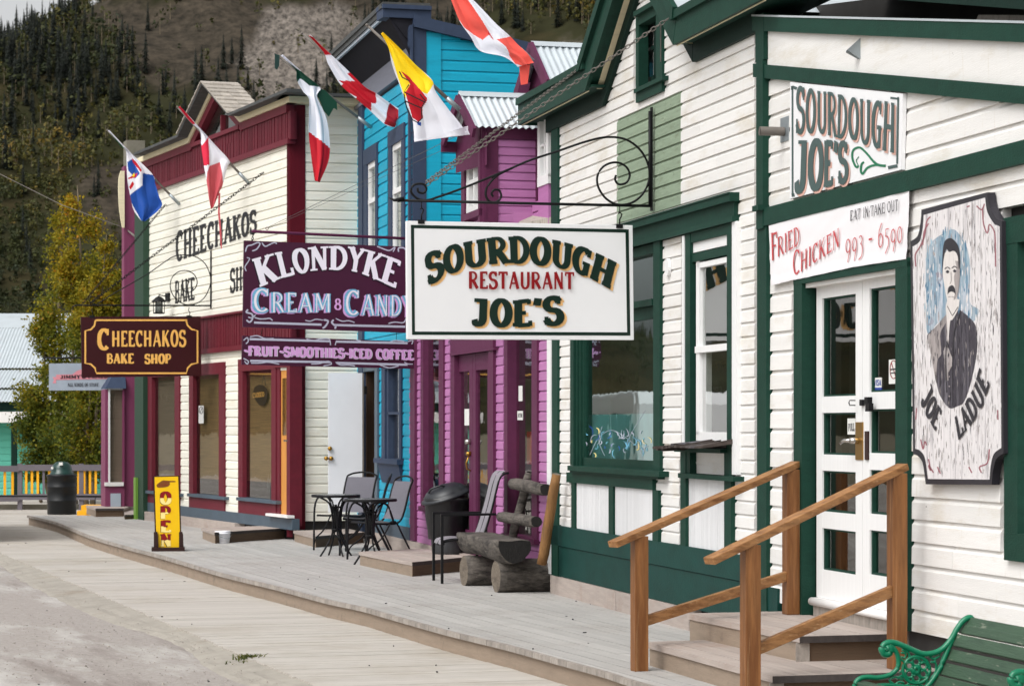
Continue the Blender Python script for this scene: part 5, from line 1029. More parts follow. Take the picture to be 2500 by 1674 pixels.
b2_ = MB(); b2_.prism(BC,[(0,rk(0)),(0,rk(0)+.14),(4.4,rk(4.4)+.14),(4.4,rk(4.4))],-.04,.1); parts(b2_,'rake_board','navy',root)
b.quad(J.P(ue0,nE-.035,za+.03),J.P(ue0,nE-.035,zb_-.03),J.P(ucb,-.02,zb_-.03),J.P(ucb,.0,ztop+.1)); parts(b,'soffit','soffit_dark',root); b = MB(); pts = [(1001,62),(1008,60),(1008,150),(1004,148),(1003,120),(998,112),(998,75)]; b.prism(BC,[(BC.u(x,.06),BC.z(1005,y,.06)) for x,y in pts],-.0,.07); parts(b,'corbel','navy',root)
for (xa,xb,g0,g1,yt_,yb_,yh) in ((889,921.5,897,917,410,640,372),(949,988,957,981,365,640,328)):
    b = MB(); U = lambda x: J.u(x,.03); zt2,zb2,zh2 = J.z(xa,yt_),J.z(xa,yb_),J.z(xa,yh)
    b.box(J,U(g0),U(xa),-.05,.04,zb2,zt2); b.box(J,U(xb),U(g1),-.05,.04,zb2,zt2); b.box(J,U(xb),U(xa),-.05,.045,zt2,zh2); b.box(J,U(xb),U(xa),-.05,.06,zb2-.06,zb2); wo = b.build('window','navy',root)
    b = MB(); w1 = U(g0)-.05; w0 = U(g1)+.0; b.box(J,w1,U(g0),-.06,.02,zb2,zt2); b.box(J,w0,w0+.03,-.06,.02,zb2,zt2); b.box(J,w0,U(g0),-.06,.022,zt2-.07,zt2); zmid = (zb2+zt2)/2+(.1 if xa < 900 else .1); b.box(J,w0,U(g0),-.06,.023,zmid,zmid+.06); b.build('sash','white_paint',wo)
    b = MB(); b.box(J,w0,U(g0),-.01,-.005,zb2,zt2); b.build('pane','glass',wo); b = MB(); b.box(J,w0,U(g0),-.2,-.18,zmid,zt2); b.build('curtain','curtain',wo)
# ground-floor window and doorway
b = MB(); U = lambda x: J.u(x,.03); zt2,zb2 = J.z(940,902),J.z(940,1118)
b.box(J,U(942),U(934),-.05,.045,zb2,zt2+.1); b.box(J,U(981),U(976),-.05,.045,zb2,zt2+.1); b.box(J,U(981),U(934),-.05,.047,zt2,zt2+.12); b.box(J,U(983),U(925),-.05,.1,zb2-.06,zb2); b.hexa([J.P(U(980),0,zb2-.3),J.P(U(932),0,zb2-.3),J.P(U(932),.03,zb2-.3),J.P(U(980),.03,zb2-.3),J.P(U(981),0,zb2-.06),J.P(U(928),0,zb2-.06),J.P(U(928),.07,zb2-.06),J.P(U(981),.07,zb2-.06)]); wo = b.build('window','navy',root)
b = MB(); b.box(J,U(946),U(942),-.06,.02,zb2,zt2); zmid = J.z(942,1012); b.box(J,U(977),U(942),-.06,.02,zmid,zmid+.03); b.build('sash','navy',wo); b = MB(); b.box(J,U(977),U(942),-.045,-.04,zb2,zt2); b.build('pane','glass',wo)
b = MB(); b.fb(J,914,921,898,1300,-.1,.045,914); b.box(J,U(921),U(885),-.1,.04,J.z(890,908),J.z(890,880)); b.box(J,U(1000),U(921),-.04,.04,DZ+.12,DZ+.31); fr_ = b.build('door_frame','slate',root)
b = MB(); b.box(J,U(916),U(885),-.9,-.6,DZ,2.4); b.box(J,U(889),U(884),-.6,.0,DZ,2.4); b.build('doorway_back','interior_brown',fr_)
DW = Frame(tuple(at(804,1100,34.6)[:2]),(1,.2),-1)
b = MB(); b.fb(DW,802,885,910,1250,-.05,0,810); wd = b.build('open_door','door_white',root)
b = MB(); b.fb(DW,884.5,888.5,911,1250,-.05,.003,884); b.build('door_edge','pole_grey',wd)
for (x,y) in ((805,1094),(796,1118),(808,1118)): b = MB(); P_ = DW.P(DW.u(x),.02,DW.z(x,y)); b.lathe((P_[0],P_[1],P_[2]-.03),[(.008,0),(.026,.012),(.03,.03),(.026,.046),(.008,.056)],12); b.build('knob','brass',wd)
b = MB(); b.fb(DW,889,896,942,962,-.01,.02,889); b.build('hinge','black_metal',wd)

# ---------------------------------------------------------------- cream bake shop
Pc = (-2.942,35.35); C = Frame(Pc,(-.385,1)); CS = Frame(Pc,(1,.2857),-1)
root = CK = thing('bake_shop_building','cream clapboard false-front bake shop with maroon trim and a small pointed gable','building',(Pc[0]-1.2,Pc[1]+3,0))
uz = lambda x,y,n=.03: C.uz(x,y,n); zc = lambda x,y,n=.03: C.z(x,y,n); U = lambda x,n=.03: C.u(x,n)
UL = U(356); z_bb = zc(650,371); z_bt = zc(655,262); zlb1,zlb0 = zc(500,778),zc(500,852)
zb = zc(576,1250)
wins = [(359,437,370,426,922,1196,370),(461,547,471,534,918,1203,470),(581,673,592,662,907,1212,590)]
hs_ = [(U(xb),U(xa),zc(xa,yb+28),zc(xa,yt-24)) for xa,xb,_,_,yt,yb,_ in wins]+[(U(712),U(674),0,zc(683,896))]
b = MB(); siding(b,C,[(.03,zb),(UL,zb),(UL,z_bb+.05),(.03,z_bb+.05)],hs_,.123,back=-.04); parts(b,'siding','cream_board',root)
b = MB(); siding(b,CS,[(.2,DZ+.25),(.96,DZ+.25),(.96,CS.z(745,262)),(.2,CS.z(745,262))],[],.1255,back=-.04); parts(b,'side_siding','cream_board',root)
b = MB(); b.box(C,U(712)+.75,UL+.1,-5,-.35,0,z_bt); b.box(C,U(712)+.55,UL+.1,-.35,-.045,zc(600,880),z_bt); b.box(C,U(712)+.55,UL+.1,-.35,-.045,0,.6); b.box(CS,.1,.96,-1.2,-.045,0,z_bt); parts(b,'inner_wall','interior',root)
b = MB(); b.fb(CS,709,745,243,1291,-.1,.03,745); b.fb(C,348,356.5,470,1230,-.05,.05,352); parts(b,'corner_board','maroon_dark',root)
b = MB(); b.box(C,.0,U(704),-.03,.05,.2,C.z(700,216,.26)-.13); parts(b,'corner_strip','maroon',root)
b = MB(); b.fb(C,328.5,349.5,500,1300,-.1,.12,340); parts(b,'green_corner_post','post_green',root)
b = MB(); b.fb(C,326,331,1165,1300,.0,.16,328); parts(b,'lime_strip','lime',root)
# vertical-board bands
def vband(z0,z1,xa,xb,n=.05,pw=.085):
    u0,u1 = U(xb,n),U(xa,n); k = int((u1-u0)/pw); b = MB(); b.rv = .15; b.box(C,u0,u1,-.04,n-.028,z0,z1)
    for i in range(k): b.rv = random.random(); b.box(C,u0+i*pw,u0+i*pw+pw*.62,-.04,n+random.uniform(-.004,.004),z0,z1)
    return b
z_cb = C.z(700,216,.26)-.22; b = vband(z_bb+.05,z_cb+.0,356,709); parts(b,'slatted_band','maroon',root)
b = vband(zlb0,zlb1,440,708); b.rv = .6; b.box(C,U(708),U(440),-.04,.075,zlb0-.07,zlb0); b.box(C,U(708),U(440),-.04,.09,zlb1,zlb1+.03); parts(b,'lower_slatted_band','maroon',root)
nO = .26; ce1 = C.z(700,216,nO); gL,gP,gR = C.uz(433,334,nO),C.uz(495,199,nO),C.uz(557,279,nO)
uw1,uw0 = gL[0],gR[0]; gp = (uw1+uw0)/2; apx = C.z(495,199,nO); gk = (apx-ce1)/(uw1-gp)
b = MB(); b.rv = .8; b.box(C,U(709),U(356),-.04,.07,z_bb,z_bb+.07)
up = uw1-.02,uw0+.02
def rake(b, z0, z1, n0, n1): # board following the roof line: level, up the gable, down, level
    for e,sg in ((uw1,1),(uw0,-1)): b.prism(C,[(e,ce1+z0),(gp,apx+z0),(gp,apx+z1),(e,ce1+z1)],n0,n1)
for (a_,c_) in ((U(706),uw0),(uw1,U(352))): b.box(C,a_,c_,-.04,.072,ce1-.23,ce1-.12)
rake(b,-.25,-.12,-.04,.074); b.box(C,uw0+.12,uw1-.12,-.04,.085,ce1-.2,ce1-.14); parts(b,'trim_board','maroon',root)
b = MB()
for (a_,c_) in ((C.u(702,.1),uw0),(uw1,C.u(330,.1))): b.box(C,a_,c_,-.04,.1,ce1-.12,ce1-.04)
rake(b,-.12,-.04,-.04,.102)
CSE = Frame(tuple(C.P(C.u(701,.12),.1,0)[:2]),(1,.2857),-1); b.box(CSE,0,1.15,-.3,.03,ce1-.12,ce1-.04); parts(b,'cornice','cream_trim',root)
b = MB()
for (a_,c_) in ((C.u(700,nO),uw0),(uw1,C.u(326,nO))): b.box(C,a_,c_,-.1,nO,ce1-.04,ce1)
rake(b,-.04,.0,-.1,nO+.002); b.box(CSE,-.1,1.25,-.4,.16,ce1-.04,ce1-.001); parts(b,'roof_edge','roof_edge',root)
b = MB()
for e,sg in ((uw1,1),(uw0,-1)):
    for i in range(8):
        q0,q1 = i/8,(i+1)/8; A = (e+(gp-e)*q0,ce1+(apx-ce1)*q0); B_ = (e+(gp-e)*q1,ce1+(apx-ce1)*q1)
        for j in range(4): n0_,n1_ = nO+.02-j*.14,nO+.02-(j+1)*.14+.004; dzz = random.uniform(0,.012); b.rv = random.random(); b.hexa([C.P(A[0],n0_,A[1]+.001),C.P(A[0],n1_,A[1]+.001),C.P(B_[0],n1_,B_[1]+.001),C.P(B_[0],n0_,B_[1]+.001),C.P(A[0],n0_,A[1]+.03+dzz),C.P(A[0],n1_,A[1]+.03+dzz),C.P(B_[0],n1_,B_[1]+.015),C.P(B_[0],n0_,B_[1]+.015)])
parts(b,'shake_roof','shake',root)
b = MB(); b.quad(C.P(uw0+.5,-.3,ce1+.02),C.P(uw0-1.0,-.3,ce1-.05),C.P(uw0-.7,-2.2,ce1+.3),C.P(uw0+.9,-2.2,ce1+.42)); parts(b,'back_roof','tin_roof',root,fixn=False)
b = MB(); kk_ = int((uw1-uw0)/.085)
for i in range(kk_):
    uu = uw0+i*.085; zt_ = min(ce1-.2, ce1-.25+min(uu-uw0,uw1-uu)*gk-.05)
    if zt_ > z_cb-.1: b.rv = random.random(); b.box(C,uu,uu+.053,-.04,.05+random.uniform(-.004,.004),z_cb-.12,zt_); b.box(C,uu+.053,uu+.085,-.04,.02,z_cb-.12,zt_)
parts(b,'gable_slats','maroon',root)
zg = ce1-.14; b = MB(); b.prism(C,[(uw0+.05,zg),(uw1-.05,zg),(gp,apx-.25)],-.2,-.18); gw = b.build('gable_window','interior',root)
b = MB(); b.prism(C,[(uw0+.05,zg),(uw1-.05,zg),(gp,apx-.2)],-.02,-.015); b.build('pane','glass_dark',gw); b = MB(); b.box(C,gp-.26,gp-.21,-.03,.04,zg,apx-.5); b.build('glazing_bar','maroon',gw)
# slate skirt, base board
b = MB(); b.box(C,U(717),U(345),-.05,.05,DZ+.14,zb+.0); parts(b,'skirt','slate',root)
b = MB(); b.rv = .8; b.box(C,U(585),U(450),-.05,.1,DZ-.02,DZ+.14); b.rv = .3; b.box(C,U(449.8),U(349),-.05,.1,DZ-.02,DZ+.14); parts(b,'base_board','tread',root)
for (xa,xb,g0,g1,yt,yb,rf) in wins:
    zt_,zb_ = zc(xa,yt),zc(xa,yb); b = MB(); b.box(C,U(g0,.045),U(xa,.045),-.02,.045,zb_,zt_); b.box(C,U(xb,.045),U(g1,.045),-.06,.045,zb_,zt_); b.box(C,U(xb,.045),U(xa,.045),-.12,.048,zt_,zt_+.17); b.box(C,U(xb,.045),U(xa,.045),-.04,.045,zb_-.23,zb_-.05)
    b.box(C,U(g1,.045),U(g0,.045),-.06,-.02,zt_-.05,zt_)
    wo = b.build('window','maroon',root)
    b = MB(); b.box(C,U(xb+2,.08),U(xa-3,.08),-.04,.09,zb_-.045,zb_); b.build('sill','slate',wo)
    b = MB(); b.box(C,U(g1),U(g0),-.015,-.01,zb_,zt_); b.build('pane','glass_dark',wo)
    b = MB(); b.rv = .5; b.box(C,U(g1)-.1,U(g0)+.1,-.08,-.07,zb_+(zt_-zb_)*.13,zt_); b.build('blind','blind' if xa > 400 else 'blind_grey',wo)
    if xa == 461:
        b = MB(); b.fb(C,485,497,990,1033,-.01,-.008,485); sg = b.build('sticker','paper',wo); b = MB(); pline(b,C,ar(491,1001,4.5,8.5,0,360,14),1.5,-.0065); pline(b,C,[(488,1008),(494,994)],1.4,-.006); b.build('symbol','ink_charcoal',sg)
    if xa == 581:
        b = MB(); b.prism(C,[C.uz(x,y,-.035) for x,y in ((617,957),(622,944),(632,939),(641,940),(650,948),(653,962),(650,980),(643,990),(634,989),(625,978),(619,968))],-.045,-.035); sg = b.build('closed_plaque','brown_frame',wo); b = MB(); text(b,C,"CLOSED",[(0,617,971,617,959),(1,646,967,646,956)],th=.24,n=-.033); b.build('lettering','ink_gold',sg)
        b = MB(); b.tube([C.P(C.u(633),-.035,C.z(633,941)),C.P(C.u(638),-.035,C.z(638,915)),C.P(C.u(643),-.035,C.z(643,941))],.003,5); b.build('hanging_cord','rope_wire',sg)
b = MB(); b.box(C,U(683),U(673.5),-.12,.03,zb,zc(683,890)); b.box(C,U(711),U(703),-.12,.05,zb-.1,zc(683,885)); b.box(C,U(711),U(672),-.12,.052,zc(683,897),zc(683,880)); fr_ = b.build('door_frame','maroon',root)
b = MB(); zt_ = zc(683,898); b.box(C,U(703,.01),U(682,.01),-.04,.01,zb,zt_); dd = b.build('door','oak',root)
b = MB(); b.fb(C,689,702,923,1062,.01,.014,689); b.build('pane','glass_dark',dd); b = MB(); b.fb(C,692,702,1073,1077,.01,.05,692); b.build('handle','chrome',dd)
b = MB(); b.fb(C,648,701,1252,1258,.02,.12,648); b.build('door_step','snowwhite',fr_)
# painted lettering on the boards
b = MB(); text(b,C,"CHEECHAKOS",[(0,429,640,429,566),(1,628,566,628,511)],th=.2,n=.0225,serif=.14,sh=.09); parts(b,'painted_name','ink_black',root); b = MB(); text(b,C,"BAKE",[(0,427,741,427,686),(1,476,731,476,676)],th=.2,n=.0225,sh=.09); parts(b,'painted_word','ink_black',root); b = MB(); text(b,C,"SHOP",[(0,561,715,561,657),(1,622,702,622,642)],th=.2,n=.0225,sh=.09); parts(b,'painted_word','ink_black',root)
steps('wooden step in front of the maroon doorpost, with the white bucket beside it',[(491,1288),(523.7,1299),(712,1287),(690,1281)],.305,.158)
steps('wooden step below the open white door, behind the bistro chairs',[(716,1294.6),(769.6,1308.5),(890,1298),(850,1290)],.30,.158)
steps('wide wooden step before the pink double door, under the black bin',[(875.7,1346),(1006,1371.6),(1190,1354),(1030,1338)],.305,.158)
# ================================================================ HANGING SIGNS, FLAGS, FURNITURE
def link_chain(b, A, B_, link=.05, r=.0045, sag=0):
    A = Vector(A); B_ = Vector(B_); L_ = (B_-A).length; n_ = int(L_/(link*.74)); t = (B_-A).normalized(); up = Vector((0,0,1)); s1 = t.cross(up).normalized(); s2 = s1.cross(t).normalized()
    for i in range(n_):
        q = (i+.5)/n_; c = A.lerp(B_,q)-Vector((0,0,sag*4*q*(1-q))); sdv = s1 if i%2 else s2
        P = [c+t*(math.cos(a)*link*.5)+sdv*(math.sin(a)*link*.26) for a in [2*math.pi*k/8 for k in range(9)]]
        b.tube(P,r,4,cap=False)
def sgn(wall_px, fr, n=.05): P_ = fr.P(fr.u(wall_px,n),n,0); return Frame((P_[0],P_[1]),(-.9615,-.2747),1)
# ---- Sourdough sign
S1 = sgn(1588,J); a1 = lambda x,y,n=0: S1.P(S1.u(x,n),n,S1.z(x,y,n))
root = thing('restaurant_sign','large white hanging sign with dark green border and arched green restaurant name','sign',tuple(a1(1270,700)),'hanging shop signs')
b = MB(); b.prism(S1,[S1.uz(x,y,.02) for x,y in ((992,539),(1545,550),(1548,830),(994,828))],-.02,.02); b.build('board','sign_white',root,bevel=.004)
b = MB(); L4 = 8
co = [(1003,549),(1535,560),(1539,819),(1006,817)]; ci = [(1011,557),(1527,568),(1531,811),(1013,809)]
for i in range(4): j = (i+1)%4; ppoly(b,S1,[co[i],co[j],ci[j],ci[i]],.0215+i*.0001)
b.build('border','ink_green',root)
cv = lambda L_,ox,oy,s: [(t,)+tuple(v/s+o for v,o in zip(r_,(ox,oy,ox,oy))) for t,*r_ in L_]
arc = cv([(0,262,712,222,412),(.11,450,600,428,348),(.22,645,540,628,285),(.33,880,505,858,245),(.45,1100,492,1088,232),(.57,1315,500,1325,240),(.68,1525,528,1535,268),(.79,1715,575,1745,325),(.9,1885,655,1955,405),(1,2080,765,2145,500)],980,520,4.038)
b = MB(); joe = cv([(0,690,1105,705,838),(.5,1150,1120,1150,862),(1,1620,1090,1600,812)],980,520,4.038)
text(b,S1,"SOURDOUGH",arc,th=.26,n=.0222,mi=1,dx=6,dy=4.5,serif=.15,track=.05,sh=.14); text(b,S1,"SOURDOUGH",arc,th=.26,n=.0282,mi=0,serif=.15,track=.05,sh=.14)
text(b,S1,"JOE'S",joe,th=.26,n=.0222,mi=1,dx=6,dy=4.5,serif=.15,track=.07,sh=.14); text(b,S1,"JOE'S",joe,th=.26,n=.0282,mi=0,serif=.15,track=.07,sh=.14)
text(b,S1,"RESTAURANT",cv([(0,660,746,660,576),(1,1708,752,1708,584)],980,520,4.038),th=.2,n=.0345,mi=2,serif=0,track=.02); b.build('lettering',['ink_green','ink_tan','ink_red'],root,fixn=False)
b = MB()
for x,y in ((1029,538),(1513,549)):
    b = MB(); b.box(S1,S1.u(x+8,.03),S1.u(x-8,.03),-.026,.027,S1.z(x,y+9,.0),S1.z(x,y-1,.0)); b.tube([a1(x,y-2),a1(x,y-14),a1(x+3,y-19),a1(x+5,y-26),a1(x,y-31),a1(x-3,y-27)],.006,6); b.tube([a1(x,y-28),a1(x,y-45)],.004,6); b.build('hanger','black_metal',root)
root = thing('scroll_bracket','black wrought iron scroll bracket above the large white restaurant sign','bracket',tuple(a1(1585,400)))
b = MB(); b.tube([a1(1587,272),a1(1587,504)],.014,8); b.tube([a1(1588,503),a1(1300,497),a1(970,489)],.011,8); b.build('bar','black_metal',root)
b = MB(); O = lambda pts,s=2.8,ox=1200,oy=0: [a1(ox+x/s,oy+y/s) for x,y in pts]
b.tube([Vector(p) for p in curve([tuple(p) for p in O([(0,1215),(240,1105),(450,1035),(640,970),(790,938),(920,955),(1020,1030),(1075,1140),(1075,1240),(1030,1330),(960,1385),(870,1400),(785,1360),(730,1280),(725,1200),(770,1135),(850,1110),(920,1140),(945,1200),(920,1250),(870,1260),(845,1230),(850,1198)])],5)],.009,7)
b.tube([Vector(p) for p in curve([tuple(a1(600+x/2.8,y/2.8)) for x,y in ((1820,1150),(1720,1200),(1655,1270),(1640,1330),(1665,1375),(1710,1382),(1745,1350),(1735,1305),(1700,1298),(1680,1322),(1692,1345))],5)],.009,7)
b.tube([Vector(p) for p in curve([tuple(a1(600+x/2.8,y/2.8)) for x,y in ((1820,1150),(1500,1280),(1320,1345),(1230,1370),(1170,1355),(1130,1310),(1150,1265),(1210,1258),(1235,1290),(1215,1320),(1180,1312),(1175,1285))],5)],.009,7)
b.tube([a1(970,489),a1(985,486),a1(962,489),a1(950,483)],[.02,.02,.012,.004],6); b.build('scroll','black_metal',root)
b = MB(); b.prism(S1,[S1.uz(1589,262),S1.uz(1592,262),S1.uz(1592,515),S1.uz(1589,515)],-.02,.02); b.build('wall_plate','black_metal',root)
b = MB(); T1 = a1(1040,452); E1 = J.P(J.u(1632,.22),.22,J.z(1632,46,.22)); link_chain(b,T1,E1,.052,.0036); b.build('chain','pole_grey',root); b = MB(); E2 = J.P(J.u(1408,.22),.22,J.z(1408,172,.22)); link_chain(b,T1+Vector((0,0,.02)),E2,.052,.0036); b.build('chain','pole_grey',root); b = MB()
P_ = J.P(J.u(1613,.12),.12,J.z(1613,60,.12)); link_chain(b,P_,P_-Vector((0,0,.28)),.055,.005); b.build('chain','pole_grey',root)
# ---- Klondyke signs on the pink rod
S2 = sgn(1020,J,.0); a2 = lambda x,y,n=0: S2.P(S2.u(x,n),n,S2.z(x,y,n))
root = thing('sweet_shop_sign','large plum hanging sign with white arched name and blue-lilac lettering, upper of two','sign',tuple(a2(800,690)),'hanging shop signs')
b = MB(); b.prism(S2,[S2.uz(x,y,.02) for x,y in ((596,587),(1016,603),(1014,813),(593,798))],-.02,.02); b.build('board','sign_plum',root)
kk = cv([(0,325,615,238,318),(.14,560,515,495,245),(.26,735,470,668,222),(.38,880,440,868,188),(.5,1062,428,1062,178),(.62,1250,432,1262,180),(.74,1385,462,1442,210),(.87,1570,535,1648,268),(1,1785,632,1850,350)],560,560,4.356)
b = MB(); text(b,S2,"KLONDYKE",kk,th=.21,n=.0222,mi=1,dx=-2.6,dy=2.6,serif=.15,sh=.08); text(b,S2,"KLONDYKE",kk,th=.21,n=.0262,mi=0,serif=.15,sh=.08)
def two(s,smp,thk):
    text(b,S2,s,smp,th=thk*1.25,n=.0222,mi=3,dx=-3.2,dy=1.6,serif=.13); text(b,S2,s,smp,th=thk,n=.0262,mi=2,serif=.12,sh=.08); text(b,S2,s,smp,th=thk*.34,n=.0295,mi=0,serif=0,dx=1.2)
cw = lambda L_: cv(L_,560,560,4.356)
two("C",cw([(0,240,880,245,628),(1,440,880,440,632)]),.26); two("REAM",cw([(0,440,882,440,668),(1,1092,880,1092,684)]),.25); two("C",cw([(0,1220,912,1225,645),(1,1400,915,1400,648)]),.26); two("ANDY",cw([(0,1400,910,1405,690),(1,1985,930,1985,708)]),.25)
text(b,S2,"&",cw([(0,1112,856,1112,728),(1,1202,858,1202,730)]),th=.2,n=.0222,mi=3)
o_ = lambda pts: [(560+x/4.356,560+y/4.356) for x,y in pts]
def swirl(pts,w_,fr=S2,n=.0225,mi=4): pline(b,fr,curve(o_(pts),5),[.8]+[w_]*(5*(len(pts)-1)-1)+[.8],n,mi)
for pts,w_ in (([(170,240),(190,180),(240,165),(300,140),(325,155),(290,210),(240,230)],3.2),([(345,140),(380,180),(430,160),(480,140),(505,155)],3),([(185,300),(215,310),(195,350),(165,400),(180,445)],2.6),([(200,850),(180,880),(240,900),(245,950),(215,985),(180,960)],4),([(265,935),(320,950),(380,950),(430,945),(460,970)],3),([(280,905),(240,940),(200,930)],3),([(805,965),(860,975),(920,955),(1000,965)],2.6),([(1130,945),(1200,975),(1270,970),(1335,990)],2.6),([(1000,960),(1050,975),(1020,1030),(990,1050)],4.5),([(1110,960),(1090,990),(1130,1030),(1120,1055)],4.5),([(1570,180),(1620,200),(1700,225),(1760,190),(1740,240)],3),([(1800,240),(1800,200),(1860,200),(1900,260)],3.4),([(1690,1000),(1760,985),(1850,990),(1880,940)],3)): swirl(pts,w_)
pline(b,S2,o_([(262,990),(980,1012)]),5.4,.0225,4); pline(b,S2,o_([(1120,1016),(1870,1034)]),5.4,.0225,4)
b.build('lettering',['ink_white','ink_plumdark','ink_sky','ink_lilac','ink_grey'],root,fixn=False)
root2 = thing('menu_sign','long narrow plum sign with lilac smoothie and coffee lettering, lower of two','sign',tuple(a2(800,860)),'hanging shop signs')
b = MB(); b.prism(S2,[S2.uz(x,y,.02) for x,y in ((592,819),(1013,834),(1012,900),(590,890))],-.018,.02); b.build('board','sign_plum',root2)
b = MB(); mm = cv([(0,152,1338,152,1236),(1,1960,1386,1960,1282)],560,560,4.356); text(b,S2,"~FRUIT~SMOOTHIES~ICED COFFEE",mm,th=.34,n=.0222,mi=1,dx=.9,dy=.8,serif=.1,track=.03); text(b,S2,"~FRUIT~SMOOTHIES~ICED COFFEE",mm,th=.28,n=.0262,mi=0,serif=.1,track=.03)
for L_,w_ in (([(215,1165),(1070,1188)],5.2),([(1140,1192),(1895,1208)],5.2),([(220,1396),(1070,1410)],5.2),([(1140,1418),(1895,1438)],5.2)): pline(b,S2,o_(L_),w_,.0225,2)
for pts in ([(150,1180),(190,1150),(200,1190),(175,1215)],[(150,1370),(200,1400),(190,1430),(160,1400)],[(220,1140),(300,1130),(380,1160),(470,1158)],[(820,1165),(900,1180),(960,1165),(1060,1165),(1075,1230)],[(1140,1180),(1125,1230)],[(1400,1185),(1350,1175)],[(1700,1200),(1760,1180),(1860,1190)],[(1900,1190),(1950,1180),(1940,1220)],[(230,1420),(330,1420),(410,1410),(530,1430)],[(870,1430),(960,1425),(1050,1400),(1085,1430),(1000,1450)],[(1130,1410),(1180,1440),(1260,1440),(1335,1450)],[(1600,1440),(1700,1470),(1800,1450)],[(1860,1410),(1900,1430),(1950,1430)]): pline(b,S2,curve(o_(pts),5),2.6,.0228,2)
b.build('lettering',['ink_lilac','ink_white','ink_grey'],root2,fixn=False)
root = thing('sign_rod','slim mauve rod with pointed tip carrying the two plum signs','rod',tuple(a2(800,573)))
b = MB(); b.tube([a2(612,565),a2(618,564.5),a2(628,565.5),a2(1030,584)],[.004,.02,.017,.017],10); b.build('rod','purple_trim',root)
b = MB(); 
for p_,q_,l_,r_ in (((619,566),(615,592),.04,.005),((1000,584),(1000,603),.04,.005),((639,804),(638,820),.03,.003),((968,812),(968,832),.03,.003)): b = MB(); link_chain(b,a2(*p_),a2(*q_),l_,r_); b.build('chain','black_metal',root)
b = MB(); P_ = a2(652,558); b.tube([P_+Vector((.016*math.cos(a),0,.016*math.sin(a))) for a in [i*math.pi/4 for i in range(9)]],.004,5); b.build('ring','purple_trim',root)
b = MB(); b.tube([a2(652,556),J.P(J.u(1120,.5),.5,J.z(1120,330,.5))],.0028,4); b.tube([a2(655,558),J.P(J.u(1140,.5),.5,J.z(1140,340,.5))],.0022,4); b.build('stay_wire','rope_wire',root)
# ---- Cheechakos sign
S3 = sgn(515,C,.03); a3 = lambda x,y,n=0: S3.P(S3.u(x,n),n,S3.z(x,y,n))
root = thing('bake_shop_sign','dark maroon hanging sign with golden lettering and notched gold border','sign',tuple(a3(345,846)),'hanging shop signs')
b = MB(); b.prism(S3,[S3.uz(x,y,.02) for x,y in ((197.5,773),(490,772),(492,917),(200,921.5))],-.02,.02); b.build('board','sign_maroon',root)
c3 = lambda pts: [(x/2.8,500+y/2.8) for x,y in pts]
b = MB(); x0,x1,y0,y1 = 583,1350,788,1150
bp = [(x0+70,y0),(x1-70,y0)]+[(x1-70+8*0+70*math.sin(R(t))*1-0, y0+70*(1-math.cos(R(t)))) for t in ()]+[(x1-78,y0),(x1-68,y0+35),(x1-40,y0+62),(x1,y0+72),(x1,y1-70),(x1-40,y1-62),(x1-68,y1-35),(x1-76,y1),(x0+76,y1),(x0+66,y1-36),(x0+38,y1-62),(x0,y1-68),(x0,y0+72),(x0+38,y0+64),(x0+62,y0+38),(x0+70,y0)]
pline(b,S3,c3(bp),4.2,.0222,0)
text(b,S3,"C",[(0,*c3([(665,990)])[0],*c3([(665,848)])[0]),(1,*c3([(755,990)])[0],*c3([(755,848)])[0])],th=.22,n=.0225,serif=0)
text(b,S3,"HEECHAKOS",[(0,*c3([(762,968)])[0],*c3([(762,862)])[0]),(1,*c3([(1275,968)])[0],*c3([(1275,856)])[0])],th=.2,n=.0225,serif=.05)
text(b,S3,"BAKE",[(0,*c3([(730,1083)])[0],*c3([(730,1016)])[0]),(1,*c3([(918,1083)])[0],*c3([(918,1016)])[0])],th=.26,n=.0225,serif=.08)
text(b,S3,"SHOP",[(0,*c3([(988,1085)])[0],*c3([(988,1020)])[0]),(1,*c3([(1172,1083)])[0],*c3([(1172,1018)])[0])],th=.26,n=.0225,serif=.08)
b.build('lettering','ink_gold',root,fixn=False)
b = MB(); 
for x in (225,462): b = MB(); b.box(S3,S3.u(x+6,.02),S3.u(x-6,.02),-.024,.024,S3.z(x,776),S3.z(x,770)); b.tube([a3(x,771),a3(x+2,763),a3(x-2,758),a3(x,750)],.006,5); b.build('hanger','black_metal',root)
root = thing('scroll_bracket','thin black scroll bracket holding the maroon bake shop sign on the cream wall','bracket',tuple(a3(510,700)))
b = MB(); b.tube([a3(515,612),a3(515,753)],.014,6); b.tube([a3(516,746),a3(185,745),a3(176,750)],.013,6); b.build('bar','black_metal',root)
b = MB(); c4 = [tuple(a3(x/2.8,500+y/2.8)) for x,y in ((660,680),(780,605),(1000,478),(1170,362),(1250,343),(1330,352),(1400,400),(1436,480),(1436,550),(1400,630),(1340,675),(1270,682),(1200,640),(1165,570),(1175,500),(1220,458),(1280,450),(1330,480),(1348,530),(1330,575),(1290,598),(1250,580),(1240,545),(1265,515),(1295,530))]
b.tube([Vector(p) for p in curve(c4,5)],.008,6); b.tube([Vector(p) for p in curve([tuple(a3(x/2.8,500+y/2.8)) for x,y in ((660,680),(625,670),(608,645),(625,625),(650,635),(645,655),(630,655))],4)],.008,6); b.build('scroll','black_metal',root)
b = MB(); link_chain(b,a3(215,744),C.P(C.u(643,.03),.03,C.z(643,423)),.07,.005); b.build('chain','black_metal',root); b = MB(); link_chain(b,a3(200,744),C.P(C.u(404,.03),.03,C.z(404,501)),.07,.0045); b.build('chain','black_metal',root)
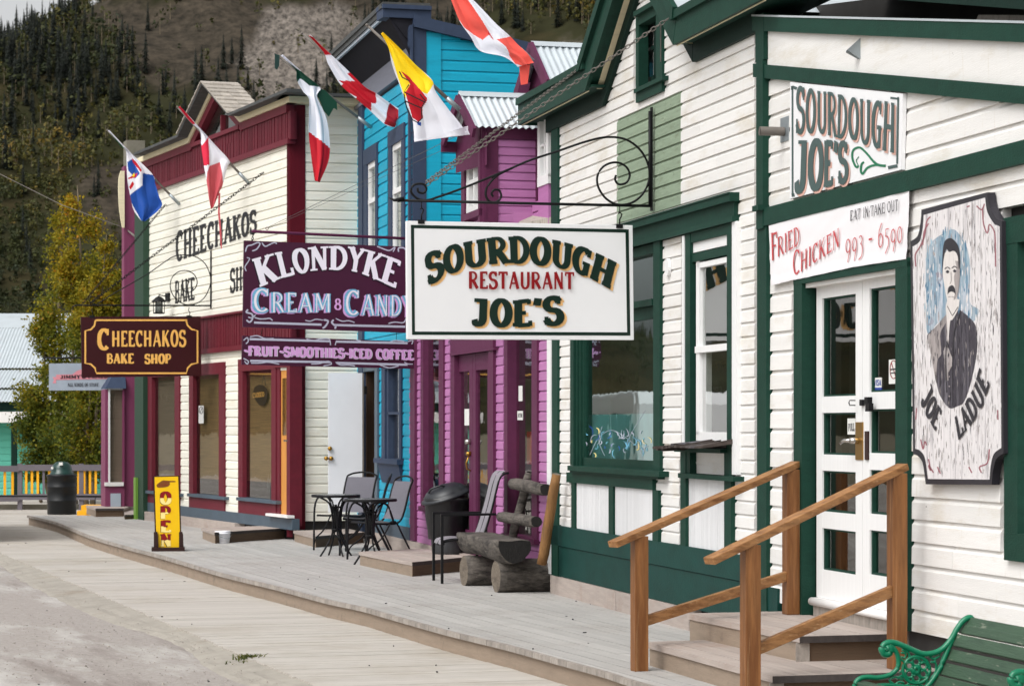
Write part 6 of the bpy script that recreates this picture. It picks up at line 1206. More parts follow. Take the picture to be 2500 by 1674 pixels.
# ---- lantern
root = thing('wall_lantern','small black glazed lantern on the cream wall above the maroon sign','lantern',tuple(C.P(C.u(400,.2),.2,C.z(400,740))))
b = MB(); c = C.P(C.u(388,.25),.25,0); zt_,zb_ = C.z(388,737,.25),C.z(388,765,.25); r_ = .085
b.lathe((c.x,c.y,zt_),[(.12,0),(.115,.012),(.05,.07),(.015,.09),(.001,.1)],12,cap=False); b.lathe((c.x,c.y,zb_-.005),[(.08,0),(.09,.012),(.085,.02)],12)
for k in range(6): a = k*math.pi/3+.2; b.tube([(c.x+r_*math.cos(a),c.y+r_*math.sin(a),zb_),(c.x+r_*math.cos(a),c.y+r_*math.sin(a),zt_+.01)],.006,5)
w0 = C.P(C.u(407,.02),.02,C.z(407,724)); b.fb(C,403,411,716,736,.02,.05,403); b.tube([w0,Vector((c.x,c.y,w0.z)),Vector((c.x,c.y,zt_+.1))],.009,6); b.build('frame','black_metal',root)
b = MB(); b.lathe((c.x,c.y,zb_+.01),[(.06,0),(.06,zt_-zb_-.02)],10); b.build('glass','curtain',root)

# ---- Sourdough wall sign, banner, portrait
root = thing('wall_sign','white rectangular wall sign with tall slate lettering beside the vent pipe','sign',tuple(J.P(J.u(2060),.05,J.z(2060,350))))
b = MB(); b.prism(J,[J.uz(x,y,.05) for x,y in ((1929,200.5),(2203.5,229),(2199,414.5),(1928,486))],.024,.05); b.build('board','sign_white',root)
cs_ = lambda L_: cv(L_,1840,0,3.136); o4 = lambda pts: [(1840+x/3.136,y/3.136) for x,y in pts]
b = MB(); big = cs_([(0,318,1020,325,655),(.12,410,1015,415,680),(.24,505,1020,505,700),(.36,590,1040,590,705),(.48,665,1060,675,730),(.6,770,1065,770,755),(.7,845,1105,845,760),(.8,925,1125,935,775),(.9,1000,1155,1015,775),(1,1095,1175,1095,795)]); jj = cs_([(0,310,1478,325,1075),(.4,515,1440,520,1075),(1,728,1385,728,1090)])
text(b,J,"SOURDOUGH",big,th=.18,n=.0522,mi=1,dx=4.2,dy=5.5,serif=.1,sh=.07); text(b,J,"SOURDOUGH",big,th=.18,n=.0562,mi=0,serif=.1,sh=.07)
text(b,J,"JOE'S",jj,th=.24,n=.0522,mi=1,dx=4.2,dy=5.5,serif=.1,sh=.07); text(b,J,"JOE'S",jj,th=.24,n=.0562,mi=0,serif=.1,sh=.07)
for L_,w_ in (([(296,672),(297,1500)],4),([(292,660),(292,690)],4),([(294,665),(330,680)],7),([(290,1495),(312,1492)],8),([(1046,750),(1112,758)],5),([(1106,745),(1098,1255)],4.5),([(1028,1285),(1100,1270)],8)): pline(b,J,o4(L_),w_,.0524,0)
pline(b,J,curve(o4([(805,1200),(785,1230),(800,1270),(780,1275),(755,1210),(762,1150),(810,1130),(860,1170),(920,1240),(960,1265),(1010,1270)]),5),[2]*10+[5]*30+[6]*11,.0526,2); pline(b,J,curve(o4([(845,1240),(825,1260),(820,1310),(835,1330),(870,1285),(930,1265),(1010,1275)]),5),[2]+[5]*24+[4]*6,.0528,2)
b.build('lettering',['ink_slate','ink_pinkish','ink_jade'],root,fixn=False)
root = thing('vinyl_banner','creased white banner with red fried chicken lettering above the double door','banner',tuple(J.P(J.u(2040),.06,J.z(2040,600))))
b = MB(); tp = [(1873,551),(1960,527),(2040,504),(2130,479),(2216,456)]; bt = [(1879,697),(1932,684),(1967,677),(2080,652),(2209,632)]; G_ = []
for i in range(41):
    q = i/40*4; k = min(3,int(q)); f_ = q-k; tx = tp[k][0]+(tp[k+1][0]-tp[k][0])*f_; ty = tp[k][1]+(tp[k+1][1]-tp[k][1])*f_; bx2 = bt[k][0]+(bt[k+1][0]-bt[k][0])*f_; by2 = bt[k][1]+(bt[k+1][1]-bt[k][1])*f_; col = []
    for j in range(17):
        v_ = j/16; x,y = tx+(bx2-tx)*v_,ty+(by2-ty)*v_; nn = .054+.004*noise.noise((i*.16,j*.2,3))+.004*noise.noise((i*.35+j*.3,j*.12,8))+(.008*abs(math.sin(i*.8)) if j > 14 else 0); uu,zz_ = J.uz(x,y,.065); col.append(b.av(J.P(uu,nn,zz_)))
    G_.append(col)
b.smooth = True
for i in range(40):
    for j in range(16): b.af([G_[i][j],G_[i+1][j],G_[i+1][j+1],G_[i][j+1]])
sh_ = b.build('sheet','banner',root,fixn=False)
cb = lambda L_: cv(L_,1750,500,2.613)
b = MB(); kw = dict(n=.0625,serif=.07,sh=.03)
text(b,J,"F",cb([(0,345,358,340,182),(1,395,342,390,168)]),th=.12,mi=0,**kw); text(b,J,"RIED",cb([(0,385,335,385,210),(1,535,250,530,130)]),th=.12,mi=0,**kw)
text(b,J,"C",cb([(0,480,450,485,285),(1,535,440,535,280)]),th=.1,mi=0,**kw); text(b,J,"HICKEN",cb([(0,530,432,532,305),(1,790,262,790,142)]),th=.12,mi=0,**kw)
text(b,J,"993 - 6590",cb([(0,815,325,820,170),(1,1190,240,1190,90)]),th=.11,mi=0,n=.0625,serif=0)
text(b,J,"EAT IN.TAKE OUT",cb([(0,848,104,850,38),(1,1168,36,1166,-36)]),th=.12,mi=1,**kw); b.build('lettering',['ink_red2','ink_charcoal'],root,fixn=False)

mat('portrait_ground', srgb(222,218,218), .6, .06, 5, (12,12,.7), .5, 20, dirt=(srgb(128,122,130),2.4,.53,(12,12,.6),.85), streak=(srgb(64,58,66),3,.6,(16,16,.7),.9))
mat('portrait_blue', srgb(142,160,172), .6, .25, 5, (7,7,1.2), .3, 20, dirt=(srgb(206,208,216),2.2,.46,(7,7,1.3),.9), streak=(srgb(86,128,154),3,.5,(9,9,1),.8), chip=(srgb(140,136,148),3,.6))
mat('portrait_suit', srgb(60,56,64), .6, .3, 5, (6,6,.8), .3, 20, dirt=(srgb(116,112,120),2.5,.5,(8,8,.8),.85), streak=(srgb(28,26,32),3,.55,(12,12,.7),.8))
mat('portrait_vest', srgb(156,148,146), .6, .15, 5, (6,6,.8), .3, 20, dirt=(srgb(70,66,70),2.5,.5,(8,8,.8),.85), streak=(srgb(214,208,208),3,.56,(12,12,.7),.8))
mat('portrait_face', srgb(214,208,204), .6, .06, 6, (5,5,2), .1, 20, dirt=(srgb(150,146,150),6,.58,(6,6,1.5),.5))
mat('paint_pale', srgb(146,172,186), .6, .2, 6, bump=0)
mat('paint_deep', srgb(70,114,142), .6, .2, 6, bump=0)
mat('portrait_rose', srgb(150,96,104), .6, .15, 6, bump=0)
root = thing('portrait_board','painted portrait board of a moustached man in a dark suit, right of the door','sign',tuple(J.P(J.u(2335),.05,J.z(2335,850))))
nP = .075; o7 = lambda pts: [(2200+x/2.09,450+y/2.09) for x,y in pts]
outl = curve([(2249.5,512),(2410.5,469.5)],1)[:2]+curve([(2411,474),(2416,505),(2432,533),(2440,537)],4)+[(2446,540),(2448,820),(2450,1104)]+curve([(2450,1106),(2432,1120),(2424,1150),(2421,1183)],4)+[(2260,1181.5)]+curve([(2258,1165),(2252,1128),(2240,1112),(2229,1108)],4)+[(2226,850),(2222.5,590)]+curve([(2222.5,589),(2240,576),(2247,545),(2249.5,514)],4)
b = MB(); b.prism(J,[J.uz(x,y,nP) for x,y in outl],.03,nP); b.build('board','ink_charcoal',root)
cx0,cy0 = 2336,826
inn = [(cx0+(x-cx0)*(1-5.5/max(30,abs(x-cx0)) if abs(x-cx0) > 60 else 1), cy0+(y-cy0)*(1-13/max(60,abs(y-cy0)) if abs(y-cy0) > 150 else 1)) for x,y in outl]
b = MB(); ppoly(b,J,inn,nP+.001,0)
ppoly(b,J,curve(o7([(215,250),(270,230),(320,290),(345,360),(352,470),(350,600),(395,640),(370,700),(300,720),(200,700),(135,760),(128,600),(125,480),(130,350),(160,290),(215,250)]),5),nP+.0015,1)
ppoly(b,J,curve(o7([(300,640),(345,675),(380,720),(390,790),(380,900),(350,1030),(320,1110),(290,1130),(245,1140),(200,1080),(180,1010),(160,900),(135,790),(140,760),(190,715),(235,660),(300,640)]),5),nP+.002,2)
ppoly(b,J,curve(o7([(232,660),(232,700),(200,760),(205,860),(185,900),(178,1000),(165,940),(138,790),(150,755),(195,705),(232,660)]),5),nP+.0025,3)
ppoly(b,J,o7([(230,620),(238,700),(245,790),(240,830),(262,890),(262,920),(240,960),(242,1000),(225,1000),(220,900),(215,850),(232,810),(228,740)]),nP+.003,3)
ppoly(b,J,curve(o7([(236,590),(228,625),(233,690),(240,800),(250,700),(262,690),(290,640),(297,600),(290,585),(236,590)]),4),nP+.0035,4)
ppoly(b,J,curve(o7([(215,360),(212,430),(215,480),(228,560),(240,605),(260,618),(276,600),(288,560),(297,470),(299,400),(285,350),(250,330),(215,360)]),5),nP+.004,4)
ppoly(b,J,curve(o7([(276,390),(282,430),(270,470),(276,540),(268,590),(288,560),(299,470),(298,400),(276,390)]),4),nP+.0043,6)
ppoly(b,J,curve(o7([(210,470),(210,380),(218,300),(240,276),(265,280),(292,318),(300,380),(298,430),(293,425),(288,365),(270,340),(245,345),(232,330),(222,355),(215,400),(210,470)]),4),nP+.0046,5)
ppoly(b,J,curve(o7([(236,562),(240,530),(250,518),(262,515),(274,530),(278,562),(270,552),(256,546),(244,552),(236,562)]),4),nP+.005,5)
for (x,y) in ((236,440),(272,436)): ppoly(b,J,curve(o7([(x-9,y+6),(x,y-2),(x+10,y+6),(x,y+14),(x-9,y+6)]),4),nP+.005,2); pline(b,J,curve(o7([(x-14,y-8),(x,y-18),(x+14,y-8)]),4),2.0,nP+.0053,5)
pline(b,J,o7([(254,445),(256,490),(250,508)]),1.6,nP+.0053,6); pline(b,J,curve(o7([(240,575),(257,572),(272,577)]),3),1.6,nP+.0053,6)
pline(b,J,o7([(262,880),(262,1130)]),1.6,nP+.0045,5); pline(b,J,o7([(232,800),(225,900),(232,1060)]),2,nP+.0045,5); pline(b,J,o7([(300,650),(268,760),(262,880)]),2.6,nP+.0045,5)
for y in (930,980,1030,1080): pline(b,J,o7([(243,y),(249,y)]),3,nP+.0047,3)
pline(b,J,o7([(235,620),(258,665),(262,670),(290,625)]),1.4,nP+.0047,5)
rs = random.Random(77); blue_p = o7([(205,215),(270,220),(330,290),(350,360),(358,470),(356,600),(400,650),(370,720),(300,740),(200,720),(125,760),(120,600),(115,480),(122,340),(155,270),(215,235)]); suit_p = o7([(300,640),(345,675),(380,720),(390,790),(380,900),(350,1030),(320,1110),(290,1130),(245,1140),(200,1080),(180,1010),(160,900),(135,790),(140,760),(190,715),(235,660)]); face_p = o7([(205,270),(300,270),(305,480),(290,640),(250,830),(225,700),(205,480)])
for i in range(1300):
    x = rs.uniform(2226,2444); y = rs.uniform(500,1175); 
    if not inpoly(x,y,inn) or inpoly(x,y,face_p): continue
    ln = rs.uniform(6,30); wd_ = rs.uniform(.7,2.2); nn = nP+.0016+i*.0000004
    if inpoly(x,y,suit_p): k_ = rs.choice((2,2,3,5,5)); nn = nP+.0031+i*.0000004; ln *= .8
    elif inpoly(x,y,blue_p): k_ = rs.choice((8,9,9,4,8,6,0,0)); wd_ *= 1.7; ln *= .8
    elif rs.random() < .5: k_ = rs.choice((3,6,3,0)); 
    else: k_ = rs.choice((2,3,5,0,0)); wd_ *= .7
    dx_ = rs.uniform(-2,2); pl = [(x,y-ln/2),(x+dx_*.3,y),(x+dx_*.2,y+ln/2)]
    if all(inpoly(a,c,inn) for a,c in pl): pline(b,J,pl,[wd_*.4,wd_,wd_*.3],nn,k_)
for pts in ([(75,420),(72,360),(95,320),(120,260),(130,190),(150,165)],[(110,310),(118,240),(140,200)],[(350,110),(335,115)],[(415,120),(420,200),(440,250),(450,205),(475,240),(480,300),(482,420)],[(385,110),(410,130),(425,100)],[(100,1300),(112,1350),(120,1310),(130,1330)],[(140,1400),(150,1460),(140,1430),(165,1470)],[(185,1440),(200,1475)],[(450,1350),(440,1420),(400,1440),(410,1470)],[(345,1440),(360,1470)],[(75,1200),(78,1140)],[(492,1150),(494,1200)]): pline(b,J,curve(o7(pts),4),3.2,nP+.0022,7)
text(b,J,"JOE",[(0,*o7([(98,1110)])[0],*o7([(150,1005)])[0]),(.4,*o7([(125,1170)])[0],*o7([(170,1085)])[0]),(1,*o7([(178,1262)])[0],*o7([(210,1165)])[0])],th=.24,n=nP+.006,mi=5,serif=.12)
text(b,J,"LADUE",[(0,*o7([(290,1305)])[0],*o7([(272,1190)])[0]),(.4,*o7([(365,1215)])[0],*o7([(325,1120)])[0]),(.7,*o7([(415,1130)])[0],*o7([(370,1040)])[0]),(1,*o7([(455,1010)])[0],*o7([(405,925)])[0])],th=.24,n=nP+.006,mi=5,serif=.12)
b.build('painting',['portrait_ground','portrait_blue','portrait_suit','portrait_vest','portrait_face','ink_charcoal','portrait_vest','portrait_rose','paint_pale','paint_deep'],root,fixn=False)

# ---------------------------------------------------------------- flags
def flag(label, fr, base_px, tip_px, secs, regions, mats, amp=.03, pole='pole_grey', bw=.0, nb=.03, nx=22, ny=34, seed=1, extra=None, poleoff=.05):
    P0 = fr.P(fr.u(base_px[0],nb),nb,fr.z(base_px[0],base_px[1],nb)); F_ = Frame((P0.x,P0.y),(-.9615,-.2747),1)
    root = thing('flag',label,'flag',tuple(P0),'flags over the shop fronts')
    tip = F_.P(F_.u(tip_px[0]),0,F_.z(*tip_px)); b = MB(); b.tube([P0,P0.lerp(tip,.45),tip],[.019,.016,.012],8); b.lathe((tip.x,tip.y,tip.z-.01),[(.01,0),(.018,.01),(.01,.024)],8); b.build('pole',pole,root)
    b = MB(); b.bar(P0+Vector((0,0,-.07)),P0+Vector((0,0,.07)),.05,.02); b.tube([P0,P0.lerp(tip,.14)],.024,8); b.build('bracket','galv',root)
    b = MB(); n_ = len(secs)-1; b.smooth = True; g = []; pp = []
    sc = curve([tuple(a)+tuple(c) for a,c in secs],max(2,int(ny/n_)))
    for i,(xa,ya,xb,yb) in enumerate(sc):
        row = []; pr = []
        for j in range(nx+1):
            v_ = j/nx; x,y = xa+(xb-xa)*v_,ya+(yb-ya)*v_; q = i/len(sc); nn = .035+poleoff*.3+amp*.5*abs(math.sin(v_*9+q*3+seed))+.5*amp*math.sin(v_*9+q*3+seed)*(.3+q)+amp*.8*noise.noise((v_*2.5,q*5,seed)); u_ = F_.u(x); row.append(b.av(F_.P(u_,nn,F_.z(x,y)))); pr.append((x,y))
        g.append(row); pp.append(pr)
    for i in range(len(sc)-1):
        for j in range(nx):
            x = (pp[i][j][0]+pp[i+1][j+1][0])/2; y = (pp[i][j][1]+pp[i+1][j+1][1])/2; m_ = 0
            for P_,k in regions:
                if inpoly(x,y,P_): m_ = k
            b.mi = m_; b.af([g[i][j],g[i+1][j],g[i+1][j+1],g[i][j+1]])
    cl = b.build('cloth',mats,root,fixn=False); so_ = cl.modifiers.new('solid','SOLIDIFY'); so_.thickness = .003
    return root
o1 = lambda pts: [(x/2.8,y/2.8) for x,y in pts]
o2 = lambda pts: [(600+x/2.8,y/2.8) for x,y in pts]
flag('drooping blue and white territorial flag with a crest, leftmost flag',C,(439,500),(262,318),[((263,320),(266,319)),((295,358),(300,356)),((306,368),(322,378)),((308,400),(370,425)),((310,440),(378,450)),((317,480),(386,480)),((325,512),(392,506)),((343,539),(352,541))],
 [(o1([(860,1020),(960,1060),(1040,1200),(975,1185),(970,1270),(890,1340),(860,1200)]),1),(o1([(970,1185),(1045,1200),(1110,1420),(980,1540),(880,1360),(890,1330),(970,1270)]),2),(o1([(720,880),(850,1020),(862,1035),(840,1030),(730,930)]),3),
  (o1([(868,1110),(900,1090),(950,1190),(920,1225),(872,1165)]),2),(o1([(872,1220),(935,1185),(925,1215),(875,1228)]),4),(o1([(900,1085),(925,1110),(965,1170),(955,1180),(905,1110)]),4),(o1([(880,1280),(905,1240),(915,1262),(890,1300)]),4),(o1([(905,1190),(918,1185),(915,1210),(900,1210)]),5)],
 ['flag_white','flag_white','yukon_blue','flag_green','flag_red','flag_yellow'],amp=.04,seed=2,ny=130,nx=90)
flag('faded tattered red and white flag with a long torn strip, second from the left',C,(608,448),(433,262),[((434,263),(437,261)),((465,300),(470,297)),((487,322),(520,352)),((490,360),(557,393)),((495,400),(553,410)),((503,450),(541,455)),((507,480),(535,468)),((513,512),(520,505))],
 [(o1([(1200,700),(1330,850),(1290,860),(1200,760)]),1),(o1([(1355,950),(1375,1000),(1420,940),(1425,1130),(1380,1140)]),2),(o1([(1425,1140),(1500,1110),(1520,1250),(1500,1400),(1430,1460),(1400,1290),(1410,1180)]),3)],
 ['flag_white','flag_rose','flag_rose','flag_faded'],amp=.035,seed=5,ny=130,nx=90)
b = MB(); fl2 = [o for o in scene.objects if o.get('label','').startswith('faded tattered')][0]
F_ = Frame((fl2.location.x,fl2.location.y),(-.9615,-.2747),1); pts = [(534,472),(533,520),(537,570),(540,608)]
for i in range(3): b.quad(*[F_.P(F_.u(x),.05,F_.z(x,y)) for x,y in ((pts[i][0]-2.4,pts[i][1]),(pts[i][0]+2.4,pts[i][1]),(pts[i+1][0]+2.2-(2 if i == 2 else 0),pts[i+1][1]),(pts[i+1][0]-2.2,pts[i+1][1]))])
b.build('torn_strip','flag_faded',fl2)
flag('knotted green, white and red striped flag hanging in front of the cream side wall',J,(907,312),(671,132),[((683,138),(688,136)),((718,172),(735,178)),((722,196),(778,214)),((738,226),(776,226)),((752,244),(772,240)),((752,290),(795,290)),((752,330),(804,350)),((759,390),(800,395)),((767,442),(778,446))],
 [(o2([(190,360),(350,480),(480,560),(510,600),(430,590),(370,540),(340,560),(300,480)]),1),(o2([(330,530),(360,545),(345,570)]),1),(o2([(420,900),(580,1020),(640,1200),(440,1300)]),2)],
 ['flag_white','flag_green_dark','flag_red'],amp=.03,seed=7,ny=130,nx=90)
fl3 = [o for o in scene.objects if o.get('label','').startswith('knotted green')][0]; F_ = Frame((fl3.location.x,fl3.location.y),(-.9615,-.2747),1)
def cloth(fr, pts, name, m_, parent, n=.03, th=.004): b = MB(); b.prism(fr,[fr.uz(x,y) for x,y in pts],n-th,n+th); return b.build(name,m_,parent)
cloth(F_,o2([(480,600),(540,620),(620,700),(622,755),(600,740),(565,800),(530,760),(500,680),(470,640)]),'green_tail','flag_green_dark',fl3,n=.02); cloth(F_,o2([(195,372),(228,380),(225,450),(212,480),(195,470)]),'ribbon_end','dome_green',fl3)
flag('dark red and white maple leaf flag rolled along its pole before the blue house',J,(968,284),(737,82),[((752,88),(756,88)),((788,128),(808,136)),((800,160),(850,175)),((828,206),(888,214)),((860,236),(918,232)),((900,270),(950,255)),((938,305),(970,268)),((962,312),(969,288))],
 [(o2([(420,240),(500,300),(580,380),(520,380),(450,300)]),1),(o2([(632,555),(740,560),(690,510),(712,492),(830,560),(880,640),(890,700),(850,760),(770,700),(730,690),(755,670),(640,600),(660,575)]),1),(o2([(975,710),(1040,760),(1020,880),(940,850)]),2),(o2([(850,710),(890,712),(880,760),(850,745)]),0)],
 ['flag_white','flag_red','flag_maroon'],amp=.03,seed=9,ny=130,nx=90,poleoff=.02)
flag('yellow and white flag with a red stone figure, in front of the blue corner',BS,(1122,268),(896,62),[((928,84),(930,82)),((945,120),(970,120)),((955,160),(1010,160)),((972,205),(1050,195)),((985,245),(1060,225)),((1003,292),(1090,265)),((1006,320),(1110,290)),((1007,346),(1143,330)),((1008,347),(1149,306))],
 [(o2([(900,200),(960,260),(1280,570),(1230,650),(1200,640),(1120,560),(1080,680),(1000,420)]),1),(o2([(1050,490),(1110,530),(1230,680),(1225,700),(1200,740),(1205,810),(1170,840),(1130,810),(1080,640),(1115,580)]),2),(o2([(1158,838),(1188,842),(1190,868),(1162,858)]),3)],
 ['flag_white','flag_yellow','flag_red','yukon_blue'],amp=.03,seed=11,ny=130,nx=90,poleoff=.03,nb=-.02)
fl5 = [o for o in scene.objects if o.get('label','').startswith('yellow and white flag')][0]; F_ = Frame((fl5.location.x,fl5.location.y),(-.9615,-.2747),1); b = MB()
for pts in ([(1050,490),(1070,530),(1120,555)],[(1115,580),(1082,630),(1225,700)],[(1085,690),(1200,740)],[(1080,640),(1100,740),(1140,820),(1175,838),(1205,810),(1200,740),(1228,690),(1190,645)]): pline(b,F_,o2(pts),3,.095)
b.build('outline','ink_black',fl5)
flag('coral and white flag draped from the top edge down to the pink dormer',BS,(1301,150),(1075,-60),[((1082,-20),(1120,-10)),((1095,0),(1150,0)),((1118,55),(1210,62)),((1145,95),(1245,92)),((1168,127),(1270,118)),((1225,140),(1290,140)),((1262,165),(1300,155))],
 [(o2([(1370,0),(1500,0),(1660,240),(1610,280),(1480,200),(1420,100)]),1),(o2([(1640,210),(1690,290),(1650,240)]),2),(o2([(1820,250),(1960,340),(1960,480),(1830,440),(1760,330),(1700,280)]),1)],
 ['flag_white','flag_coral','flag_red'],amp=.04,seed=13,ny=130,nx=90,poleoff=.03,nb=-.3)
fl6 = [o for o in scene.objects if o.get('label','').startswith('coral and white flag')][0]; F_ = Frame((fl6.location.x,fl6.location.y),(-.9615,-.2747),1)
cloth(F_,[(1268,160),(1294,158),(1288,205),(1272,208),(1270,195)],'hanging_end','flag_coral',fl6,n=.0)

# ---------------------------------------------------------------- entrance steps and railings
z1s,z2s = .31,.46
A1,B1 = gnd(1576,1565,z1s),gnd(1886,1649,z1s)
st1 = steps('lower wide wooden step of the restaurant entrance',[A1,B1,(B1[0]+1.5,B1[1]+.3),(A1[0]+1.3,A1[1]+.3)] if 0 else [(1576,1565),(1886,1649),(2120,1640),(1740,1560)],z1s,.158,name='entrance_step') if 0 else None
def step_poly(label, P_, z1, z0, cams=True):
    c = (sum(p[0] for p in P_)/4, sum(p[1] for p in P_)/4); root = thing('entrance_step',label,'step',(c[0],c[1],z0),'wooden entrance steps')
    b = MB(); e = ((P_[1][0]-P_[0][0]),(P_[1][1]-P_[0][1])); l = math.hypot(*e); e = (e[0]/l,e[1]/l); nn = (-e[1],e[0]); 
    if (P_[3][0]-P_[0][0])*nn[0]+(P_[3][1]-P_[0][1])*nn[1] < 0: nn = (-nn[0],-nn[1])
    w_ = max((p[0]-P_[0][0])*nn[0]+(p[1]-P_[0][1])*nn[1] for p in P_); x = 0
    while x < w_-.01:
        s_ = .142 if w_-x > .2 else w_-x; pa = (P_[0][0]+nn[0]*x,P_[0][1]+nn[1]*x); pb = (pa[0]+nn[0]*(s_-.005),pa[1]+nn[1]*(s_-.005)); q = clipp(clipp(P_,pa,nn,1),pb,nn,-1)
        if len(q) > 2: b.rv = random.random(); b.slab(q,z1-.038,z1+random.uniform(-.001,.001))
        x += s_
    b.build('tread','tread',root)
    sh = [(p[0]+(c[0]-p[0])*.03,p[1]+(c[1]-p[1])*.03) for p in P_]; b = MB(); b.rv = .5; b.slab(sh,z0-.002,z1-.04); b.build('riser','riser',root)
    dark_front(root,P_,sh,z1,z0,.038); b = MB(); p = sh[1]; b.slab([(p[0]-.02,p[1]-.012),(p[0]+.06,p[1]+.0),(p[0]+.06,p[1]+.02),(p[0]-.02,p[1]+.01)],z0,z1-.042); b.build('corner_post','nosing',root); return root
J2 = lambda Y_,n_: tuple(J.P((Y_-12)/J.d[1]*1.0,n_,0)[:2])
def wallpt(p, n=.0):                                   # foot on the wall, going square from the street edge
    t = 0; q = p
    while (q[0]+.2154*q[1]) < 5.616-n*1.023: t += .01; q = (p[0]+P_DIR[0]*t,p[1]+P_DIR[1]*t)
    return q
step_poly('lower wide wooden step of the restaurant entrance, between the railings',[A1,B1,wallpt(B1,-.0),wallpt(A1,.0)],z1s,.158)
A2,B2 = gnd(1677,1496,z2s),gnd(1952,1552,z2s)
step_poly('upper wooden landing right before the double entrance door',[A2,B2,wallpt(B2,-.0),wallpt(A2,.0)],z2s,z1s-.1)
def post(b, px, Yb, z0, z1, s_=.089):
    c = (ray(px)*Yb,Yb); d1 = (.9564*s_/2,.292*s_/2); d2 = (-.292*s_/2,.9564*s_/2)
    b.slab([(c[0]-d1[0]-d2[0],c[1]-d1[1]-d2[1]),(c[0]+d1[0]-d2[0],c[1]+d1[1]-d2[1]),(c[0]+d1[0]+d2[0],c[1]+d1[1]+d2[1]),(c[0]-d1[0]+d2[0],c[1]-d1[1]+d2[1])],z0,z1); return Vector((c[0],c[1],0))
def railing(label, pA, YA, zA0, pB, YB, zB0, railA, railB, tipx, tipY, midA, midB):
    root = thing('handrail',label,'handrail',(ray(pA)*YA,YA,zA0),'brown wooden stair handrails')
    zt = lambda y,Y_: H-(y-HY)/FPX*Y_
    b = MB(); a = post(b,pA,YA,zA0,zt(railA[1],YA)-.02); b.build('post','rail_wood',root,bevel=.004)
    b = MB(); c = post(b,pB,YB,zB0,zt(railB[1],YB)-.02); b.build('post','rail_wood',root,bevel=.004)
    pa = Vector((a.x,a.y,zt(railA[1],YA))); pb = Vector((c.x,c.y,zt(railB[1],YB))); t = (pb-pa).normalized(); b = MB(); b.bar(pa-t*tipx,pb+t*.05,.09,.04); b.build('top_rail','rail_wood_long',root,bevel=.004)
    ma = Vector((a.x,a.y,zt(midA,YA))); mb_ = Vector((c.x,c.y,zt(midB,YB))); t = (mb_-ma).normalized(); b = MB(); b.bar(ma+t*.04-Vector((0,0,0)),mb_-t*.02,.04,.062); b.build('mid_rail','rail_wood_long',root,bevel=.003)
railing('left wooden handrail of the entrance steps, the farther one',1561,16.5,DZ,1931,17.22,z2s,(1561,1300),(1931,1138),.22,0,1519,1402)
railing('right wooden handrail of the entrance steps, the nearer one',1832,14.42,DZ,2190,15.0,z1s,(1832,1320),(2190,1146),.3,0,1590,1436)

# ---------------------------------------------------------------- log bench
rnl = random.Random(21)
def log(b, A, B_, r0, r1=None, seg=18, n=10, rough=.05, endmi=1, flat_top=None, ends=(True,True)):
    A = Vector(A); B_ = Vector(B_); r1 = r1 or r0; t = (B_-A).normalized(); s1 = t.cross(Vector((0,0,1)) if abs(t.z) < .9 else Vector((1,0,0))).normalized(); s2 = s1.cross(t).normalized(); rings = []; sd_ = rnl.random()*9
    for i in range(n+1):
        q = i/n; c = A.lerp(B_,q)+s1*(.012*noise.noise((q*3,sd_,1)))+s2*(.012*noise.noise((q*3,sd_,4))); row = []
        for k in range(seg):
            a = 2*math.pi*k/seg; r_ = (r0+(r1-r0)*q)*(1+rough*1.6*noise.noise((math.cos(a)*1.4,math.sin(a)*1.4,q*2.5+sd_))+rough*.8*noise.noise((math.cos(a)*4,math.sin(a)*4,q*4+sd_))); r_ *= (.93 if i in (0,n) else 1)
            p = s1*(math.cos(a)*r_)+s2*(math.sin(a)*r_)
            if flat_top is not None and p.z > flat_top: p.z = flat_top+.01*noise.noise((p.x*9,p.y*9,q*14))
            row.append(b.av(c+p))
        rings.append(row)
    b.smooth = True; b.mi = 0
    for i in range(n):
        for k in range(seg): b.af([rings[i][k],rings[i][(k+1)%seg],rings[i+1][(k+1)%seg],rings[i+1][k]])
    b.smooth = False; b.mi = endmi; b.af(rings[0][::-1]); b.mi = endmi if endmi != 2 else 2; b.af(rings[-1]); b.mi = 0
root = thing('log_bench','rustic weathered log bench beside the grey sling chair','bench',(.1,24.4,DZ))
for (px,Y_,L_,r_) in ((1205,24.35,.84,.155),(1127,25.35,.8,.15)):
    b = MB(); x = ray(px)*Y_+.02; log(b,(x,Y_-.05,DZ+r_*.93),(x+L_*.9564*.86,Y_+L_*.292*.7,DZ+r_*.95),r_,r_*1.04,rough=.06); b.build('support_log',['old_log','log_end'],root)
b = MB(); zs_ = .6; c0 = Vector((ray(1259)*23.95,23.95,zs_)); c1 = Vector((ray(1150)*25.8,25.8,zs_)); log(b,c0,c1,.165,.16,22,14,.07,2,flat_top=.045); b.v = [Vector((p.x+(p.x-c0.lerp(c1,.5).x)*.0,p.y,p.z)) for p in b.v]; b.build('seat_log',['old_log','log_end','log_end_dark'],root)
b = MB(); zb_ = lambda y,Y_: H-(y-HY)/FPX*Y_; log(b,(ray(1322)*23.8,23.8,zb_(1376,23.8)),(ray(1359)*23.65,23.65,zb_(1157,23.65)),.05,.043,10,8,.08,1); b.build('back_post','log_orange',root) if 0 else b.build('back_post',['log_orange','log_end'],root)
b = MB(); log(b,(ray(1252)*25.4,25.4,zb_(1310,25.4)),(ray(1292)*25.5,25.5,zb_(1155,25.5)),.045,.045,10,8,.08,1); b.build('back_post',['old_log','log_end'],root)
b = MB(); log(b,(ray(1334)*24.0,24.0,zb_(1194,24.0)),(ray(1252)*25.4,25.4,zb_(1181,25.4)),.06,.055,12,9,.09,2); b.build('back_rail',['old_log','log_end','log_end_dark'],root)
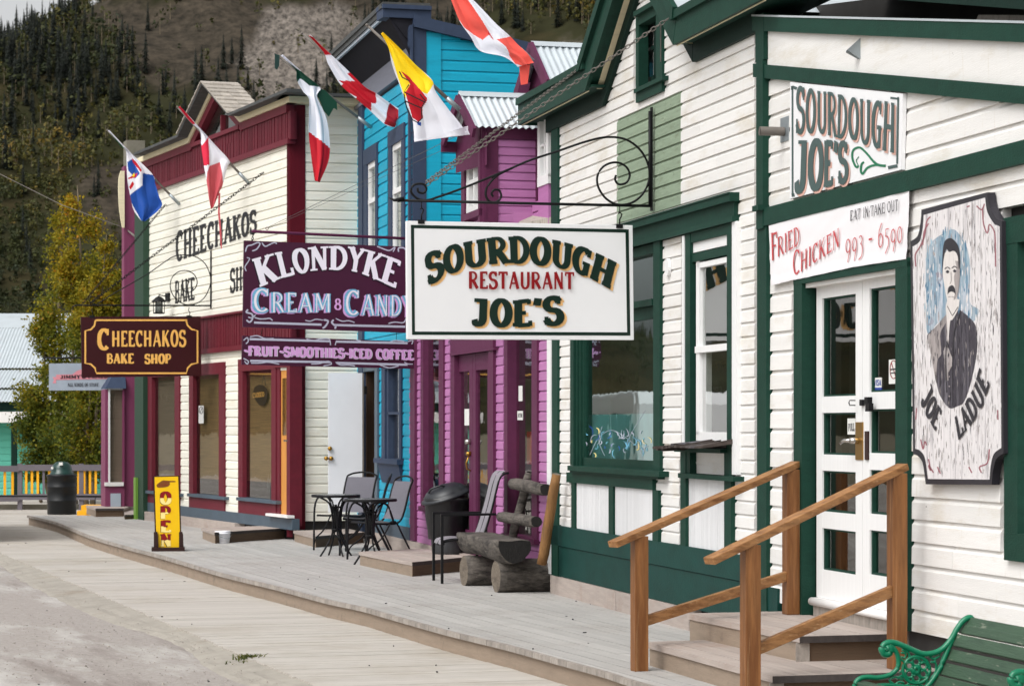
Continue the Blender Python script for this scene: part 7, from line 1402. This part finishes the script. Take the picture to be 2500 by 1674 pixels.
b = MB(); log(b,(ray(1311)*23.95,23.95,zb_(1272,23.95)),(ray(1222)*25.4,25.4,zb_(1262,25.4)),.055,.05,12,9,.09,2); b.build('back_rail',['old_log','log_end','log_end_dark'],root)

# ---------------------------------------------------------------- chairs and tables
def XF(px,Y_,ang,z=DZ): return Matrix.Translation((ray(px)*Y_,Y_,z)) @ Matrix.Rotation(ang,4,'Z')
def ribbon(b, rows, th=.006):                          # thin sling sheet from rows of points
    g = [[b.av(p) for p in r_] for r_ in rows]; sm = b.smooth; b.smooth = True
    for i in range(len(g)-1):
        for j in range(len(g[0])-1): b.af([g[i][j],g[i][j+1],g[i+1][j+1],g[i+1][j]])
    b.smooth = sm
def bistro_chair(label, px, Y_, ang):                  # local: +x forward, y sideways
    T_ = XF(px,Y_,ang); root = thing('bistro_chair',label,'chair',tuple(T_.translation),'black metal bistro chairs with grey slings'); W2 = .265
    fr_ = MB(); fr_.T = T_
    for s in (-1,1):
        y = s*W2
        leg = MB(); leg.T = T_; leg.tube(curve([(.24,y,0),(.235,y,.3),(.225,y,.52),(.17,y,.635),(.06,y,.655),(-.03,y,.62),(-.08,y,.5),(-.1,y,.44)],4),.0125,7); leg.build('front_leg','black_metal',root)
        leg = MB(); leg.T = T_; leg.tube(curve([(-.36,y*1.05,0),(-.22,y,.27),(-.12,y,.44),(-.02,y*.9,.4)],4),.0105,7); leg.tube(curve([(.24,y,.02),(.2,y*1.02,.14),(.05,y*1.02,.25),(-.06,y,.42)],4),.009,6); leg.build('rear_leg','black_metal',root)
        fr_.tube(curve([(.2,y*.92,.425),(.0,y*.92,.415),(-.17,y*.92,.43),(-.24,y*.92,.55),(-.3,y*.92,.78),(-.345,y*.92,.9)],5),.0125,7)
    fr_.tube(curve([(-.345,-W2*.92,.9),(-.36,-W2*.6,.93),(-.365,0,.945),(-.36,W2*.6,.93),(-.345,W2*.92,.9)],5),.0115,7); fr_.tube([(.2,-W2*.92,.425),(.2,W2*.92,.425)],.01,6); fr_.tube([(-.15,-W2*.92,.42),(-.15,W2*.92,.42)],.009,6); fr_.build('frame','black_metal',root)
    b = MB(); b.T = T_; prof = curve([(.2,.437),(.0,.42),(-.16,.44)],5); ribbon(b,[[(x,-W2*.9+2*W2*.9*k/6,z-.012*math.sin(math.pi*k/6)) for k in range(7)] for x,z in prof]); b.build('seat','seat_dark',root,fixn=False)
    b = MB(); b.T = T_; prof = curve([(-.185,.46),(-.24,.56),(-.295,.77),(-.335,.885)],5); ribbon(b,[[(x-.02*math.sin(math.pi*k/6),-W2*.9+2*W2*.9*k/6,z) for k in range(7)] for x,z in prof]); b.build('backrest','sling',root,fixn=False)
    return root
bistro_chair('bistro chair farthest left, its grey back against the open white door',838,32.5,R(197+34))
bistro_chair('bistro chair nearest the pink wall, behind the nearer round table',918,30.1,R(197+9))
bistro_chair('bistro chair seen edge-on between the other two',880,31.4,R(197-14))
def bistro_table(label, px, Y_, D_=.56):
    c = Vector((ray(px)*Y_,Y_,DZ)); root = thing('bistro_table',label,'table',tuple(c),'round glass bistro tables'); r_ = D_/2
    b = MB(); b.lathe((c.x,c.y,c.z+.685),[(r_-.02,.0),(r_,.002),(r_+.006,.015),(r_,.03),(r_-.02,.033),(r_-.025,.026),(.001,.026)],36); b.build('rim','black_metal',root)
    b = MB(); b.lathe((c.x,c.y,c.z+.7125),[(r_-.022,0),(r_-.022,.003)],32); b.build('glass_top','glass_top',root)
    for k in range(4):
        a = k*math.pi/2+.5; q = lambda r2,z: (c.x+math.cos(a)*r2,c.y+math.sin(a)*r2,c.z+z); b = MB(); b.tube(curve([q(.2,.0),q(.13,.1),q(.05,.25),q(.04,.36),q(.05,.5),q(.09,.62),q(.2,.685)],4),.011,7); b.build('leg','black_metal',root)
    b = MB(); b.lathe((c.x,c.y,c.z+.3),[(.05,0),(.055,.01),(.05,.02)],12); b.lathe((c.x,c.y,c.z+.56),[(.07,0),(.075,.01),(.07,.02)],12); b.tube([(c.x,c.y,c.z+.28),(c.x,c.y,c.z+.6)],.016,8); b.build('hub','black_metal',root); return root
bistro_table('round glass bistro table on the left, the farther one',820,31.0,.565)
bistro_table('round glass bistro table on the right, the nearer one',905,29.2,.572)
# grey sling armchair
T_ = XF(1130,25.9,R(190)) @ Matrix.Diagonal((.82,1,1,1)); root = thing('sling_armchair','light grey sling armchair with flat black arms, left of the log bench','chair',tuple(T_.translation)); W2 = .28
def tb(pts, r_, nm, parent=root): b = MB(); b.T = T_; b.tube(pts,r_,6); b.build(nm,'black_metal',parent)
for s in (-1,1):
    y = s*W2
    b = MB(); b.T = T_; b.bar((.3,y,0),(.3,y,.66),.028,.03,(1,0,0)); b.build('front_leg','black_metal',root)
    b = MB(); b.T = T_; b.bar((-.3,y,0),(-.16,y,.46),.028,.03,(1,0,0)); b.build('rear_leg','black_metal',root)
    b = MB(); b.T = T_; b.bar((.315,y,.66),(-.34,y,.665),.04,.022); b.build('armrest','black_metal',root)
b = MB(); b.T = T_
for y in (-W2+.03,0,W2-.03): b.tube(curve([(.3,y,.36),(.27,y,.4),(.1,y,.42),(-.12,y,.4),(-.2,y,.46),(-.3,y,.72),(-.38,y,.98),(-.44,y,1.05),(-.5,y,1.06)],4),.012,6)
b.tube([(.28,-W2,.38),(.28,W2,.38)],.011,6); b.build('frame','black_metal',root)
b = MB(); b.T = T_
for y0_,y1_ in ((-W2+.04,-.012),(.012,W2-.04)): ribbon(b,[[(x,y0_+(y1_-y0_)*k/3,z+.012) for k in range(4)] for x,z in curve([(.3,.36),(.27,.405),(.1,.425),(-.12,.41),(-.2,.47),(-.3,.725),(-.38,.985),(-.44,1.06),(-.5,1.068)],4)])
b.build('sling','sling_light',root,fixn=False)
# black lined bin on the pink step
zS = .305; c = (ray(1092)*28.5,28.5,zS); root = thing('rubbish_bin','squat black bin with a tilted dished lid, between the pink door and grey armchair','bin',c)
b = MB(); b.lathe(c,[(.15,0),(.165,.02),(.19,.34)],22); b.build('bucket','grey_plastic',root)
b = MB(); n0_ = 26; rr = []
for i,z_ in enumerate([.16,.22,.3,.4,.5,.56,.6]):
    rr.append([b.av((c[0]+(.2+.06*i/6+.012*noise.noise((k*.9,i*.8,1)))*math.cos(2*math.pi*k/n0_),c[1]+(.2+.06*i/6)*math.sin(2*math.pi*k/n0_),c[2]+z_)) for k in range(n0_)])
b.smooth = True
for i in range(6):
    for k in range(n0_): b.af([rr[i][k],rr[i][(k+1)%n0_],rr[i+1][(k+1)%n0_],rr[i+1][k]])
b.smooth = False; b.af(rr[-1]); b.build('liner','bin_liner',root)
b = MB(); b.T = Matrix.Translation((c[0]-.02,c[1],c[2]+.63)) @ Matrix.Rotation(R(-17),4,'Y') @ Matrix.Rotation(R(8),4,'X'); b.lathe((0,0,0),[(.262,-.03),(.275,-.02),(.268,0),(.24,.012),(.235,.03),(.2,.07),(.14,.1),(.06,.115),(.001,.117)],32,cap=False); b.lathe((0,0,-.02),[(.25,0),(.255,.02)],32)
b.tube(curve([(-.16,-.1,.09),(-.12,-.12,.125),(-.02,-.12,.13),(.02,-.1,.11)],4),.012,6); b.build('lid','lid_plastic',root)
# bucket
Pb = gnd(543.5,1325,DZ); root = thing('bucket','small white plastic bucket standing by the wooden step','bucket',(Pb[0],Pb[1],DZ))
b = MB(); b.lathe((Pb[0],Pb[1],DZ),[(.083,0),(.088,.004),(.098,.12),(.106,.122),(.106,.132),(.1,.134),(.102,.15),(.104,.158),(.098,.158),(.09,.02)],26); b.build('body','bucket_white',root)
b = MB(); b.tube(curve([(Pb[0]-.1,Pb[1]-.03,DZ+.14),(Pb[0]-.02,Pb[1]-.115,DZ+.09),(Pb[0]+.08,Pb[1]-.1,DZ+.06),(Pb[0]+.11,Pb[1]-.02,DZ+.1)],4),.004,5); b.build('handle','galv',root)
b = MB(); b.fb(Frame((Pb[0],Pb[1]),(1,0),-1),526,528,1302,1325,.03,.04,526); 
# OPEN sandwich board
Yo = gnd(410,1344,DZ)[1]; FO = Frame((ray(410)*Yo,Yo),(1,.13),-1); zo = lambda y,x=410: FO.z(x,y,.02)
root = thing('open_sign','tall yellow standing sign reading OPEN with pointing hand, in dark wooden stand','sign',(ray(410)*Yo,Yo,DZ))
uo = lambda x: FO.u(x,.02)
b = MB(); b.prism(FO,[(uo(373),zo(1161)),(uo(438),zo(1159)),(uo(442),zo(1341)),(uo(381),zo(1341))],-.02,.02) if 0 else b.prism(FO,[(uo(379),zo(1341)),(uo(444),zo(1340)),(uo(438),zo(1160)),(uo(374),zo(1162))],-.018,.016); fr_ = b.build('frame','brown_frame',root)
b = MB(); b.prism(FO,[(uo(390),zo(1338)),(uo(436),zo(1337)),(uo(435),zo(1162.5)),(uo(377),zo(1164))],.016,.02) if 0 else b.prism(FO,[(uo(382.5),zo(1339)),(uo(440.5),zo(1338)),(uo(435),zo(1162.6)),(uo(377.2),zo(1164))],.0,.019); b.build('panel','yellow_paint',root)
co_ = lambda pts: [(330+x/5.576,1150+y/5.576) for x,y in pts]
b = MB()
for ch,(xa,xb,ya,yb) in (('O',(340,492,280,445)),('P',(348,485,472,645)),('E',(350,490,668,825)),('N',(346,498,852,1020))):
    sm = [(0,*co_([(xa,yb)])[0],*co_([(xa,ya)])[0]),(1,*co_([(xb,yb)])[0],*co_([(xb,ya)])[0])]; text(b,FO,ch,sm,th=.3,n=.0202,mi=2,dx=-.9,dy=.7,track=0); text(b,FO,ch,sm,th=.27,n=.0215,mi=0,track=0); text(b,FO,ch,sm,th=.27,n=.0232,mi=1,track=0,clip=.5)
ppoly(b,FO,curve(co_([(290,190),(310,165),(370,125),(400,122),(470,128),(540,130),(545,145),(470,150),(475,170),(455,200),(410,215),(330,222),(300,215),(290,190)]),4),.0205,3)
for pts in ([(330,190),(380,170),(430,172)],[(345,205),(400,190),(450,188)],[(380,150),(430,150),(465,150)]): pline(b,FO,co_(pts),.9,.0215,1)
b.build('lettering',['ink_cream','ink_red','brown_frame','hand_brown'],root,fixn=False)
b = MB(); b.box(FO,uo(370),uo(451),-.2,.12,DZ,DZ+.045); st_ = b.build('base','brown_frame',root)
for xa in (375.5,437): b = MB(); b.prism(FO,[(uo(xa),DZ+.045),(uo(xa)+.055,DZ+.045),(uo(xa)+.05,DZ+.2),(uo(xa)+.04,DZ+.235),(uo(xa)+.0,DZ+.23)],.022,.055); b.build('cheek','brown_frame',root)

# ---------------------------------------------------------------- cast iron park bench, lower right corner
root = thing('park_bench','park bench with emerald cast iron ends and worn green slats, at the right edge','bench',(2.0,12.0,0))
GB = Frame((ray(2160)*12.2,12.2),(.977,.2105),-1)      # plane of the far end frame, u towards the wall
ob = lambda x,y: (1900+x/3.903,1300+y/3.903)
gb = lambda x,y,n=0: GB.P(GB.u(ob(x,y)[0],n),n,GB.z(*ob(x,y),n))
def end_frame(dv, nm):
    b = MB(); g = lambda L_: [gb(x,y)+dv for x,y in L_]; C3 = lambda L_,k=5: [Vector(p) for p in curve([tuple(p) for p in g(L_)],k)]
    b.tube(C3([(1850,850),(1840,810),(1800,812),(1750,850),(1700,920),(1650,1010),(1570,1100),(1480,1145),(1380,1152),(1290,1120),(1200,1080),(1120,1050),(1060,1042),(1010,1060),(988,1100),(1005,1145),(1040,1155),(1070,1130),(1062,1098),(1035,1092),(1025,1115)]),[.014]*70+[.017]*31,8)
    b.tube(C3([(1060,1060),(1110,1110),(1140,1180),(1145,1260),(1110,1320),(1040,1360),(940,1378),(850,1372),(780,1385),(735,1430),(725,1500),(720,1600)]),.012,7)
    b.tube(C3([(1660,1010),(1600,1150),(1540,1290),(1470,1400),(1400,1480),(1300,1560)]),.013,7)
    cxx,cyy,rad = 1315,1305,128
    b.tube(C3([(cxx+rad*math.cos(a),cyy+rad*math.sin(a)) for a in [i*math.pi/8 for i in range(17)]],2),.009,6)
    for k in range(6): a = R(60*k+30); b.tube(C3([(cxx+78*math.cos(a)+36*math.cos(t),cyy+78*math.sin(a)+36*math.sin(t)) for t in [i*math.pi/4 for i in range(9)]],2),.007,6)
    b.tube(C3([(cxx+26*math.cos(t),cyy+26*math.sin(t)) for t in [i*math.pi/4 for i in range(9)]],2),.012,6)
    for L_ in ([(1170,1140),(1215,1150),(1205,1190),(1170,1180)],[(1150,1200),(1200,1230),(1190,1300),(1150,1330)],[(1180,1110),(1240,1140),(1250,1185)],[(1440,1170),(1480,1200),(1540,1170)],[(1450,1230),(1500,1240),(1500,1320),(1450,1390)],[(1500,1180),(1490,1240)],[(1190,1400),(1120,1370),(1060,1400),(1100,1440)],[(1200,1430),(1150,1420),(1100,1460)],[(1210,1460),(1260,1420)],[(1420,1400),(1400,1460),(1340,1440)],[(1560,1110),(1530,1160)],[(1130,1390),(1170,1360),(1190,1380)]): b.tube(C3(L_,4),.006,5)
    b.tube(C3([(730,1600),(800,1500),(1000,1450),(1300,1470),(1400,1480)]),.011,6); b.tube([gb(735,1500)+dv,gb(700,2150)+dv],.013,6); b.tube([gb(1350,1520)+dv,gb(1500,2150)+dv],.013,6)
    b.build(nm,'iron_green',root)
SV = Vector((.2106,-.9776,0))*1.5
end_frame(Vector((0,0,0)),'end_frame'); end_frame(SV,'end_frame')
def slat(x,y,wd,th,tilt,ext=.03):
    a = gb(x,y)-SV.normalized()*ext; c = gb(x,y)+SV+SV.normalized()*ext; b = MB(); b.rv = random.random(); up = Vector((math.sin(tilt)*.977,math.sin(tilt)*.21,math.cos(tilt))); sdv = SV.normalized().cross(up)
    q = lambda p,i,j: p+up*(wd/2*i)+sdv*(th/2*j)
    b.hexa([q(a,-1,-1),q(c,-1,-1),q(c,-1,1),q(a,-1,1),q(a,1,-1),q(c,1,-1),q(c,1,1),q(a,1,1)]); b.build('slat','slat_green',root,bevel=.004)
for x,y,w_ in ((1825,855,.05),(1775,920,.045),(1700,1025,.06),(1650,1165,.055),(1590,1300,.06),(1520,1420,.06)): slat(x,y,w_,.024,R(28))
for x,y in ((1380,1520),(1270,1540),(1160,1530),(1040,1500),(920,1470),(800,1440)): slat(x,y,.055,.024,R(88))
# overhead service wire at the far left and small things on the deck
b = MB(); b.tube([at(-30,410,47),at(150,500,46.6),at(305,557,45.8)],.006,4); b.tube([at(305,557,45.8),at(333,580,44.5)],.016,6); tag(b.build('service_wire','pole_grey'),'thin grey service wire running to the mauve corner through the birch tops','wire')
